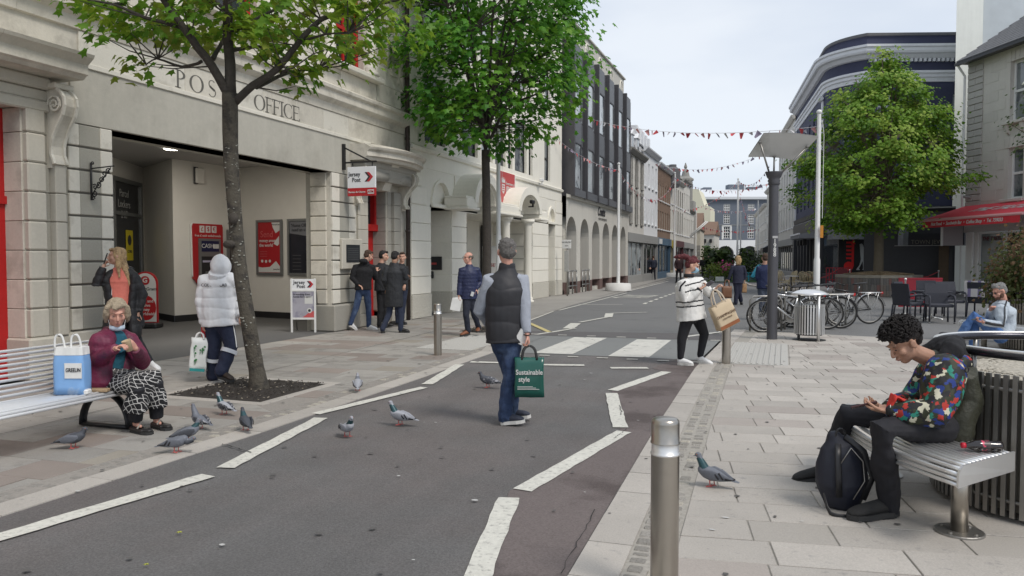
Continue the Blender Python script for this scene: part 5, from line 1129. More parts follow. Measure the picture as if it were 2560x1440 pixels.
def big_tree(label,loc,trunk,r0,fork,env,zc,ncl,per,rad,size,mats,rng,nl=12,shape=LEAF2,bark=M_barkd,parts=0,hollow=.35,name='maple_tree',leader=True,flat=.65,rt=None,up=.75):
 t=thing(name,label,'tree',loc)
 Qb,rb=branch([Vector(p)for p in trunk],r0,r0*.72 if not rt else rt,wob=.004,rng=rng);b=MB();rb[0]*=1.2;b.tube(Qb,rb,14);b.build('trunk',bark,t,smooth=True)
 top=Vector(trunk[-1]);z0,z1=zc;limbs=[]
 for i in range(nl):
  a=2*PI*i/nl+rng.uniform(-.25,.25);zt=z0+(z1-z0)*rng.uniform(.25,.95);R_=env(zt,a)*rng.uniform(.6,.9);s=top+Vector((0,0,rng.uniform(-.1,fork)))
  if leader:s=Vector((top.x,top.y,top.z+(zt-top.z)*rng.uniform(0,.35)))
  e=Vector((math.cos(a)*R_,math.sin(a)*R_,zt));m1=s.lerp(e,.35)+Vector((0,0,-.0+.10*(zt-top.z)*.3));m2=s.lerp(e,.7)+Vector((0,0,.12));limbs.append([s,m1,m2,e])
  Q2,r2=branch([s,m1,m2,e],r0*.38,r0*.08,wob=.02,rng=rng);MB().tube(Q2,r2,7).build('limb',bark,t,smooth=True)
 if leader:Q2,r2=branch([top,top+Vector((.05,.0,(z1-top.z)*.5)),Vector((0,0,z1-.3))],r0*.6,r0*.08,wob=.02,rng=rng);MB().tube(Q2,r2,8).build('limb',bark,t,smooth=True);limbs.append([top,Vector((0,0,(top.z+z1)/2)),Vector((0,0,z1-.3))])
 cs=[];k=0
 while len(cs)<ncl and k<ncl*40:
  k+=1;z=rng.uniform(z0,z1);a=rng.uniform(0,2*PI);R_=env(z,a)
  if rng.random()>(R_/max(env(z0+(z1-z0)*.4,a),.1))**1.2:continue
  rr_=R_*(hollow+(1-hollow)*rng.random()**.55);p=Vector((math.cos(a)*rr_,math.sin(a)*rr_,z))
  g=noise.noise(Vector((p.x*.9,p.y*.9,p.z*.9))+Vector((loc[0],3,1)))
  if g<-.22 or(z<4.3 and p.x>1.5 and loc[1]>30):continue
  cs.append((p,rng.uniform(.7,1.25)))
 pts=[q for l in limbs for q in[l[0].lerp(l[1],.5),*l[1:]]+[l[1].lerp(l[2],.5)]]
 tw_=MB()
 for c,_ in cs:
  q=min(pts,key=lambda q:(q-c).length+(.5 if q.z>c.z else 0));mid=(q+c)/2+Vector((rng.uniform(-.1,.1),rng.uniform(-.1,.1),-.05));tw_.tube([q,mid,c],[.016,.010,.004],5)
 tw_.build('twigs',bark,t,kind='stuff')
 foliage(cs,per,rad,size,shape,rng,lambda c:Vector((0,0,c.z)),flat=flat,up=up).build('crown',mats,t,kind='stuff')
 if parts:leaf_parts(t,cs,size,mats,rng,parts,shape)
 return t
R2=random.Random(5)
def env2(z,a):
 pts=[(4.25,.5),(4.7,1.5),(5.4,2.1),(6.5,2.5),(7.6,2.65),(8.8,2.4),(10,1.8),(10.8,.4)]
 for(za,ra),(zb,rb)in zip(pts,pts[1:]):
  if za<=z<=zb:return(ra+(rb-ra)*(z-za)/(zb-za))*(1+.16*math.sin(3*a+z*1.3)+.08*math.sin(7*a+z*2.9))
 return.3
LM2=[leafmat('sycamore_leaf',(.075,.25,.024),(.16,.37,.045),.9),leafmat('sycamore_leaf_light',(.14,.34,.03),(.23,.42,.05),.9),leafmat('sycamore_leaf_dark',(.04,.165,.02),(.085,.24,.028),.9)]
big_tree('full green maple on a thin dark trunk in front of the cream arched building',(-7.02,17.9,0),[(0,0,-.1),(.02,.0,1.5),(.0,.02,3.0),(-.03,.05,4.25)],.115,.6,env2,(4.3,10.8),400,28,.52,.15,LM2,R2,nl=15,shape=LEAF,parts=300,hollow=.3,leader=False,rt=.10)
R3=random.Random(9)
def env3(z,a):
 pts=[(2.7,1.7),(3.3,2.8),(4.4,3.2),(5.6,3.1),(6.8,2.65),(7.8,2.05),(8.8,1.3),(9.7,.6),(10.3,.3)]
 for(za,ra),(zb,rb)in zip(pts,pts[1:]):
  if za<=z<=zb:return(ra+(rb-ra)*(z-za)/(zb-za))*(1+.13*math.sin(4*a+z*2.2)+.12*math.sin(7*a-z*3.1))
 return.3
LM3=[leafmat('fresh_leaf',(.12,.26,.022),(.22,.36,.04),1.6),leafmat('fresh_leaf_light',(.26,.40,.05),(.38,.48,.10),1.6),leafmat('fresh_leaf_deep',(.07,.17,.018),(.13,.25,.026),1.6)]
big_tree('broad yellow-green tree growing from the raised brick planter in front of the navy building',(3.75,35.6,0),[(0,0,.4),(.0,.0,1.6),(.0,.02,2.9),(.0,.0,3.6)],.21,.8,env3,(2.75,10.3),500,56,.44,.135,LM3,R3,nl=22,bark=mat('grey_bark',(.15,.125,.09),.95,var=.15,sc=6,bump=.5,bs=20),hollow=.25)
M_steel=mat('brushed_steel',(.44,.41,.365),.3,1.0,var=.06,sc=3,streak=.10,tint=(.34,.31,.27),tint_sc=3,tint_lo=.5,tint_hi=.7)
M_steelb=mat('bright_steel',(.74,.74,.73),.38,.8,var=.03)
M_steeld=mat('dull_steel',(.33,.32,.30),.42,.9,var=.1,sc=5,streak=.1)
M_lamp=mat('lamp_grey',(.085,.085,.095),.5,.3,var=.08,sc=4)
M_rub=mat('rubber',(.02,.02,.02),.75,var=.1)
yaw=math.radians(19.489)
def CW(lat,dep,z=0):return(lat*math.cos(yaw)-dep*math.sin(yaw),lat*math.sin(yaw)+dep*math.cos(yaw),z)
def bollard(x,y,label,r=.064,h=.83,m=M_steel):
 t=thing('bollard',label,'bollard',(x,y,0),0,'steel bollards by the crossing')
 MB().lathe([(r,-.02),(r,h*.80)],n=32,caps=False).build('shaft',m,t,smooth=True)
 b=MB();b.lathe([(r+.001,h*.80),(r+.003,h*.804),(r+.003,h*.81),(r-.002,h*.814),(r-.002,h*.865)],n=32,caps=False);b.build('lower_band',M_steelb,t,smooth=True)
 MB().lathe([(r+.003,h*.865),(r+.003,h*.872),(r,h*.876),(r,h*.972),(r-.002,h*.988),(r-.008,h*.997),(r-.012,h),(0,h)],n=32,caps=False).build('cap',m,t,smooth=True)
bollard(-.50,3.51,'nearest steel bollard, cut off by the bottom edge of the picture');bollard(-5.22,11.18,'steel bollard on the left pavement beside the blister paving');bollard(-.79,11.75,'steel bollard behind the woman in the striped jumper')
bn=thing('slatted_bench','silver steel slatted bench with black arched end, partly outside the left edge','bench')
seat=[(-5.545,.352),(-5.56,.377),(-5.60,.388),(-5.645,.388),(-5.69,.386),(-5.735,.384),(-5.78,.382),(-5.825,.380),(-5.87,.379),(-5.915,.380),(-5.955,.388)]
back=[(-5.98,.43),(-5.995,.47),(-6.01,.51),(-6.022,.55),(-6.034,.59),(-6.046,.63),(-6.058,.67),(-6.07,.71),(-6.08,.75),(-6.088,.785)]
M_bst=mat('bench_silver',(.80,.81,.82),.42,.35,var=.03)
for x,z in seat:MB().tube([(x,2.2,z),(x,5.52,z)],.0135,8).build('seat_bar',M_bst,bn,smooth=True)
for x,z in back:MB().tube([(x,2.2,z),(x,5.52,z)],.0125,8).build('back_bar',M_bst,bn,smooth=True)
for y in(5.38,4.4,2.6):
 b=MB();P=[]
 if y!=4.4:
  for i in range(17):a=PI*i/16;P.append((-5.88+.28*math.cos(a),y,.02+.30*math.sin(a)))
  b.tube(P,(.045,.022),8,ref=(0,1,0));b.bar((-6.18,y,.02),(-5.60,y,.02),.05,.03)
 b.tube([(-5.56,y,.35),(-5.75,y,.362),(-5.95,y,.365),(-6.0,y,.46),(-6.07,y,.74)],(.02,.02),8)
 b.build('end_frame',M_blk,bn,smooth=True)
M_grav=mat('pale_gravel',(.40,.37,.31),.95,var=.3,sc=30)
M_inner=mat('planter_liner',(.16,.145,.12),.8,var=.2,sc=4,streak=.15)
def slat_planter(label,c,R,bc,bR,label2,bench_a,legs,lab3):
 t=thing('round_planter',label,'planter',(c[0],c[1],0),yaw)
 MB().lathe([(R-.05,.05),(R-.05,.84)],n=64,caps=False).build('liner',M_inner,t,smooth=True)
 n=96
 for i in range(n):
  a=2*PI*i/n;d=math.degrees(a)%360;big=i%24==12;w=.028 if not big else.05
  p=Vector((math.cos(a),math.sin(a)));q=Vector((-math.sin(a),math.cos(a)))
  b=MB();b.prism([tuple(p*R-q*w/2),tuple(p*(R+.018)-q*w/2),tuple(p*(R+.018)+q*w/2),tuple(p*R+q*w/2)],lambda A,B,D:(A,B,D),.03,.87)
  b.build('slat',M_steel if big else M_steeld,t)
 for z in(.12,.78):MB().tube([(R*.995*math.cos(2*PI*k/64),R*.995*math.sin(2*PI*k/64),z)for k in range(65)],.012,6).build('hoop',M_steeld,t,smooth=True)
 MB().tube([((R-.01)*math.cos(2*PI*k/72),(R-.01)*math.sin(2*PI*k/72),.985)for k in range(73)],.027,12).build('top_rail',mat('dark_rail_'+label2,(.06,.06,.07),.22,.8,var=.05),t,smooth=True)
 MB().tube([((R+.002)*math.cos(2*PI*k/72),(R+.002)*math.sin(2*PI*k/72),1.008)for k in range(73)],.012,10).build('rail_highlight_bar',M_steelb,t,smooth=True)
 for k in range(8):a=2*PI*(k+.3)/8;MB().tube([((R-.01)*math.cos(a),(R-.01)*math.sin(a),.8),((R-.01)*math.cos(a),(R-.01)*math.sin(a),.98)],.016,8).build('rail_post',M_steeld,t,smooth=True)
 b=MB();rg=random.Random(3)
 b.lathe([(R-.06,.80),(R*.5,.84),(.02,.85)],n=40,caps=False)
 for _ in range(2600):
  rr_=(R-.08)*math.sqrt(rg.random());a=rg.uniform(0,6.28);s=rg.uniform(.008,.022);b.ell((rr_*math.cos(a),rr_*math.sin(a),.815+.035*(1-rr_/R)),(s*1.4,s,s*.6),rg.uniform(0,3),5,3)
 b.build('gravel',M_grav,t,kind='stuff')
 R=bR;s=thing('curved_bench',lab3,'bench',(bc[0],bc[1],0),yaw);A0,A1=bench_a;K=24
 for i in range(14):
  r_=R+.30+i*.0395;B1=A1-(13-i)/13*4.6;z=.455-(.004*max(0,i-10)**2 if i>10 else 0)
  pts=[(r_*math.cos(math.radians(A0+(B1-A0)*k/K)),r_*math.sin(math.radians(A0+(B1-A0)*k/K)),z)for k in range(K+1)]
  MB().tube(pts,.0135,8).build('seat_bar',M_steelb,s,smooth=True)
 for i in range(3):
  r_=R+.30+13.3*.0395;z=.425-i*.028
  MB().tube([(r_*math.cos(math.radians(A0+(A1-A0)*k/K)),r_*math.sin(math.radians(A0+(A1-A0)*k/K)),z)for k in range(K+1)],.012,8).build('edge_bar',M_steelb,s,smooth=True)
 for a in(A0,A1):
  a_=math.radians(a);u=Vector((math.cos(a_),math.sin(a_),0));v=Vector((-math.sin(a_),math.cos(a_),0))*(.012 if a==A1 else-.012)
  poly=[(R+.27,.47),(R+.80,.47),(R+.835,.455),(R+.85,.425),(R+.85,.36),(R+.27,.36)]
  sk=4.6 if a==A1 else 0;MB().prism(poly,lambda r_,z,d:(r_*math.cos(math.radians(a-sk*(R+.81-r_)/.51))+v.x*d,r_*math.sin(math.radians(a-sk*(R+.81-r_)/.51))+v.y*d,z),0,1).build('end_plate',M_steelb,s)
 for a in legs:
  a_=math.radians(a);x,y=(R+.55)*math.cos(a_),(R+.55)*math.sin(a_)
  l=MB().lathe([(.045,.012),(.045,.44)],(x,y,0),20).build('leg',M_steel,s,smooth=True)
  f_=MB();f_.lathe([(.13,.0),(.13,.010),(.125,.014),(.05,.014)],(x,y,0),28);[f_.lathe([(.012,.014),(.012,.022)],(x+.095*math.cos(q),y+.095*math.sin(q),0),6)for q in(.5,2.1,3.7,5.2)];f_.build('base_plate',M_steeld,l)
 return t
slat_planter('near round planter of upright steel slats filled with gravel at the right edge',CW(3.6,4.9)[:2],.78,CW(4.53,4.68)[:2],1.47,'near',(153,197.5),(157,190.5),'curved steel slat bench round the near planter, under the seated teenager')
slat_planter('farther round slatted planter holding the bushy shrub at the right edge',CW(9.2,13.0)[:2],.78,CW(10.1,12.8)[:2],1.47,'far',(160,215),(170,205),'farther curved steel bench on which the grey haired man sits')
RS=random.Random(21)
sh_=thing('shrub','bushy olive and red tinged shrub in the far slatted planter','shrub',(*CW(9.25,13.0)[:2],.8),yaw)
cs=[]
for _ in range(260):
 a=RS.uniform(0,6.28);z=RS.uniform(.0,1.15);R_=(1.05-.35*abs(z-.55))*RS.random()**.4;cs.append((Vector((R_*math.cos(a),R_*math.sin(a),z)),1))
foliage(cs,60,.26,.06,LEAF2,RS,lambda c:Vector((0,0,c.z)),up=.5,flat=1).build('foliage',[leafmat('shrub_olive',(.07,.10,.025),(.12,.13,.04),3),leafmat('shrub_red',(.16,.08,.04),(.20,.14,.07),3),leafmat('shrub_dark',(.03,.06,.02),(.06,.09,.03),3)],sh_,kind='stuff')
b=MB();[b.tube([(0,0,0),(.25*math.cos(k),.25*math.sin(k),.5)],[.03,.012],6)for k in range(5)];b.build('stems',M_barkd,sh_,kind='stuff')
RB=random.Random(31)
bt=thing('blossom_tree','white flowering small tree whose branches enter at the right edge before the cafe','tree',(6.9,23.5,0))
b=MB();b.tube([(0,0,0),(.05,0,2),(0,0,3.4)],[.11,.09,.07],10);b.build('trunk',M_barkd,bt,smooth=True)
cs=[];tw=MB()
for _ in range(70):
 a=RB.uniform(0,6.28);z=RB.uniform(3.6,6.7);R_=1.45*RB.random()**.5*(1-abs(z-5.2)*.25);p=Vector((R_*math.cos(a),R_*math.sin(a),z));cs.append((p,1));tw.tube([(0,0,3.3+.4*(z-3.3)),tuple(p)],[.02,.005],5)
tw.build('branches',M_barkd,bt,kind='stuff')
foliage(cs,24,.34,.09,LEAF2,RB,lambda c:Vector((0,0,c.z)),nmat=3,flat=1).build('crown',[leafmat('blossom_leaf',(.06,.10,.03),(.10,.14,.05),2),mat('white_blossom',(.62,.62,.52),.7,var=.1),leafmat('blossom_leaf_deep',(.03,.07,.02),(.06,.10,.03),2)],bt,kind='stuff')
lb=thing('litter_bin','steel slatted litter bin under a domed lid beside the parked bicycles','bin',(.47,15.62,0),yaw)
n=34
for i in range(n):
 a=2*PI*i/n;p=Vector((math.cos(a),math.sin(a)));q=Vector((-math.sin(a),math.cos(a)));w=.026
 MB().prism([tuple(p*.262-q*w/2),tuple(p*.275-q*w/2),tuple(p*.275+q*w/2),tuple(p*.262+q*w/2)],lambda A,B,D:(A,B,D),.12,.68).build('slat',M_steelb,lb)
MB().lathe([(.235,.10),(.235,.64),(.22,.64)],n=32,caps=False).build('liner',M_blk,lb,smooth=True)
for z in(.14,.64):MB().tube([(.262*math.cos(2*PI*k/32),.262*math.sin(2*PI*k/32),z)for k in range(33)],.01,6).build('hoop',M_steeld,lb,smooth=True)
MB().lathe([(.335,.87),(.34,.88),(.30,.905),(.22,.94),(.12,.962),(0,.97)],n=40,caps=False).build('lid',mat('lid_white_steel',(.78,.78,.78),.3,.6,var=.02),lb,smooth=True)
MB().lathe([(.33,.868),(.0,.868)],n=40,caps=False).build('lid_underside',M_blk,lb)
for x,y in((.06,-.285),(-.10,.27)):MB().tube([(x,y,0),(x,y,.88)],.028,12).build('post',M_steelb,lb,smooth=True)
MB().lathe([(.30,.004),(.30,.012)],n=24).build('base',M_blk,lb)
lp_=thing('street_lamp','dark grey lamp post numbered 1988 carrying a white reflector panel on three arms','street lamp',(-.20,15.54,0),yaw)
MB().lathe([(.098,0),(.09,2.95)],n=28,caps=False).build('post',M_lamp,lp_,smooth=True)
MB().lathe([(.094,2.95),(.115,2.97),(.10,3.0),(.118,3.03),(.10,3.06),(.13,3.10),(.165,3.19),(.165,3.2),(0,3.2)],n=28,caps=False).build('collar',M_lamp,lp_,smooth=True)
arms=[((-.11,-.05,3.18),(-.32,-.14,3.74)),((.13,-.05,3.18),(.58,-.12,3.66)),((0.03,.1,3.18),(.035,.10,3.50))]
for p,q in arms:
 MB().tube([p,q],.018,8).build('arm',M_steeld,lp_,smooth=True);
 MB().ell(q,(.04,.04,.02),n=10,m=6).build('arm_disc',M_steeld,lp_,smooth=True)
K=8;rows=[]
for j in range(2):
 rows.append([(-.5+1.1*0+0,0,0)])
pan=MB();G_=[[None]*9 for _ in range(5)]
cor=[(-.45,.16,3.50),(.50,.20,3.44),(.73,-.25,3.82),(-.29,-.25,3.88)]
for j in range(5):
 for i in range(9):
  s,t=i/8,j/4;p=Vector(cor[0])*(1-s)*(1-t)+Vector(cor[1])*s*(1-t)+Vector(cor[2])*s*t+Vector(cor[3])*(1-s)*t;G_[j][i]=p+Vector((0,0,.03*math.sin(PI*s)))
V=[p for r_ in G_ for p in r_];pan.add(V,[(j*9+i,j*9+i+1,(j+1)*9+i+1,(j+1)*9+i)for j in range(4)for i in range(8)]);V2=[p+Vector((0,0,.02))for p in V];pan.add(V2,[(j*9+i,(j+1)*9+i,(j+1)*9+i+1,j*9+i+1)for j in range(4)for i in range(8)])
pan.build('reflector_panel',mat('reflector_white',(.62,.62,.60),.6,var=.05,sc=3,tint=(.5,.5,.47),tint_sc=2),lp_,smooth=True)
for i,s in enumerate('1988'):text(s,.115,M_whtxt,lp_,(.0,-.098,1.88-i*.085),(PI/2,0,0),bold=.002)
MB().box(-.045,-.100,1.935,.055,-.092,1.98).build('sticker',mat('grey_sticker',(.4,.4,.4),.6,var=.3,sc=60),lp_)
def pole(x,y,h,label,r=.06,base=None,m=None,lean=0,grp='white flag poles along the street'):
 t=thing('flag_pole',label,'pole',(x,y,0),0,grp);m=m or M_white
 MB().lathe([(r,0),(r,h*.3),(r*.8,h*.31),(r*.62,h)],n=16,caps=False).build('mast',m,t,smooth=True);MB().ell((0,0,h+.05),(r*.9,r*.9,.06),n=10,m=6).build('finial',m,t,smooth=True)
 MB().tube([(r+.0,0,h*.97),(r+.04,0,h*.9),(r+.03,0,h*.5)],.006,4).build('halyard',m,t)
 if base:MB().lathe([(base,.02),(base*.94,.36),(base*.2,.38),(0,.38)],n=28,caps=False).build('weighted_base',mat('white_concrete_%d'%int(y),(.66,.65,.62),.8,var=.06,sc=3),t,smooth=True)
 return t
p1=pole(.76,20.2,5.05,'white pole standing behind the litter bin with a yellow tag',.075)
MB().box(.06,-.1,2.05,.13,-.05,2.35).build('yellow_tag',mat('orange_tag',(.6,.25,.03),.6),p1)
pole(-7.42,19.85,7.2,'white pole rising beside the tree trunk behind the man in the gilet',.075)
pole(-7.40,36.0,5.95,'tall white pole in a round white base outside the arched bank',.085,.62);pole(-8.30,62.5,8.3,'distant white pole in a round base before the blue shop front',.10,.75)
pole(-4.3,78,9.2,'tallest distant white pole in the middle of the street end',.11);pole(-3.7,72,5.6,'shorter distant white pole beside the tallest one',.08);pole(-2.5,81,7.2,'thin distant white pole by the right hand terrace',.08);pole(-8.9,84,7,'grey pole far off in front of the buff gabled house',.08)
fp_=thing('angled_flag_pole','pair of white poles projecting at an angle from the end of the left terrace','pole',(-9.35,80,0));[MB().tube([(0,i*1.5,3.6),(1.9,i*1.5+.1,5.3)],.06,8).build('projecting_pole',M_white,fp_,smooth=True)for i in range(2)]
M_bunt=[mat('bunting_red',(.52,.07,.08),.8),mat('bunting_white',(.62,.60,.62),.8),mat('bunting_blue',(.28,.24,.32),.8),mat('bunting_pink',(.55,.28,.28),.8)]
fm=[]
for m in M_bunt:
 b=MB();b.add([(-.11,0,0),(.11,0,0),(.03,.01,-.26),(-.03,-.01,-.26),(0,.03,-.12)],[(0,1,4),(1,2,4),(2,3,4),(3,0,4)]);fm.append(b.mesh('flag',m))
RF=random.Random(44)
def bunting(label,a,c,sag,n,sc=1):
 t=thing('bunting',label,'bunting',a,0,'bunting strings across the street');a=Vector(a);c=Vector(c);d=c-a
 f=lambda s:d*s+Vector((0,0,-4*sag*s*(1-s)))
 MB().tube([f(i/20)for i in range(21)],.006,4).build('cord',M_bunt[1],t)
 for i in range(n):
  s=(i+.5)/n;p=f(s)+Vector((0,0,-.01));a_=math.atan2(d.y,d.x)+RF.gauss(0,.5);o=link('flag',fm[RF.choice([0,0,1,2,3,3])],t,p,(RF.gauss(0,.5),RF.gauss(0,.5),a_));q=sc*RF.uniform(.5,.95);o.scale=(q,q,q)
bunting('bunting from the dark bays to the white pole behind the bin, topmost string',(-8.1,33.5,7.7),(.76,20.2,4.75),.35,34,.9)
bunting('bunting sagging from the cream office wall to the white pole by the arches',(-8.85,29.9,6.5),(-7.4,36.0,5.7),.25,26,.8)
bunting('bunting from the arches pole running down the street to the next pole',(-7.4,36.0,5.7),(-8.3,62.5,7.8),1.5,36,1)
bunting('bunting crossing mid street towards the navy building below the topmost string',(-8.3,52,7.9),(1.2,47.5,9.0),1.2,30,1.1)
bunting('bunting crossing from the pole by the blue shop to the lamp side',(-8.3,62.5,8.0),(-.2,40,5.4),.8,30,1.1)
bunting('long low bunting over the far street behind the poles',(-8.9,66,5.6),(-4.3,78,9.0),.8,26,1.2)
bunting('bunting from the tallest far pole to the right terrace',(-4.3,78,9.1),(-1.2,70,9.6),1.0,14,1.3);bunting('bunting hanging at the street end before the blue grey building',(-9,92,5.2),(-2.6,90,4.8),.4,24,1.2);bunting('upper bunting before the blue grey building windows',(-9,95,7.6),(-3,92,7.2),.4,24,1.2)
bunting('short red bunting looping down from the tallest far pole',(-4.3,78,8.8),(-3.0,74,4.6),.5,14,1.4)
ab=thing('a_board','white folding pavement board with post logo standing before the right lobby pier','sign',(-9.50,13.72,0),math.radians(20))
b=MB();w=.245
for s in(-1,1):b.box(s*w-.018,-.03,0,s*w+.018,.01,1.13)
b.box(-w+.018,-.029,.27,w-.018,.009,.31);b.box(-w+.018,-.029,.86,w-.018,.009,.90);b.build('front_frame',M_white,ab)
MB().box(-w+.018,-.022,.90,w-.018,.004,1.12).build('header_panel',mat('sign_white2',(.78,.79,.80),.4,var=.02),ab)
g=mat('lilac_poster',(.38,.37,.42),.4,var=.12,sc=4,tint=(.20,.19,.27),tint_sc=2.5);MB().box(-w+.018,-.020,.31,w-.018,.0,.86).build('poster_sheet',g,ab)
MB().prism([(-.02,.315),(.225,.315),(.225,.45),(.12,.42),(.05,.36)],lambda x,z,d:(x,d,z),-.024,-.021).build('red_corner',mat('coral_print',(.55,.10,.10),.5),ab)
MB().lathe([(.055,0),(.055,.003)],n=16).build('portrait_disc',M_whtxt,ab,(.13,-.022,.46),(PI/2,0,0));MB().lathe([(.025,0),(.03,.003)],n=10).build('portrait',M_dktxt,ab,(.13,-.026,.46),(PI/2,0,0));MB().box(.03,-.023,.60,.20,-.021,.76).build('pale_box',M_whtxt,ab)
text('Is working from',.055,M_dktxt,ab,(-.21,-.024,.80),(PI/2,0,0),align='LEFT',shear=.2);text('home here again?',.055,M_dktxt,ab,(-.21,-.024,.75),(PI/2,0,0),align='LEFT',shear=.2)
text('Jersey',.10,M_dktxt,ab,(-.08,-.026,1.05),(PI/2,0,0),bold=.001);text('Post',.10,M_dktxt,ab,(-.045,-.026,.965),(PI/2,0,0),bold=.001);jlogo(ab,.08,-.024,1.01,.34)
b=MB();[b.bar((s*w,.0,1.08),(s*w,.40,0),.025)for s in(-1,1)];b.bar((-w,.2,.53),(w,.2,.53),.02);b.build('rear_frame',M_steeld,ab)
ms=thing('pavement_sign','red and white round-topped money transfer sign standing in the lobby behind the blonde woman','sign',(-13.4,13.4,0),math.radians(19.5))
out_=[(-.27,.12)]+[(-.27,1.0)]+[(.27*-math.cos(PI*k/12),1.0+.26*math.sin(PI*k/12))for k in range(1,12)]+[(.27,1.0),(.27,.12)]
MB().prism(out_,lambda x,z,d:(x,d,z),-.02,.02).build('border',ra,ms);MB().prism([(x*.88,.14+(z-.12)*.95)for x,z in out_],lambda x,z,d:(x,d,z),-.026,-.021).build('white_face',M_whtxt,ms)
MB().lathe([(.10,0),(.10,.004)],n=20).build('red_disc',ra,ms,(0,-.027,1.06),(PI/2,0,0));text('G',.15,M_whtxt,ms,(0,-.034,1.06),(PI/2,0,0),bold=.004);text('MoneyGram',.10,M_dktxt,ms,(0,-.03,.87),(PI/2,0,0),bold=.001)
MB().prism([(.235*math.cos(2*PI*k/24),.45+.28*math.sin(2*PI*k/24))for k in range(24)],lambda x,z,d:(x,d,z),-.029,-.0265).build('red_oval',ra,ms)
for i,s in enumerate(('Send and','receive','money','worldwide')):text(s,.095,M_whtxt,ms,(-.17,-.032,.60-i*.095),(PI/2,0,0),align='LEFT',bold=.001)
MB().cbox(-.3,-.2,0,.3,.2,.12,.03).build('base',M_blk,ms)
bs2=thing('street_sign_pole','grey pole with small white street notice and timetable panel at the first bank arch','sign',(-8.35,30.4,0),0)
MB().tube([(0,0,0),(0,0,2.1)],.035,10).build('post',M_steeld,bs2,smooth=True);MB().cbox(-.22,-.05,1.95,.16,-.02,2.3,.01).build('notice',M_white,bs2);text('NO ENTRY',.08,M_dktxt,bs2,(-.03,-.055,2.2),(PI/2,0,0));text('10-4',.08,M_dktxt,bs2,(-.03,-.055,2.06),(PI/2,0,0));MB().cbox(-.12,-.06,1.0,.06,-.03,1.85,.01).build('panel',mat('panel_grey',(.4,.4,.38),.5,var=.2,sc=20),bs2)
bp=thing('brick_planter','low octagonal planter of mixed brown bricks with grey capstones and bark mulch','planter',(3.75,35.6,0),yaw)
Rb=1.66;M_pb=[mat('planter_brick_%d'%i,c,.85,var=.1,sc=14,rnd=.1)for i,c in enumerate([(.13,.12,.11),(.10,.095,.09),(.16,.085,.075),(.125,.105,.09)])]
MB().prism([((Rb-.02)*math.cos(PI/8+k*PI/4),(Rb-.02)*math.sin(PI/8+k*PI/4))for k in range(8)],lambda a,c,d:(a,c,d),0,.74).build('core',M_joint,bp)
for k in range(8):
 a0=PI/8+k*PI/4-PI/4*0;p=Vector((Rb*math.cos(a0),Rb*math.sin(a0),0));q=Vector((Rb*math.cos(a0+PI/4),Rb*math.sin(a0+PI/4),0));d=q-p;ln=d.length;ang=math.atan2(d.y,d.x)
 cs_=link('cap',None,bp,p,(0,0,ang))if False else None
 MB().cbox(0.003,-.02,.74,ln-.003,.32,.86,.01).build('capstone',mat('capstone_%d'%k,(.24,.22,.18),.9,var=.15,sc=10,rnd=.05),bp,p,(0,0,ang))
 if k in(3,4,5,6):
  z=0
  for j in range(3):
   x=0;hh=(.22,.26,.26)[j]
   while x<ln-.02:
    w_=RF.choice([.11,.11,.12]);MB().cbox(x+.004,-.012,z+.004,min(x+w_,ln)-.004,.02,z+hh-.004,.005).build('brick',RF.choice(M_pb),bp,p,(0,0,ang));x+=w_
   z+=hh
b=MB()
b.prism([((Rb-.3)*math.cos(PI/8+k*PI/4),(Rb-.3)*math.sin(PI/8+k*PI/4))for k in range(8)],lambda a,c,d:(a,c,d),.8,.84)
for _ in range(1500):r_=(Rb-.3)*math.sqrt(RF.random());a=RF.uniform(0,6.28);x,y=r_*math.cos(a),r_*math.sin(a);z=.85+.16*(1-r_/Rb);b.bar((x,y,z),(x+.05*math.cos(a*7),y+.05*math.sin(a*7),z+.02),.03,.012)
b.lathe([(Rb-.35,.83),(Rb*.5,.92),(.1,1.0)],n=20,caps=False);b.build('bark_mulch',mat('bark_mulch',(.24,.18,.11),.95,var=.3,sc=12),bp,kind='stuff')
def stanchion(x,y,lab):t=thing('stanchion',lab,'barrier post',(x,y,0),0,'chrome barrier posts');MB().lathe([(.15,0),(.14,.03),(.03,.05)],n=20).build('base',M_steelb,t,smooth=True);MB().lathe([(.022,.05),(.022,.95),(.035,.97),(.035,1.0),(0,1.02)],n=12,caps=False).build('post',M_steelb,t,smooth=True)
stanchion(3.13,23.3,'chrome barrier post left of the black cafe chairs');stanchion(6.5,38.6,'chrome barrier post in front of the dark jeweller recess');stanchion(3.0,40.3,'chrome barrier post just behind the left corner of the brick planter')
rp2=tag(MB().tube([(5.0,37.0,.86),(5.5,37.6,.70),(6.0,38.1,.74),(6.5,38.6,.95)],.022,6).build('barrier_rope',mat('red_rope',(.35,.02,.03),.7),smooth=True),'sagging red rope tied to the chrome post right of the brick planter','rope')
rp3=tag(MB().tube([(.9,38.8,.9),(1.4,38.9,.55),(1.9,38.9,.7),(2.5,39.0,1.1)],.022,6).build('barrier_rope',bpy.data.materials['red_rope'],smooth=True),'sagging red rope between the rattan chairs and the bar wall','rope')
rc=thing('cafe_screen','low red metal screen with square openings below the saxophone sign','screen',(1.9,39.6,0),math.radians(12));M_rs=mat('red_screen',(.33,.015,.03),.5)
for i in range(9):MB().box(i*.14,0,.15,i*.14+.035,.03,1.1).build('upright',M_rs,rc)
for z in(.15,.5,.8,1.07):MB().box(0,-.005,z,1.16,.035,z+.04).build('rail',M_rs,rc)
MB().box(.5,-.02,.75,.95,-.006,1.05).build('panel',mat('dim_red',(.2,.03,.04),.6),rc)
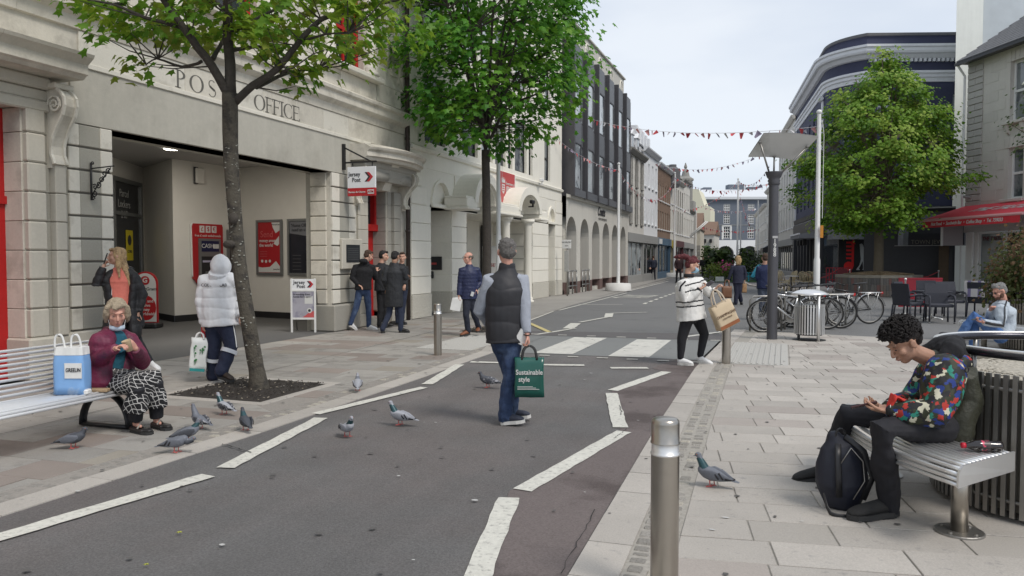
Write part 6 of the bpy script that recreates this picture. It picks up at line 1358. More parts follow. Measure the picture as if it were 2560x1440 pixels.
rs2=thing('windbreak','dark red canvas windbreak behind the black cafe chairs','windbreak',(*CW(11.55,22.9)[:2],0),math.radians(20));MB().box(0,0,.1,1.3,.04,.92).build('canvas',M_rs,rs2);MB().box(0,-.01,.92,1.3,.05,.97).build('top_rail',M_rs,rs2)
M_rat=mat('black_wicker',(.028,.030,.042),.6,var=.15,sc=60,bump=.3,bs=90)
def cafe_chair(lab):
 t=thing('cafe_chair',lab,'chair',(0,0,0),0,'black wicker cafe chairs')
 MB().cbox(-.26,-.24,.38,.26,.24,.46,.02).build('seat',M_rat,t)
 b=MB();b.loft([[(-.25,.24,.40),(.25,.24,.40),(.25,.27,.40),(-.25,.27,.40)],[(-.255,.27,.7),(.255,.27,.7),(.255,.30,.7),(-.255,.30,.7)],[(-.25,.32,.93),(.25,.32,.93),(.25,.345,.93),(-.25,.345,.93)]]);b.build('backrest',M_rat,t)
 for x in(-.27,.27):
  MB().tube([(x,-.26,.0),(x,-.27,.60),(x,-.22,.65),(x,.05,.66),(x,.29,.62)],.022,8).build('armrest',M_rat,t,smooth=True)
  MB().tube([(x*.95,.25,.4),(x,.30,0)],.022,8).build('leg',M_rat,t,smooth=True);MB().lathe([(.02,0),(.024,.03)],(x,-.26,0),8).build('foot',M_steelb,t)
 return t
c0_=cafe_chair('black wicker armchair seen from behind, nearest of the cafe chairs');cch=kids(c0_);c0_.location=(3.55,20.9,0);c0_.rotation_euler=(0,0,math.radians(190)+PI-.1)
for(x,y,a,lab)in[(2.95,21.3,2.3,'black wicker armchair turned sideways left of the nearest one'),(3.15,22.6,1.0,'black wicker armchair beside the chrome post'),(4.15,22.9,.25,'black wicker armchair on the far side of the small table'),(4.9,23.0,2.6,'black armchair draped with a striped blanket'),(5.6,23.9,-.2,'black armchair with lilac blanket behind the grey haired man'),(3.8,23.9,.1,'black wicker armchair against the red windbreak')]:
 copy_thing(c0_,(x,y,0),a,lab,[(k,[])for k in cch])
def cafe_table(x,y,lab):
 t=thing('cafe_table',lab,'table',(x,y,0),.3,'cafe tables');MB().cbox(-.34,-.34,.70,.34,.34,.73,.01).build('table_top',M_rat,t);MB().tube([(0,0,0.02),(0,0,.7)],.03,10).build('column',M_steelb,t,smooth=True)
 for k in range(4):a=k*PI/2+.4;MB().tube([(0,0,.06),(.33*math.cos(a),.33*math.sin(a),.02)],.018,6).build('foot',M_steelb,t,smooth=True)
cafe_table(3.55,21.9,'small black cafe table among the black chairs');cafe_table(5.15,22.2,'black cafe table in front of the striped blankets')
M_bl=mat('blanket_cream',(.58,.55,.54),.95,var=.05);M_bl2=mat('blanket_lilac',(.22,.19,.32),.95)
for(x,y,a,lab)in[(4.86,23.1,2.6,'cream blanket with lilac stripes over the armchair back'),(5.62,24.0,-.2,'second striped blanket, higher, behind the seated man')]:
 t=thing('blanket',lab,'blanket',(x,y,0),a,'striped blankets')
 for i in range(6):MB().loft([[(-.24+i*.08,.20,.5),(-.16+i*.08,.20,.5),(-.16+i*.08,.225,.5),(-.24+i*.08,.225,.5)],[(-.24+i*.08,.27,.95),(-.16+i*.08,.27,.95),(-.16+i*.08,.37,.97),(-.24+i*.08,.37,.97)],[(-.24+i*.08,.36,.55),(-.16+i*.08,.36,.55),(-.16+i*.08,.385,.55),(-.24+i*.08,.385,.55)]]).build('stripe',M_bl2 if i%3==1 else M_bl,t)
M_cane=mat('cane',(.46,.38,.24),.7,var=.2,sc=30)
def bistro(lab):
 t=thing('rattan_chair',lab,'chair',(0,0,0),0,'rattan chairs by the bar')
 MB().lathe([(.21,.44),(.215,.46),(.20,.475)],n=16).build('seat',M_cane,t)
 b=MB();b.tube([(-.19,.12,.45),(-.20,.24,.75),(-.13,.29,.90),(0,.30,.93),(.13,.29,.90),(.20,.24,.75),(.19,.12,.45)],.018,6);[b.tube([(x,.2,.48),(x*.8,.28,.88)],.02,5)for x in(-.12,-.04,.04,.12)];b.build('backrest',M_cane,t,smooth=True)
 for x in(-.17,.17):
  for y in(-.15,.15):MB().tube([(x,y,.44),(x*1.15,y*1.3,0)],.015,6).build('leg',M_cane,t)
 return t
b0=bistro('rattan bistro chair nearest the kerb, left of the group');bk_=kids(b0);b0.location=(-.05,36.6,0);b0.rotation_euler=(0,0,2.0)
for(x,y,a,lab)in[(.25,38.2,-.9,'rattan chair close behind the round bistro table'),(.65,38.0,-.6,'rattan chair second in the row by the bar'),(1.0,38.3,-.4,'rattan chair third in the row, leaning back'),(1.3,38.5,-.3,'rattan chair at the right end of the row'),(.3,40.0,-1.2,'rattan chair at the back near the bar columns'),(.0,40.6,2.4,'rattan chair at the back left of the group')]:
 copy_thing(b0,(x,y,0),a,lab,[(k,[])for k in bk_])
t=thing('bistro_table','small round pale bistro table among the rattan chairs','table',(.32,37.2,0));MB().lathe([(.32,.72),(.32,.75)],n=20).build('table_top',mat('marble_top',(.6,.58,.55),.4),t);MB().tube([(0,0,0),(0,0,.72)],.03,8).build('column',M_blk,t)
gm_=tag(sheet('grass_mat',[(-4.9,51),(-1.2,51),(-1.0,58),(-4.9,60)],.02,mat('artificial_grass',(.03,.09,.02),.95,var=.3,sc=20)),'strip of artificial grass under the planters and the blue chair','grass mat')
del gm_['kind']
RG=random.Random(77)
def plant(x,y,w,h,label,cols,leaf=.12,n=40,per=16,name='potted_plant',fl=None):
 t=thing(name,label,'plant',(x,y,0));cs=[(Vector((RG.gauss(0,w*.4),RG.gauss(0,w*.4),.3+RG.random()*h)),1)for _ in range(n)]
 foliage(cs,per,.3,leaf,LEAF2,RG,lambda c:Vector((0,0,c.z)),nmat=len(cols),flat=1).build('foliage',cols,t,kind='stuff');MB().lathe([(w*.35,0),(w*.42,.35),(w*.38,.35)],n=12).build('pot',M_gry,t)
lg=leafmat('far_leaf',(.05,.10,.02),(.12,.17,.04),2);ly=leafmat('far_leaf_lime',(.14,.22,.03),(.22,.27,.05),2);ld=leafmat('far_leaf_dark',(.025,.05,.02),(.05,.08,.03),2);pk=mat('pink_flower',(.6,.05,.25),.7)
plant(-4.3,53,1.0,.8,'lime green low planting left of the woman in navy',[ly,ly,lg]);plant(-3.7,53.5,1.0,1.0,'planting with bright pink flowers beside the lime one',[lg,ly,pk]);plant(-4.4,57,1.1,1.9,'spiky palm-like plant behind the lime planting',[lg,ld,ld],.3)
plant(-2.3,57,1.0,1.3,'dark shrub behind the turquoise chair',[ld,lg,ld]);plant(-1.4,57,1.0,1.4,'dark leafy shrub right of the turquoise chair',[ld,lg,ld]);plant(-5.3,66,1.2,1.8,'large green shrub near the far poles',[lg,ld,lg],.2);plant(-3.2,68,1.2,2.0,'tall dark shrub beyond the blonde woman',[ld,lg,ld],.2);plant(-6.2,70,1.0,2.1,'green bush by the black awnings far down the street',[lg,ld,lg],.2)
wb=tag(MB().cbox(-4.25,52.2,.0,-3.7,52.5,.32,.02).build('planter_box',M_white),'small white planter box in front of the lime planting','planter')
ad=thing('adirondack_chair','turquoise slatted garden chair on the grass mat behind the paper bag','chair',(-2.0,53.5,0),-1.0);M_tq=mat('turquoise',(.06,.42,.55),.5)
for i in range(5):MB().bar((-.24+i*.12,.05,.3),(-.30+i*.15,.55,1.15-abs(i-2)*.06),.10,.02).build('back_slat',M_tq,ad)
for i in range(4):MB().bar((-.28,-.45+i*.13,.38-i*.03),(.28,-.45+i*.13,.38-i*.03),.10,.02,up=(0,0,1)).build('seat_slat',M_tq,ad)
for x in(-.34,.34):MB().bar((x,-.5,.58),(x,.3,.56),.11,.025).build('armrest',M_tq,ad);MB().bar((x*.9,-.42,0),(x*.9,-.42,.57),.08,.03).build('leg',M_tq,ad);MB().bar((x*.9,-.42,.38),(x*.9,.45,.05),.1,.03).build('leg',M_tq,ad)
M_tyre=mat('tyre',(.022,.022,.022),.85,var=.1);M_chr=mat('chrome',(.6,.6,.6),.2,1);M_sad=mat('saddle',(.02,.02,.022),.6)
def wheel(root,x,name,rim):
 R=.335;C_=lambda r,n:[(x+r*math.cos(2*PI*k/n),0,.345+r*math.sin(2*PI*k/n))for k in range(n+1)]
 w=MB().tube(C_(R,40),.019,8,ref=(0,1,0)).build(name,M_tyre,root,smooth=True);w['label']='wheel with black tyre'
 MB().tube(C_(R-.024,40),.010,6,ref=(0,1,0)).build('rim',rim,w,smooth=True)
 b=MB()
 for k in range(24):a=2*PI*k/24;s=.03 if k%2 else-.03;b.bar((x+.02*math.cos(a+1.2*(1 if k%4<2 else-1)),s,.345+.02*math.sin(a)),(x+(R-.03)*math.cos(a),0,.345+(R-.03)*math.sin(a)),.0035)
 b.build('spokes',M_chr,w,kind='stuff');b=MB();b.tube([(x,-.05,.345),(x,.05,.345)],.022,10);b.build('hub',M_steeld,w)
 return w
def bicycle(label,frame_m,rim=M_steeld,rack=True,guard=True,disc=False):
 t=thing('bicycle',label,'bicycle',(0,0,0),0,'bicycles parked in the rack');wheel(t,0,'wheel',rim);wheel(t,-1.06,'wheel',rim)
 b=MB();tb=lambda p,q,r=.016:b.tube([p,q],r,8)
 tb((-.63,0,.30),(-.44,0,.80))if False else None
 BB=(-.62,0,.29);ST=(-.76,0,.78);HT=(-.17,0,.82);HB=(-.13,0,.66);RA=(-1.06,0,.345)
 tb(BB,ST,.017);tb((ST[0]+.01,0,.74),HT,.019);tb(BB,HB,.022);tb(HT,HB,.022)
 for s in(-.045,.045):tb((BB[0],s*.5,BB[2]),(RA[0],s,RA[2]),.010);tb((ST[0]+.02,s*.3,.74),(RA[0],s,RA[2]),.009)
 b.build('frame',frame_m,t,smooth=True)
 b=MB();[b.tube([(HB[0],0,HB[2]),(-.11,s,.60),(0,s,.345)],.012,8)for s in(-.05,.05)];b.build('fork',frame_m if not disc else M_blk,t,smooth=True)
 b=MB();b.tube([HT,(-.19,0,.95)],.014,8);b.tube([(-.19,0,.95),(-.14,0,.97)],.014,8);b.tube([(-.20,-.30,.96),(-.15,-.2,.99),(-.13,0,.97),(-.15,.2,.99),(-.20,.30,.96)],.012,8);hb=b.build('handlebar',M_blk,t,smooth=True)
 for s in(-1,1):MB().tube([(-.21,s*.30,.96),(-.25,s*.36,.95)],.017,8).build('grip',M_rub,hb,smooth=True)
 b=MB();b.tube([(ST[0],0,.76),(-.79,0,.92)],.013,8);b.build('seat_post',M_chr,t,smooth=True);b=MB();b.loft([[(-.62-i*.065,w_*math.cos(a),.945+.018*math.sin(a)+.006*i)for a in[2*PI*k/8 for k in range(8)]]for i,w_ in enumerate((.012,.028,.045,.075,.085,.06))]);b.build('saddle',M_sad,t,smooth=True)
 b=MB();b.lathe([(.095,-.004),(.095,.004)],n=24);cr=b.build('chainring',M_steeld,t,(BB[0],-.06,BB[2]),(PI/2,0,0));b=MB();b.bar((BB[0],-.08,BB[2]),(BB[0]+.15,-.08,BB[2]-.08),.018);b.bar((BB[0]+.10,-.14,BB[2]-.08),(BB[0]+.19,-.08,BB[2]-.08),.05,.02);b.bar((BB[0],.08,BB[2]),(BB[0]-.15,.08,BB[2]+.08),.018);b.bar((BB[0]-.19,.08,BB[2]+.08),(BB[0]-.10,.14,BB[2]+.08),.05,.02);b.build('crank',M_steeld,t)
 b=MB();b.bar((BB[0],-.06,BB[2]+.09),(RA[0],-.05,RA[2]+.035),.008);b.bar((BB[0],-.06,BB[2]-.09),(RA[0],-.05,RA[2]-.035),.008);b.build('chain',M_steeld,t)
 if guard:
  for x,a0,a1 in((0,40,160),(-1.06,15,175)):MB().tube([(x+.375*math.cos(math.radians(a)),0,.345+.375*math.sin(math.radians(a)))for a in range(a0,a1+1,9)],(.03,.004),6,ref=(0,1,0)).build('mudguard',M_chr if rack else M_blk,t,smooth=True)
 if rack:
  b=MB();[b.tube([(-.80,s,.74),(-1.32,s,.745)],.007,6)for s in(-.05,.05)];[b.tube([(-1.06+dx_,.055*s,.36),(-1.06+dx_*2.2,.05*s,.74)],.006,6)for s in(-1,1)for dx_ in(-.08,.04)];b.build('rack',M_steelb,t,smooth=True);MB().cbox(-1.36,-.03,.71,-1.32,.03,.76,.01).build('rear_light',mat('rear_light_%s'%label[:6],(.5,.02,.02),.3),t)
 if disc:MB().lathe([(.085,-.003),(.085,.003)],n=24).build('brake_disc',M_chr,t,(0,-.055,.345),(PI/2,0,0))
 return t
def tree_of(o):return[(k,kids(k))for k in kids(o)]
k1=bicycle('silver framed bicycle nearest the lamp post with its front wheel pointing left',mat('silver_frame',(.55,.56,.57),.25,.6),rack=False,guard=False,disc=True);k1.location=(-.40,16.85,0);k1.rotation_euler=(.03,0,PI+yaw+.06+0)
k2=bicycle('black bicycle with chrome rack and mudguards, farthest right in the rack',mat('black_frame',(.02,.02,.022),.3),rack=True);
def place_bike(o,x,y,a,lean=.04):o.location=(x,y,0);o.rotation_euler=(lean,0,a)
place_bike(k2,.95,19.62,PI+yaw+.05,-.05)
tk=tree_of(k2);tk1=tree_of(k1)
for src,tr,x,y,a,lab in[(k2,tk,.16,18.35,PI+yaw-.18,'black bicycle with chrome rear mudguard, second from the right'),(k1,tk1,-.12,17.9,PI+yaw-.10,'grey bicycle in the middle of the rack behind the litter bin'),(k2,tk,-.35,17.55,PI+yaw+.12,'dark bicycle whose rear wheel shows just right of the bin'),(k1,tk1,.35,18.9,PI+yaw+.30,'bicycle with upright handlebars tangled at the back of the rack'),(k2,tk,.2,19.2,PI+yaw-.35,'black city bicycle at the back, half hidden by the others')]:
 c=copy_thing(src,(x,y,0),a,lab,tr);c.rotation_euler=(RF.uniform(-.07,.07),0,a)
for i,(x,y)in enumerate([(-.35,17.3),(.35,17.9),(1.0,18.5)]):
 t=thing('cycle_stand',['steel hoop stand behind the lamp post among the bicycles','middle steel hoop stand hidden by the bicycles','right steel hoop stand under the last bicycle'][i],'cycle stand',(x,y,0),yaw+.1,'cycle stands');MB().tube([(-.35,0,0),(-.35,0,.65),(-.28,0,.74),(.28,0,.74),(.35,0,.65),(.35,0,0)],.024,8).build('hoop',M_steeld,t,smooth=True)
POSE={'gilet':((-0.045,7.15),{'head':(-0.007,0.0,1.623),'neck':(0.0,0,1.459),'sL':(-0.156,-0.02,1.345),'eL':(-0.259,0.05,1.061),'wL':(-0.178,0.22,0.919),'sR':(0.127,0.03,1.354),'eR':(0.163,-0.05,1.09),'wR':(0.184,-0.1,0.859),'hR':(0.199,-0.1,0.778),'pelvis':(-0.007,0,0.804),'waist':(-0.015,0,1.02),'hipL':(-0.06,0.05,0.784),'hipR':(0.045,-0.0,0.789),'kL':(0.045,0.16,0.418),'aL':(0.037,0.22,0.063),'tL':(0.133,0.2,0.033),'kR':(0.03,-0.03,0.448),'aR':(-0.022,0,0.082),'tR':(0.119,-0.03,0.04)}),'mask':((2.625,11.2),{'head':(0.006,0,1.449),'neck':(-0.047,0,1.286),'sR':(-0.176,-0.16,1.175),'eR':(-0.139,-0.2,0.918),'wR':(0.074,-0.22,1.12),'hR':(0.154,-0.2,1.165),'sL':(0.149,0.18,1.198),'eL':(0.332,0.2,1.02),'wL':(0.377,0.1,1.107),'hL':(0.418,0.08,1.161),'pelvis':(-0.012,0,0.761),'waist':(-0.035,0,0.936),'hipR':(-0.063,-0.07,0.743),'kR':(-0.153,-0.06,0.382),'aR':(-0.169,-0.05,0.091),'tR':(-0.07,-0.1,0.022),'hipL':(0.094,0.1,0.73),'kL':(0.217,0.12,0.434),'aL':(0.158,0.12,0.098),'tL':(0.303,0.02,-0.0)}),'old':((-3.674,6.95),{'head':(0.101,-0.02,1.066),'neck':(0.02,0.08,0.875),'sR':(0.039,-0.16,0.817),'eR':(0.011,-0.2,0.646),'wR':(0.259,-0.36,0.781),'hR':(0.338,-0.38,0.817),'sL':(0.092,0.2,0.789),'eL':(0.291,0.05,0.612),'wL':(0.352,-0.2,0.762),'hL':(0.336,-0.26,0.818),'pelvis':(-0.037,0.05,0.419),'waist':(-0.017,0.08,0.59),'hipR':(0.017,-0.08,0.415),'kR':(0.362,-0.22,0.428),'aR':(0.305,-0.12,0.077),'tR':(0.477,-0.22,0.028),'hipL':(-0.048,0.16,0.412),'kL':(0.424,0.0,0.438),'aL':(0.406,0.06,0.063),'tL':(0.55,-0.04,0.023)}),'phone':((-5.204,10.3),{'head':(-0.102,0,1.587),'neck':(-0.075,0.02,1.415),'sR':(0.099,0.06,1.306),'eR':(0.199,0.1,1.062),'wR':(0.163,0.05,0.832),'hR':(0.151,0.02,0.754),'sL':(-0.215,-0.08,1.283),'eL':(-0.267,-0.2,1.208),'wL':(-0.194,-0.16,1.439),'hL':(-0.178,-0.12,1.507),'pelvis':(-0.054,0,0.771),'waist':(-0.064,0,0.997),'hipL':(-0.056,-0.1,0.763),'kL':(-0.003,-0.1,0.391),'aL':(-0.028,-0.05,0.065),'tL':(-0.083,-0.15,0.027),'hipR':(-0.007,0.1,0.748),'kR':(0.139,0.1,0.406),'aR':(0.285,0.1,0.152),'tR':(0.384,0.05,0.056)}),'white':((-3.679,9.65),{'head':(0.028,-0.02,1.445),'neck':(-0.013,0.02,1.308),'sL':(-0.166,0,1.284),'eL':(-0.218,-0.02,1.008),'wL':(-0.198,-0.02,0.742),'hL':(-0.193,-0.02,0.622),'sR':(0.201,0,1.284),'eR':(0.244,0.05,1.03),'wR':(0.289,-0.05,0.835),'hR':(0.283,-0.06,0.756),'pelvis':(0.0,0,0.756),'waist':(-0.015,0,0.982),'hipL':(-0.08,0,0.741),'kL':(-0.083,0.02,0.402),'aL':(-0.14,0.1,0.072),'tL':(-0.21,0.28,-0.033),'hipR':(0.07,0,0.741),'kR':(0.149,-0.05,0.445),'aR':(0.067,-0.15,0.16),'tR':(0.199,-0.2,0.054)}),'hoodie':((-3.216,16.6),{'head':(0.117,0.02,1.612),'neck':(0.052,0,1.474),'sL':(-0.156,0,1.361),'eL':(-0.232,-0.05,1.129),'wL':(-0.075,-0.1,0.984),'hL':(-0.02,-0.12,0.951),'sR':(0.181,0.05,1.361),'eR':(0.233,0.15,1.124),'wR':(0.224,0.3,1.252),'hR':(0.229,0.32,1.296),'pelvis':(0.0,0,0.894),'waist':(0.0,0,1.067),'hipL':(-0.069,0,0.886),'kL':(-0.145,-0.05,0.5),'aL':(-0.256,-0.1,0.159),'tL':(-0.186,-0.02,0.014),'hipR':(0.069,0,0.886),'kR':(0.094,0.1,0.473),'aR':(0.09,0.12,0.097),'tR':(0.268,0.05,0.008)}),'mid':((-2.877,17.1),{'head':(0.027,0,1.605),'neck':(-0.036,0,1.462),'sL':(-0.143,-0.05,1.356),'eL':(-0.178,0.05,1.113),'wL':(-0.088,0.15,1.156),'sR':(0.09,0.05,1.355),'eR':(0.118,0.1,1.112),'wR':(0.038,0.2,1.155),'pelvis':(-0.018,0,0.874),'waist':(-0.018,0,1.052),'hipL':(-0.062,0,0.848),'kL':(-0.062,0,0.447),'aL':(-0.089,0,0.09),'tL':(0.009,0,0.037),'hipR':(0.027,0,0.848),'kR':(0.036,0.05,0.443),'aR':(0.036,0.05,0.086),'tR':(0.126,0.05,0.033)}),'coat':((-2.433,16.0),{'head':(0.008,0,1.585),'neck':(-0.025,0,1.452),'sL':(-0.167,0,1.335),'eL':(-0.225,-0.05,1.103),'wL':(-0.183,0.1,0.914),'sR':(0.142,0,1.335),'eR':(0.21,0.05,1.142),'wR':(0.148,0.25,1.179),'hR':(0.22,0.28,1.195),'pelvis':(-0.025,0,0.81),'waist':(-0.025,0,1.018),'hipL':(-0.083,0,0.785),'kL':(-0.133,0,0.393),'aL':(-0.25,-0.1,0.094),'tL':(-0.267,0.05,-0.02),'hipR':(0.058,0,0.785),'kR':(0.097,0.02,0.392),'aR':(0.105,0.02,0.083),'tR':(0.267,0.0,0.018)}),'fourth':((-2.525,17.5),{'head':(0.027,0,1.578),'neck':(0.0,0,1.442),'sL':(-0.1,0,1.332),'eL':(-0.118,0,1.104),'wL':(-0.049,-0.1,0.953),'sR':(0.1,0,1.332),'eR':(0.128,0,1.104),'wR':(0.096,-0.1,0.953),'pelvis':(0.0,0,0.858),'waist':(0.0,0,1.04),'hipL':(-0.055,0,0.84),'kL':(-0.082,0,0.466),'aL':(-0.091,0,0.12),'tL':(-0.164,0,0.056),'hipR':(0.055,0,0.84),'kR':(0.027,0,0.466),'aR':(0.009,0,0.12),'tR':(0.096,-0.1,0.065)}),'glasses':((-0.861,15.3),{'head':(-0.016,0,1.56),'neck':(0.008,0,1.409),'sR':(-0.132,-0.05,1.322),'eR':(-0.172,-0.05,1.06),'wR':(-0.192,-0.1,0.824),'hR':(-0.192,-0.1,0.737),'sL':(0.157,0.05,1.32),'eL':(0.226,0.12,1.078),'wL':(0.143,0.0,0.946),'pelvis':(0.008,0,0.763),'waist':(0.008,0,1.002),'hipR':(-0.038,-0.03,0.757),'kR':(-0.05,-0.1,0.428),'aR':(-0.013,-0.05,0.122),'tR':(-0.104,-0.12,0.034),'hipL':(0.054,0.03,0.754),'kL':(0.104,0.0,0.444),'aL':(0.185,0.15,0.168),'tL':(0.174,0.02,0.092)}),'blonde':((7.533,25.6),{'head':(0.0,0,1.52),'neck':(0.0,0,1.333),'sL':(-0.187,0,1.253),'eL':(-0.253,0,1.027),'wL':(-0.307,0,0.827),'hL':(-0.32,0,0.747),'sR':(0.187,0,1.253),'eR':(0.253,0,1.027),'wR':(0.227,0,0.827),'hR':(0.213,0,0.76),'pelvis':(0.0,0,0.747),'waist':(0.0,0,0.933),'hipL':(-0.067,0,0.733),'kL':(-0.04,0,0.387),'aL':(-0.067,0,0.08),'tL':(-0.2,0.0,0.013),'hipR':(0.067,0,0.733),'kR':(0.053,0,0.387),'aR':(0.137,0.1,0.141),'tR':(0.193,0.2,0.015)}),'lamp':((6.353,19.3),{'head':(0.0,0,1.56),'neck':(-0.01,0,1.409),'sL':(-0.151,0,1.309),'eL':(-0.191,0,1.057),'wL':(-0.088,0.1,0.863),'sR':(0.161,0,1.309),'eR':(0.201,0,1.057),'wR':(0.154,0.1,0.863),'pelvis':(-0.01,0,0.806),'waist':(-0.01,0,1.007),'hipL':(-0.08,0,0.786),'kL':(-0.07,0,0.404),'aL':(-0.06,0,0.072),'tL':(0.009,0.15,-0.0),'hipR':(0.06,0,0.786),'kR':(0.06,0,0.404),'aR':(0.08,0,0.072),'tR':(0.151,0.15,-0.0)}),'seatman':((7.625,12.0),{'head':(-0.006,0,1.041),'neck':(0.107,0.05,0.87),'sR':(-0.096,-0.2,0.761),'eR':(-0.128,-0.25,0.538),'wR':(-0.41,-0.28,0.577),'hR':(-0.495,-0.28,0.596),'sL':(0.095,0.2,0.778),'eL':(-0.063,0.15,0.579),'wL':(-0.169,-0.05,0.751),'hL':(-0.175,-0.1,0.798),'pelvis':(0.082,0.05,0.368),'waist':(0.145,0.08,0.534),'hipR':(-0.038,-0.08,0.362),'kR':(-0.412,-0.02,0.655),'aR':(-0.564,0.05,0.349),'tR':(-0.843,0.08,0.358),'hipL':(0.076,0.12,0.342),'kL':(-0.315,0.1,0.646),'aL':(-0.364,0.05,-0.009),'tL':(-0.531,0.0,-0.096)}),'boy':((2.668,4.7),{'head':(-0.264,0.0,1.039),'neck':(-0.032,0.03,0.944),'sR':(-0.101,-0.17,0.869),'eR':(-0.217,-0.26,0.651),'wR':(-0.434,-0.16,0.65),'hR':(-0.488,-0.1,0.652),'sL':(0.074,0.22,0.83),'eL':(-0.064,0.25,0.619),'wL':(-0.313,0.1,0.618),'hL':(-0.429,0.05,0.627),'pelvis':(0.012,0.0,0.525),'waist':(0.061,0.02,0.687),'hipR':(-0.08,-0.12,0.541),'kR':(-0.508,-0.25,0.563),'aR':(-0.402,-0.13,0.108),'tR':(-0.639,-0.18,0.025),'hipL':(0.092,0.14,0.494),'kL':(-0.433,0.38,0.515),'aL':(-0.465,0.62,0.105),'tL':(-0.664,0.66,-0.001)}),'far_black':((8.073,50),{'head':(0.0,0.0,1.593),'neck':(0.0,0.0,1.418),'sL':(-0.185,0.0,1.36),'eL':(-0.243,-0.029,1.098),'wL':(-0.223,0.097,0.874),'sR':(0.185,0.0,1.36),'eR':(0.243,0.0,1.098),'wR':(0.214,-0.117,0.874),'pelvis':(0.0,0.0,0.903),'waist':(0.0,0.0,1.069),'hipL':(-0.087,0.0,0.874),'kL':(-0.097,-0.117,0.486),'aL':(-0.097,-0.194,0.097),'tL':(-0.117,-0.35,0.029),'hipR':(0.087,0.0,0.874),'kR':(0.097,0.019,0.476),'aR':(0.097,0.194,0.117),'tR':(0.117,0.049,0.039)}),'far_navy':((10.02,54.5),{'head':(0.0,0.0,1.612),'neck':(0.0,0.0,1.435),'sL':(-0.187,0.0,1.376),'eL':(-0.246,0.029,1.111),'wL':(-0.226,-0.098,0.885),'sR':(0.187,0.0,1.376),'eR':(0.246,0.0,1.111),'wR':(0.216,0.118,0.885),'pelvis':(0.0,0.0,0.914),'waist':(0.0,0.0,1.081),'hipL':(-0.088,0.0,0.885),'kL':(-0.098,0.118,0.491),'aL':(-0.098,0.197,0.098),'tL':(-0.118,0.354,0.029),'hipR':(0.088,0.0,0.885),'kR':(0.098,-0.02,0.482),'aR':(0.098,-0.197,0.118),'tR':(0.118,-0.049,0.039)}),'far_dark':((10.425,48),{'head':(0.0,0.0,1.631),'neck':(0.0,0.0,1.452),'sL':(-0.189,0.0,1.392),'eL':(-0.249,0.03,1.124),'wL':(-0.229,-0.099,0.895),'sR':(0.189,0.0,1.392),'eR':(0.249,0.0,1.124),'wR':(0.219,0.119,0.895),'pelvis':(0.0,0.0,0.925),'waist':(0.0,0.0,1.094),'hipL':(-0.089,0.0,0.895),'kL':(-0.099,0.119,0.497),'aL':(-0.099,0.199,0.099),'tL':(-0.119,0.358,0.03),'hipR':(0.089,0.0,0.895),'kR':(0.099,-0.02,0.487),'aR':(0.099,-0.199,0.119),'tR':(0.119,-0.05,0.04)}),'far_walk':((15.287,59.9),{'head':(0.0,0.0,1.631),'neck':(0.0,0.0,1.452),'sL':(-0.189,0.0,1.392),'eL':(-0.249,-0.03,1.124),'wL':(-0.229,0.099,0.895),'sR':(0.189,0.0,1.392),'eR':(0.249,0.0,1.124),'wR':(0.219,-0.119,0.895),'pelvis':(0.0,0.0,0.925),'waist':(0.0,0.0,1.094),'hipL':(-0.089,0.0,0.895),'kL':(-0.099,-0.119,0.497),'aL':(-0.099,-0.199,0.099),'tL':(-0.119,-0.358,0.03),'hipR':(0.089,0.0,0.895),'kR':(0.099,0.02,0.487),'aR':(0.099,0.199,0.119),'tR':(0.119,0.05,0.04)}),'far_pair':((16.397,66),{'head':(0.0,0.0,1.593),'neck':(0.0,0.0,1.418),'sL':(-0.185,0.0,1.36),'eL':(-0.243,-0.029,1.098),'wL':(-0.223,0.097,0.874),'sR':(0.185,0.0,1.36),'eR':(0.243,0.0,1.098),'wR':(0.214,-0.117,0.874),'pelvis':(0.0,0.0,0.903),'waist':(0.0,0.0,1.069),'hipL':(-0.087,0.0,0.874),'kL':(-0.097,-0.117,0.486),'aL':(-0.097,-0.194,0.097),'tL':(-0.117,-0.35,0.029),'hipR':(0.087,0.0,0.874),'kR':(0.097,0.019,0.476),'aR':(0.097,0.194,0.117),'tR':(0.117,0.049,0.039)}),'far_white':((21.656,90),{'head':(0.0,0.0,1.546),'neck':(0.0,0.0,1.377),'sL':(-0.179,0.0,1.32),'eL':(-0.236,-0.028,1.065),'wL':(-0.217,0.094,0.849),'sR':(0.179,0.0,1.32),'eR':(0.236,0.0,1.065),'wR':(0.207,-0.113,0.849),'pelvis':(0.0,0.0,0.877),'waist':(0.0,0.0,1.037),'hipL':(-0.085,0.0,0.849),'kL':(-0.094,-0.113,0.471),'aL':(-0.094,-0.189,0.094),'tL':(-0.113,-0.339,0.028),'hipR':(0.085,0.0,0.849),'kR':(0.094,0.019,0.462),'aR':(0.094,0.189,0.113),'tR':(0.113,0.047,0.038)}),'far_dark2':((17.438,62),{'head':(0.0,0.0,1.593),'neck':(0.0,0.0,1.418),'sL':(-0.185,0.0,1.36),'eL':(-0.243,0.029,1.098),'wL':(-0.223,-0.097,0.874),'sR':(0.185,0.0,1.36),'eR':(0.243,0.0,1.098),'wR':(0.214,0.117,0.874),'pelvis':(0.0,0.0,0.903),'waist':(0.0,0.0,1.069),'hipL':(-0.087,0.0,0.874),'kL':(-0.097,0.117,0.486),'aL':(-0.097,0.194,0.097),'tL':(-0.117,0.35,0.029),'hipR':(0.087,0.0,0.874),'kR':(0.097,-0.019,0.476),'aR':(0.097,-0.194,0.117),'tR':(0.117,-0.049,0.039)}),}
def skinm(name,c):return mat(name,c,.55,var=.05,sc=14,sub=.08,spec=.4,bump=.08,bs=90)
SK=skinm('skin_pale',(.56,.33,.24));SKO=skinm('skin_olive',(.42,.24,.165));SKR=skinm('skin_ruddy',(.58,.31,.235))
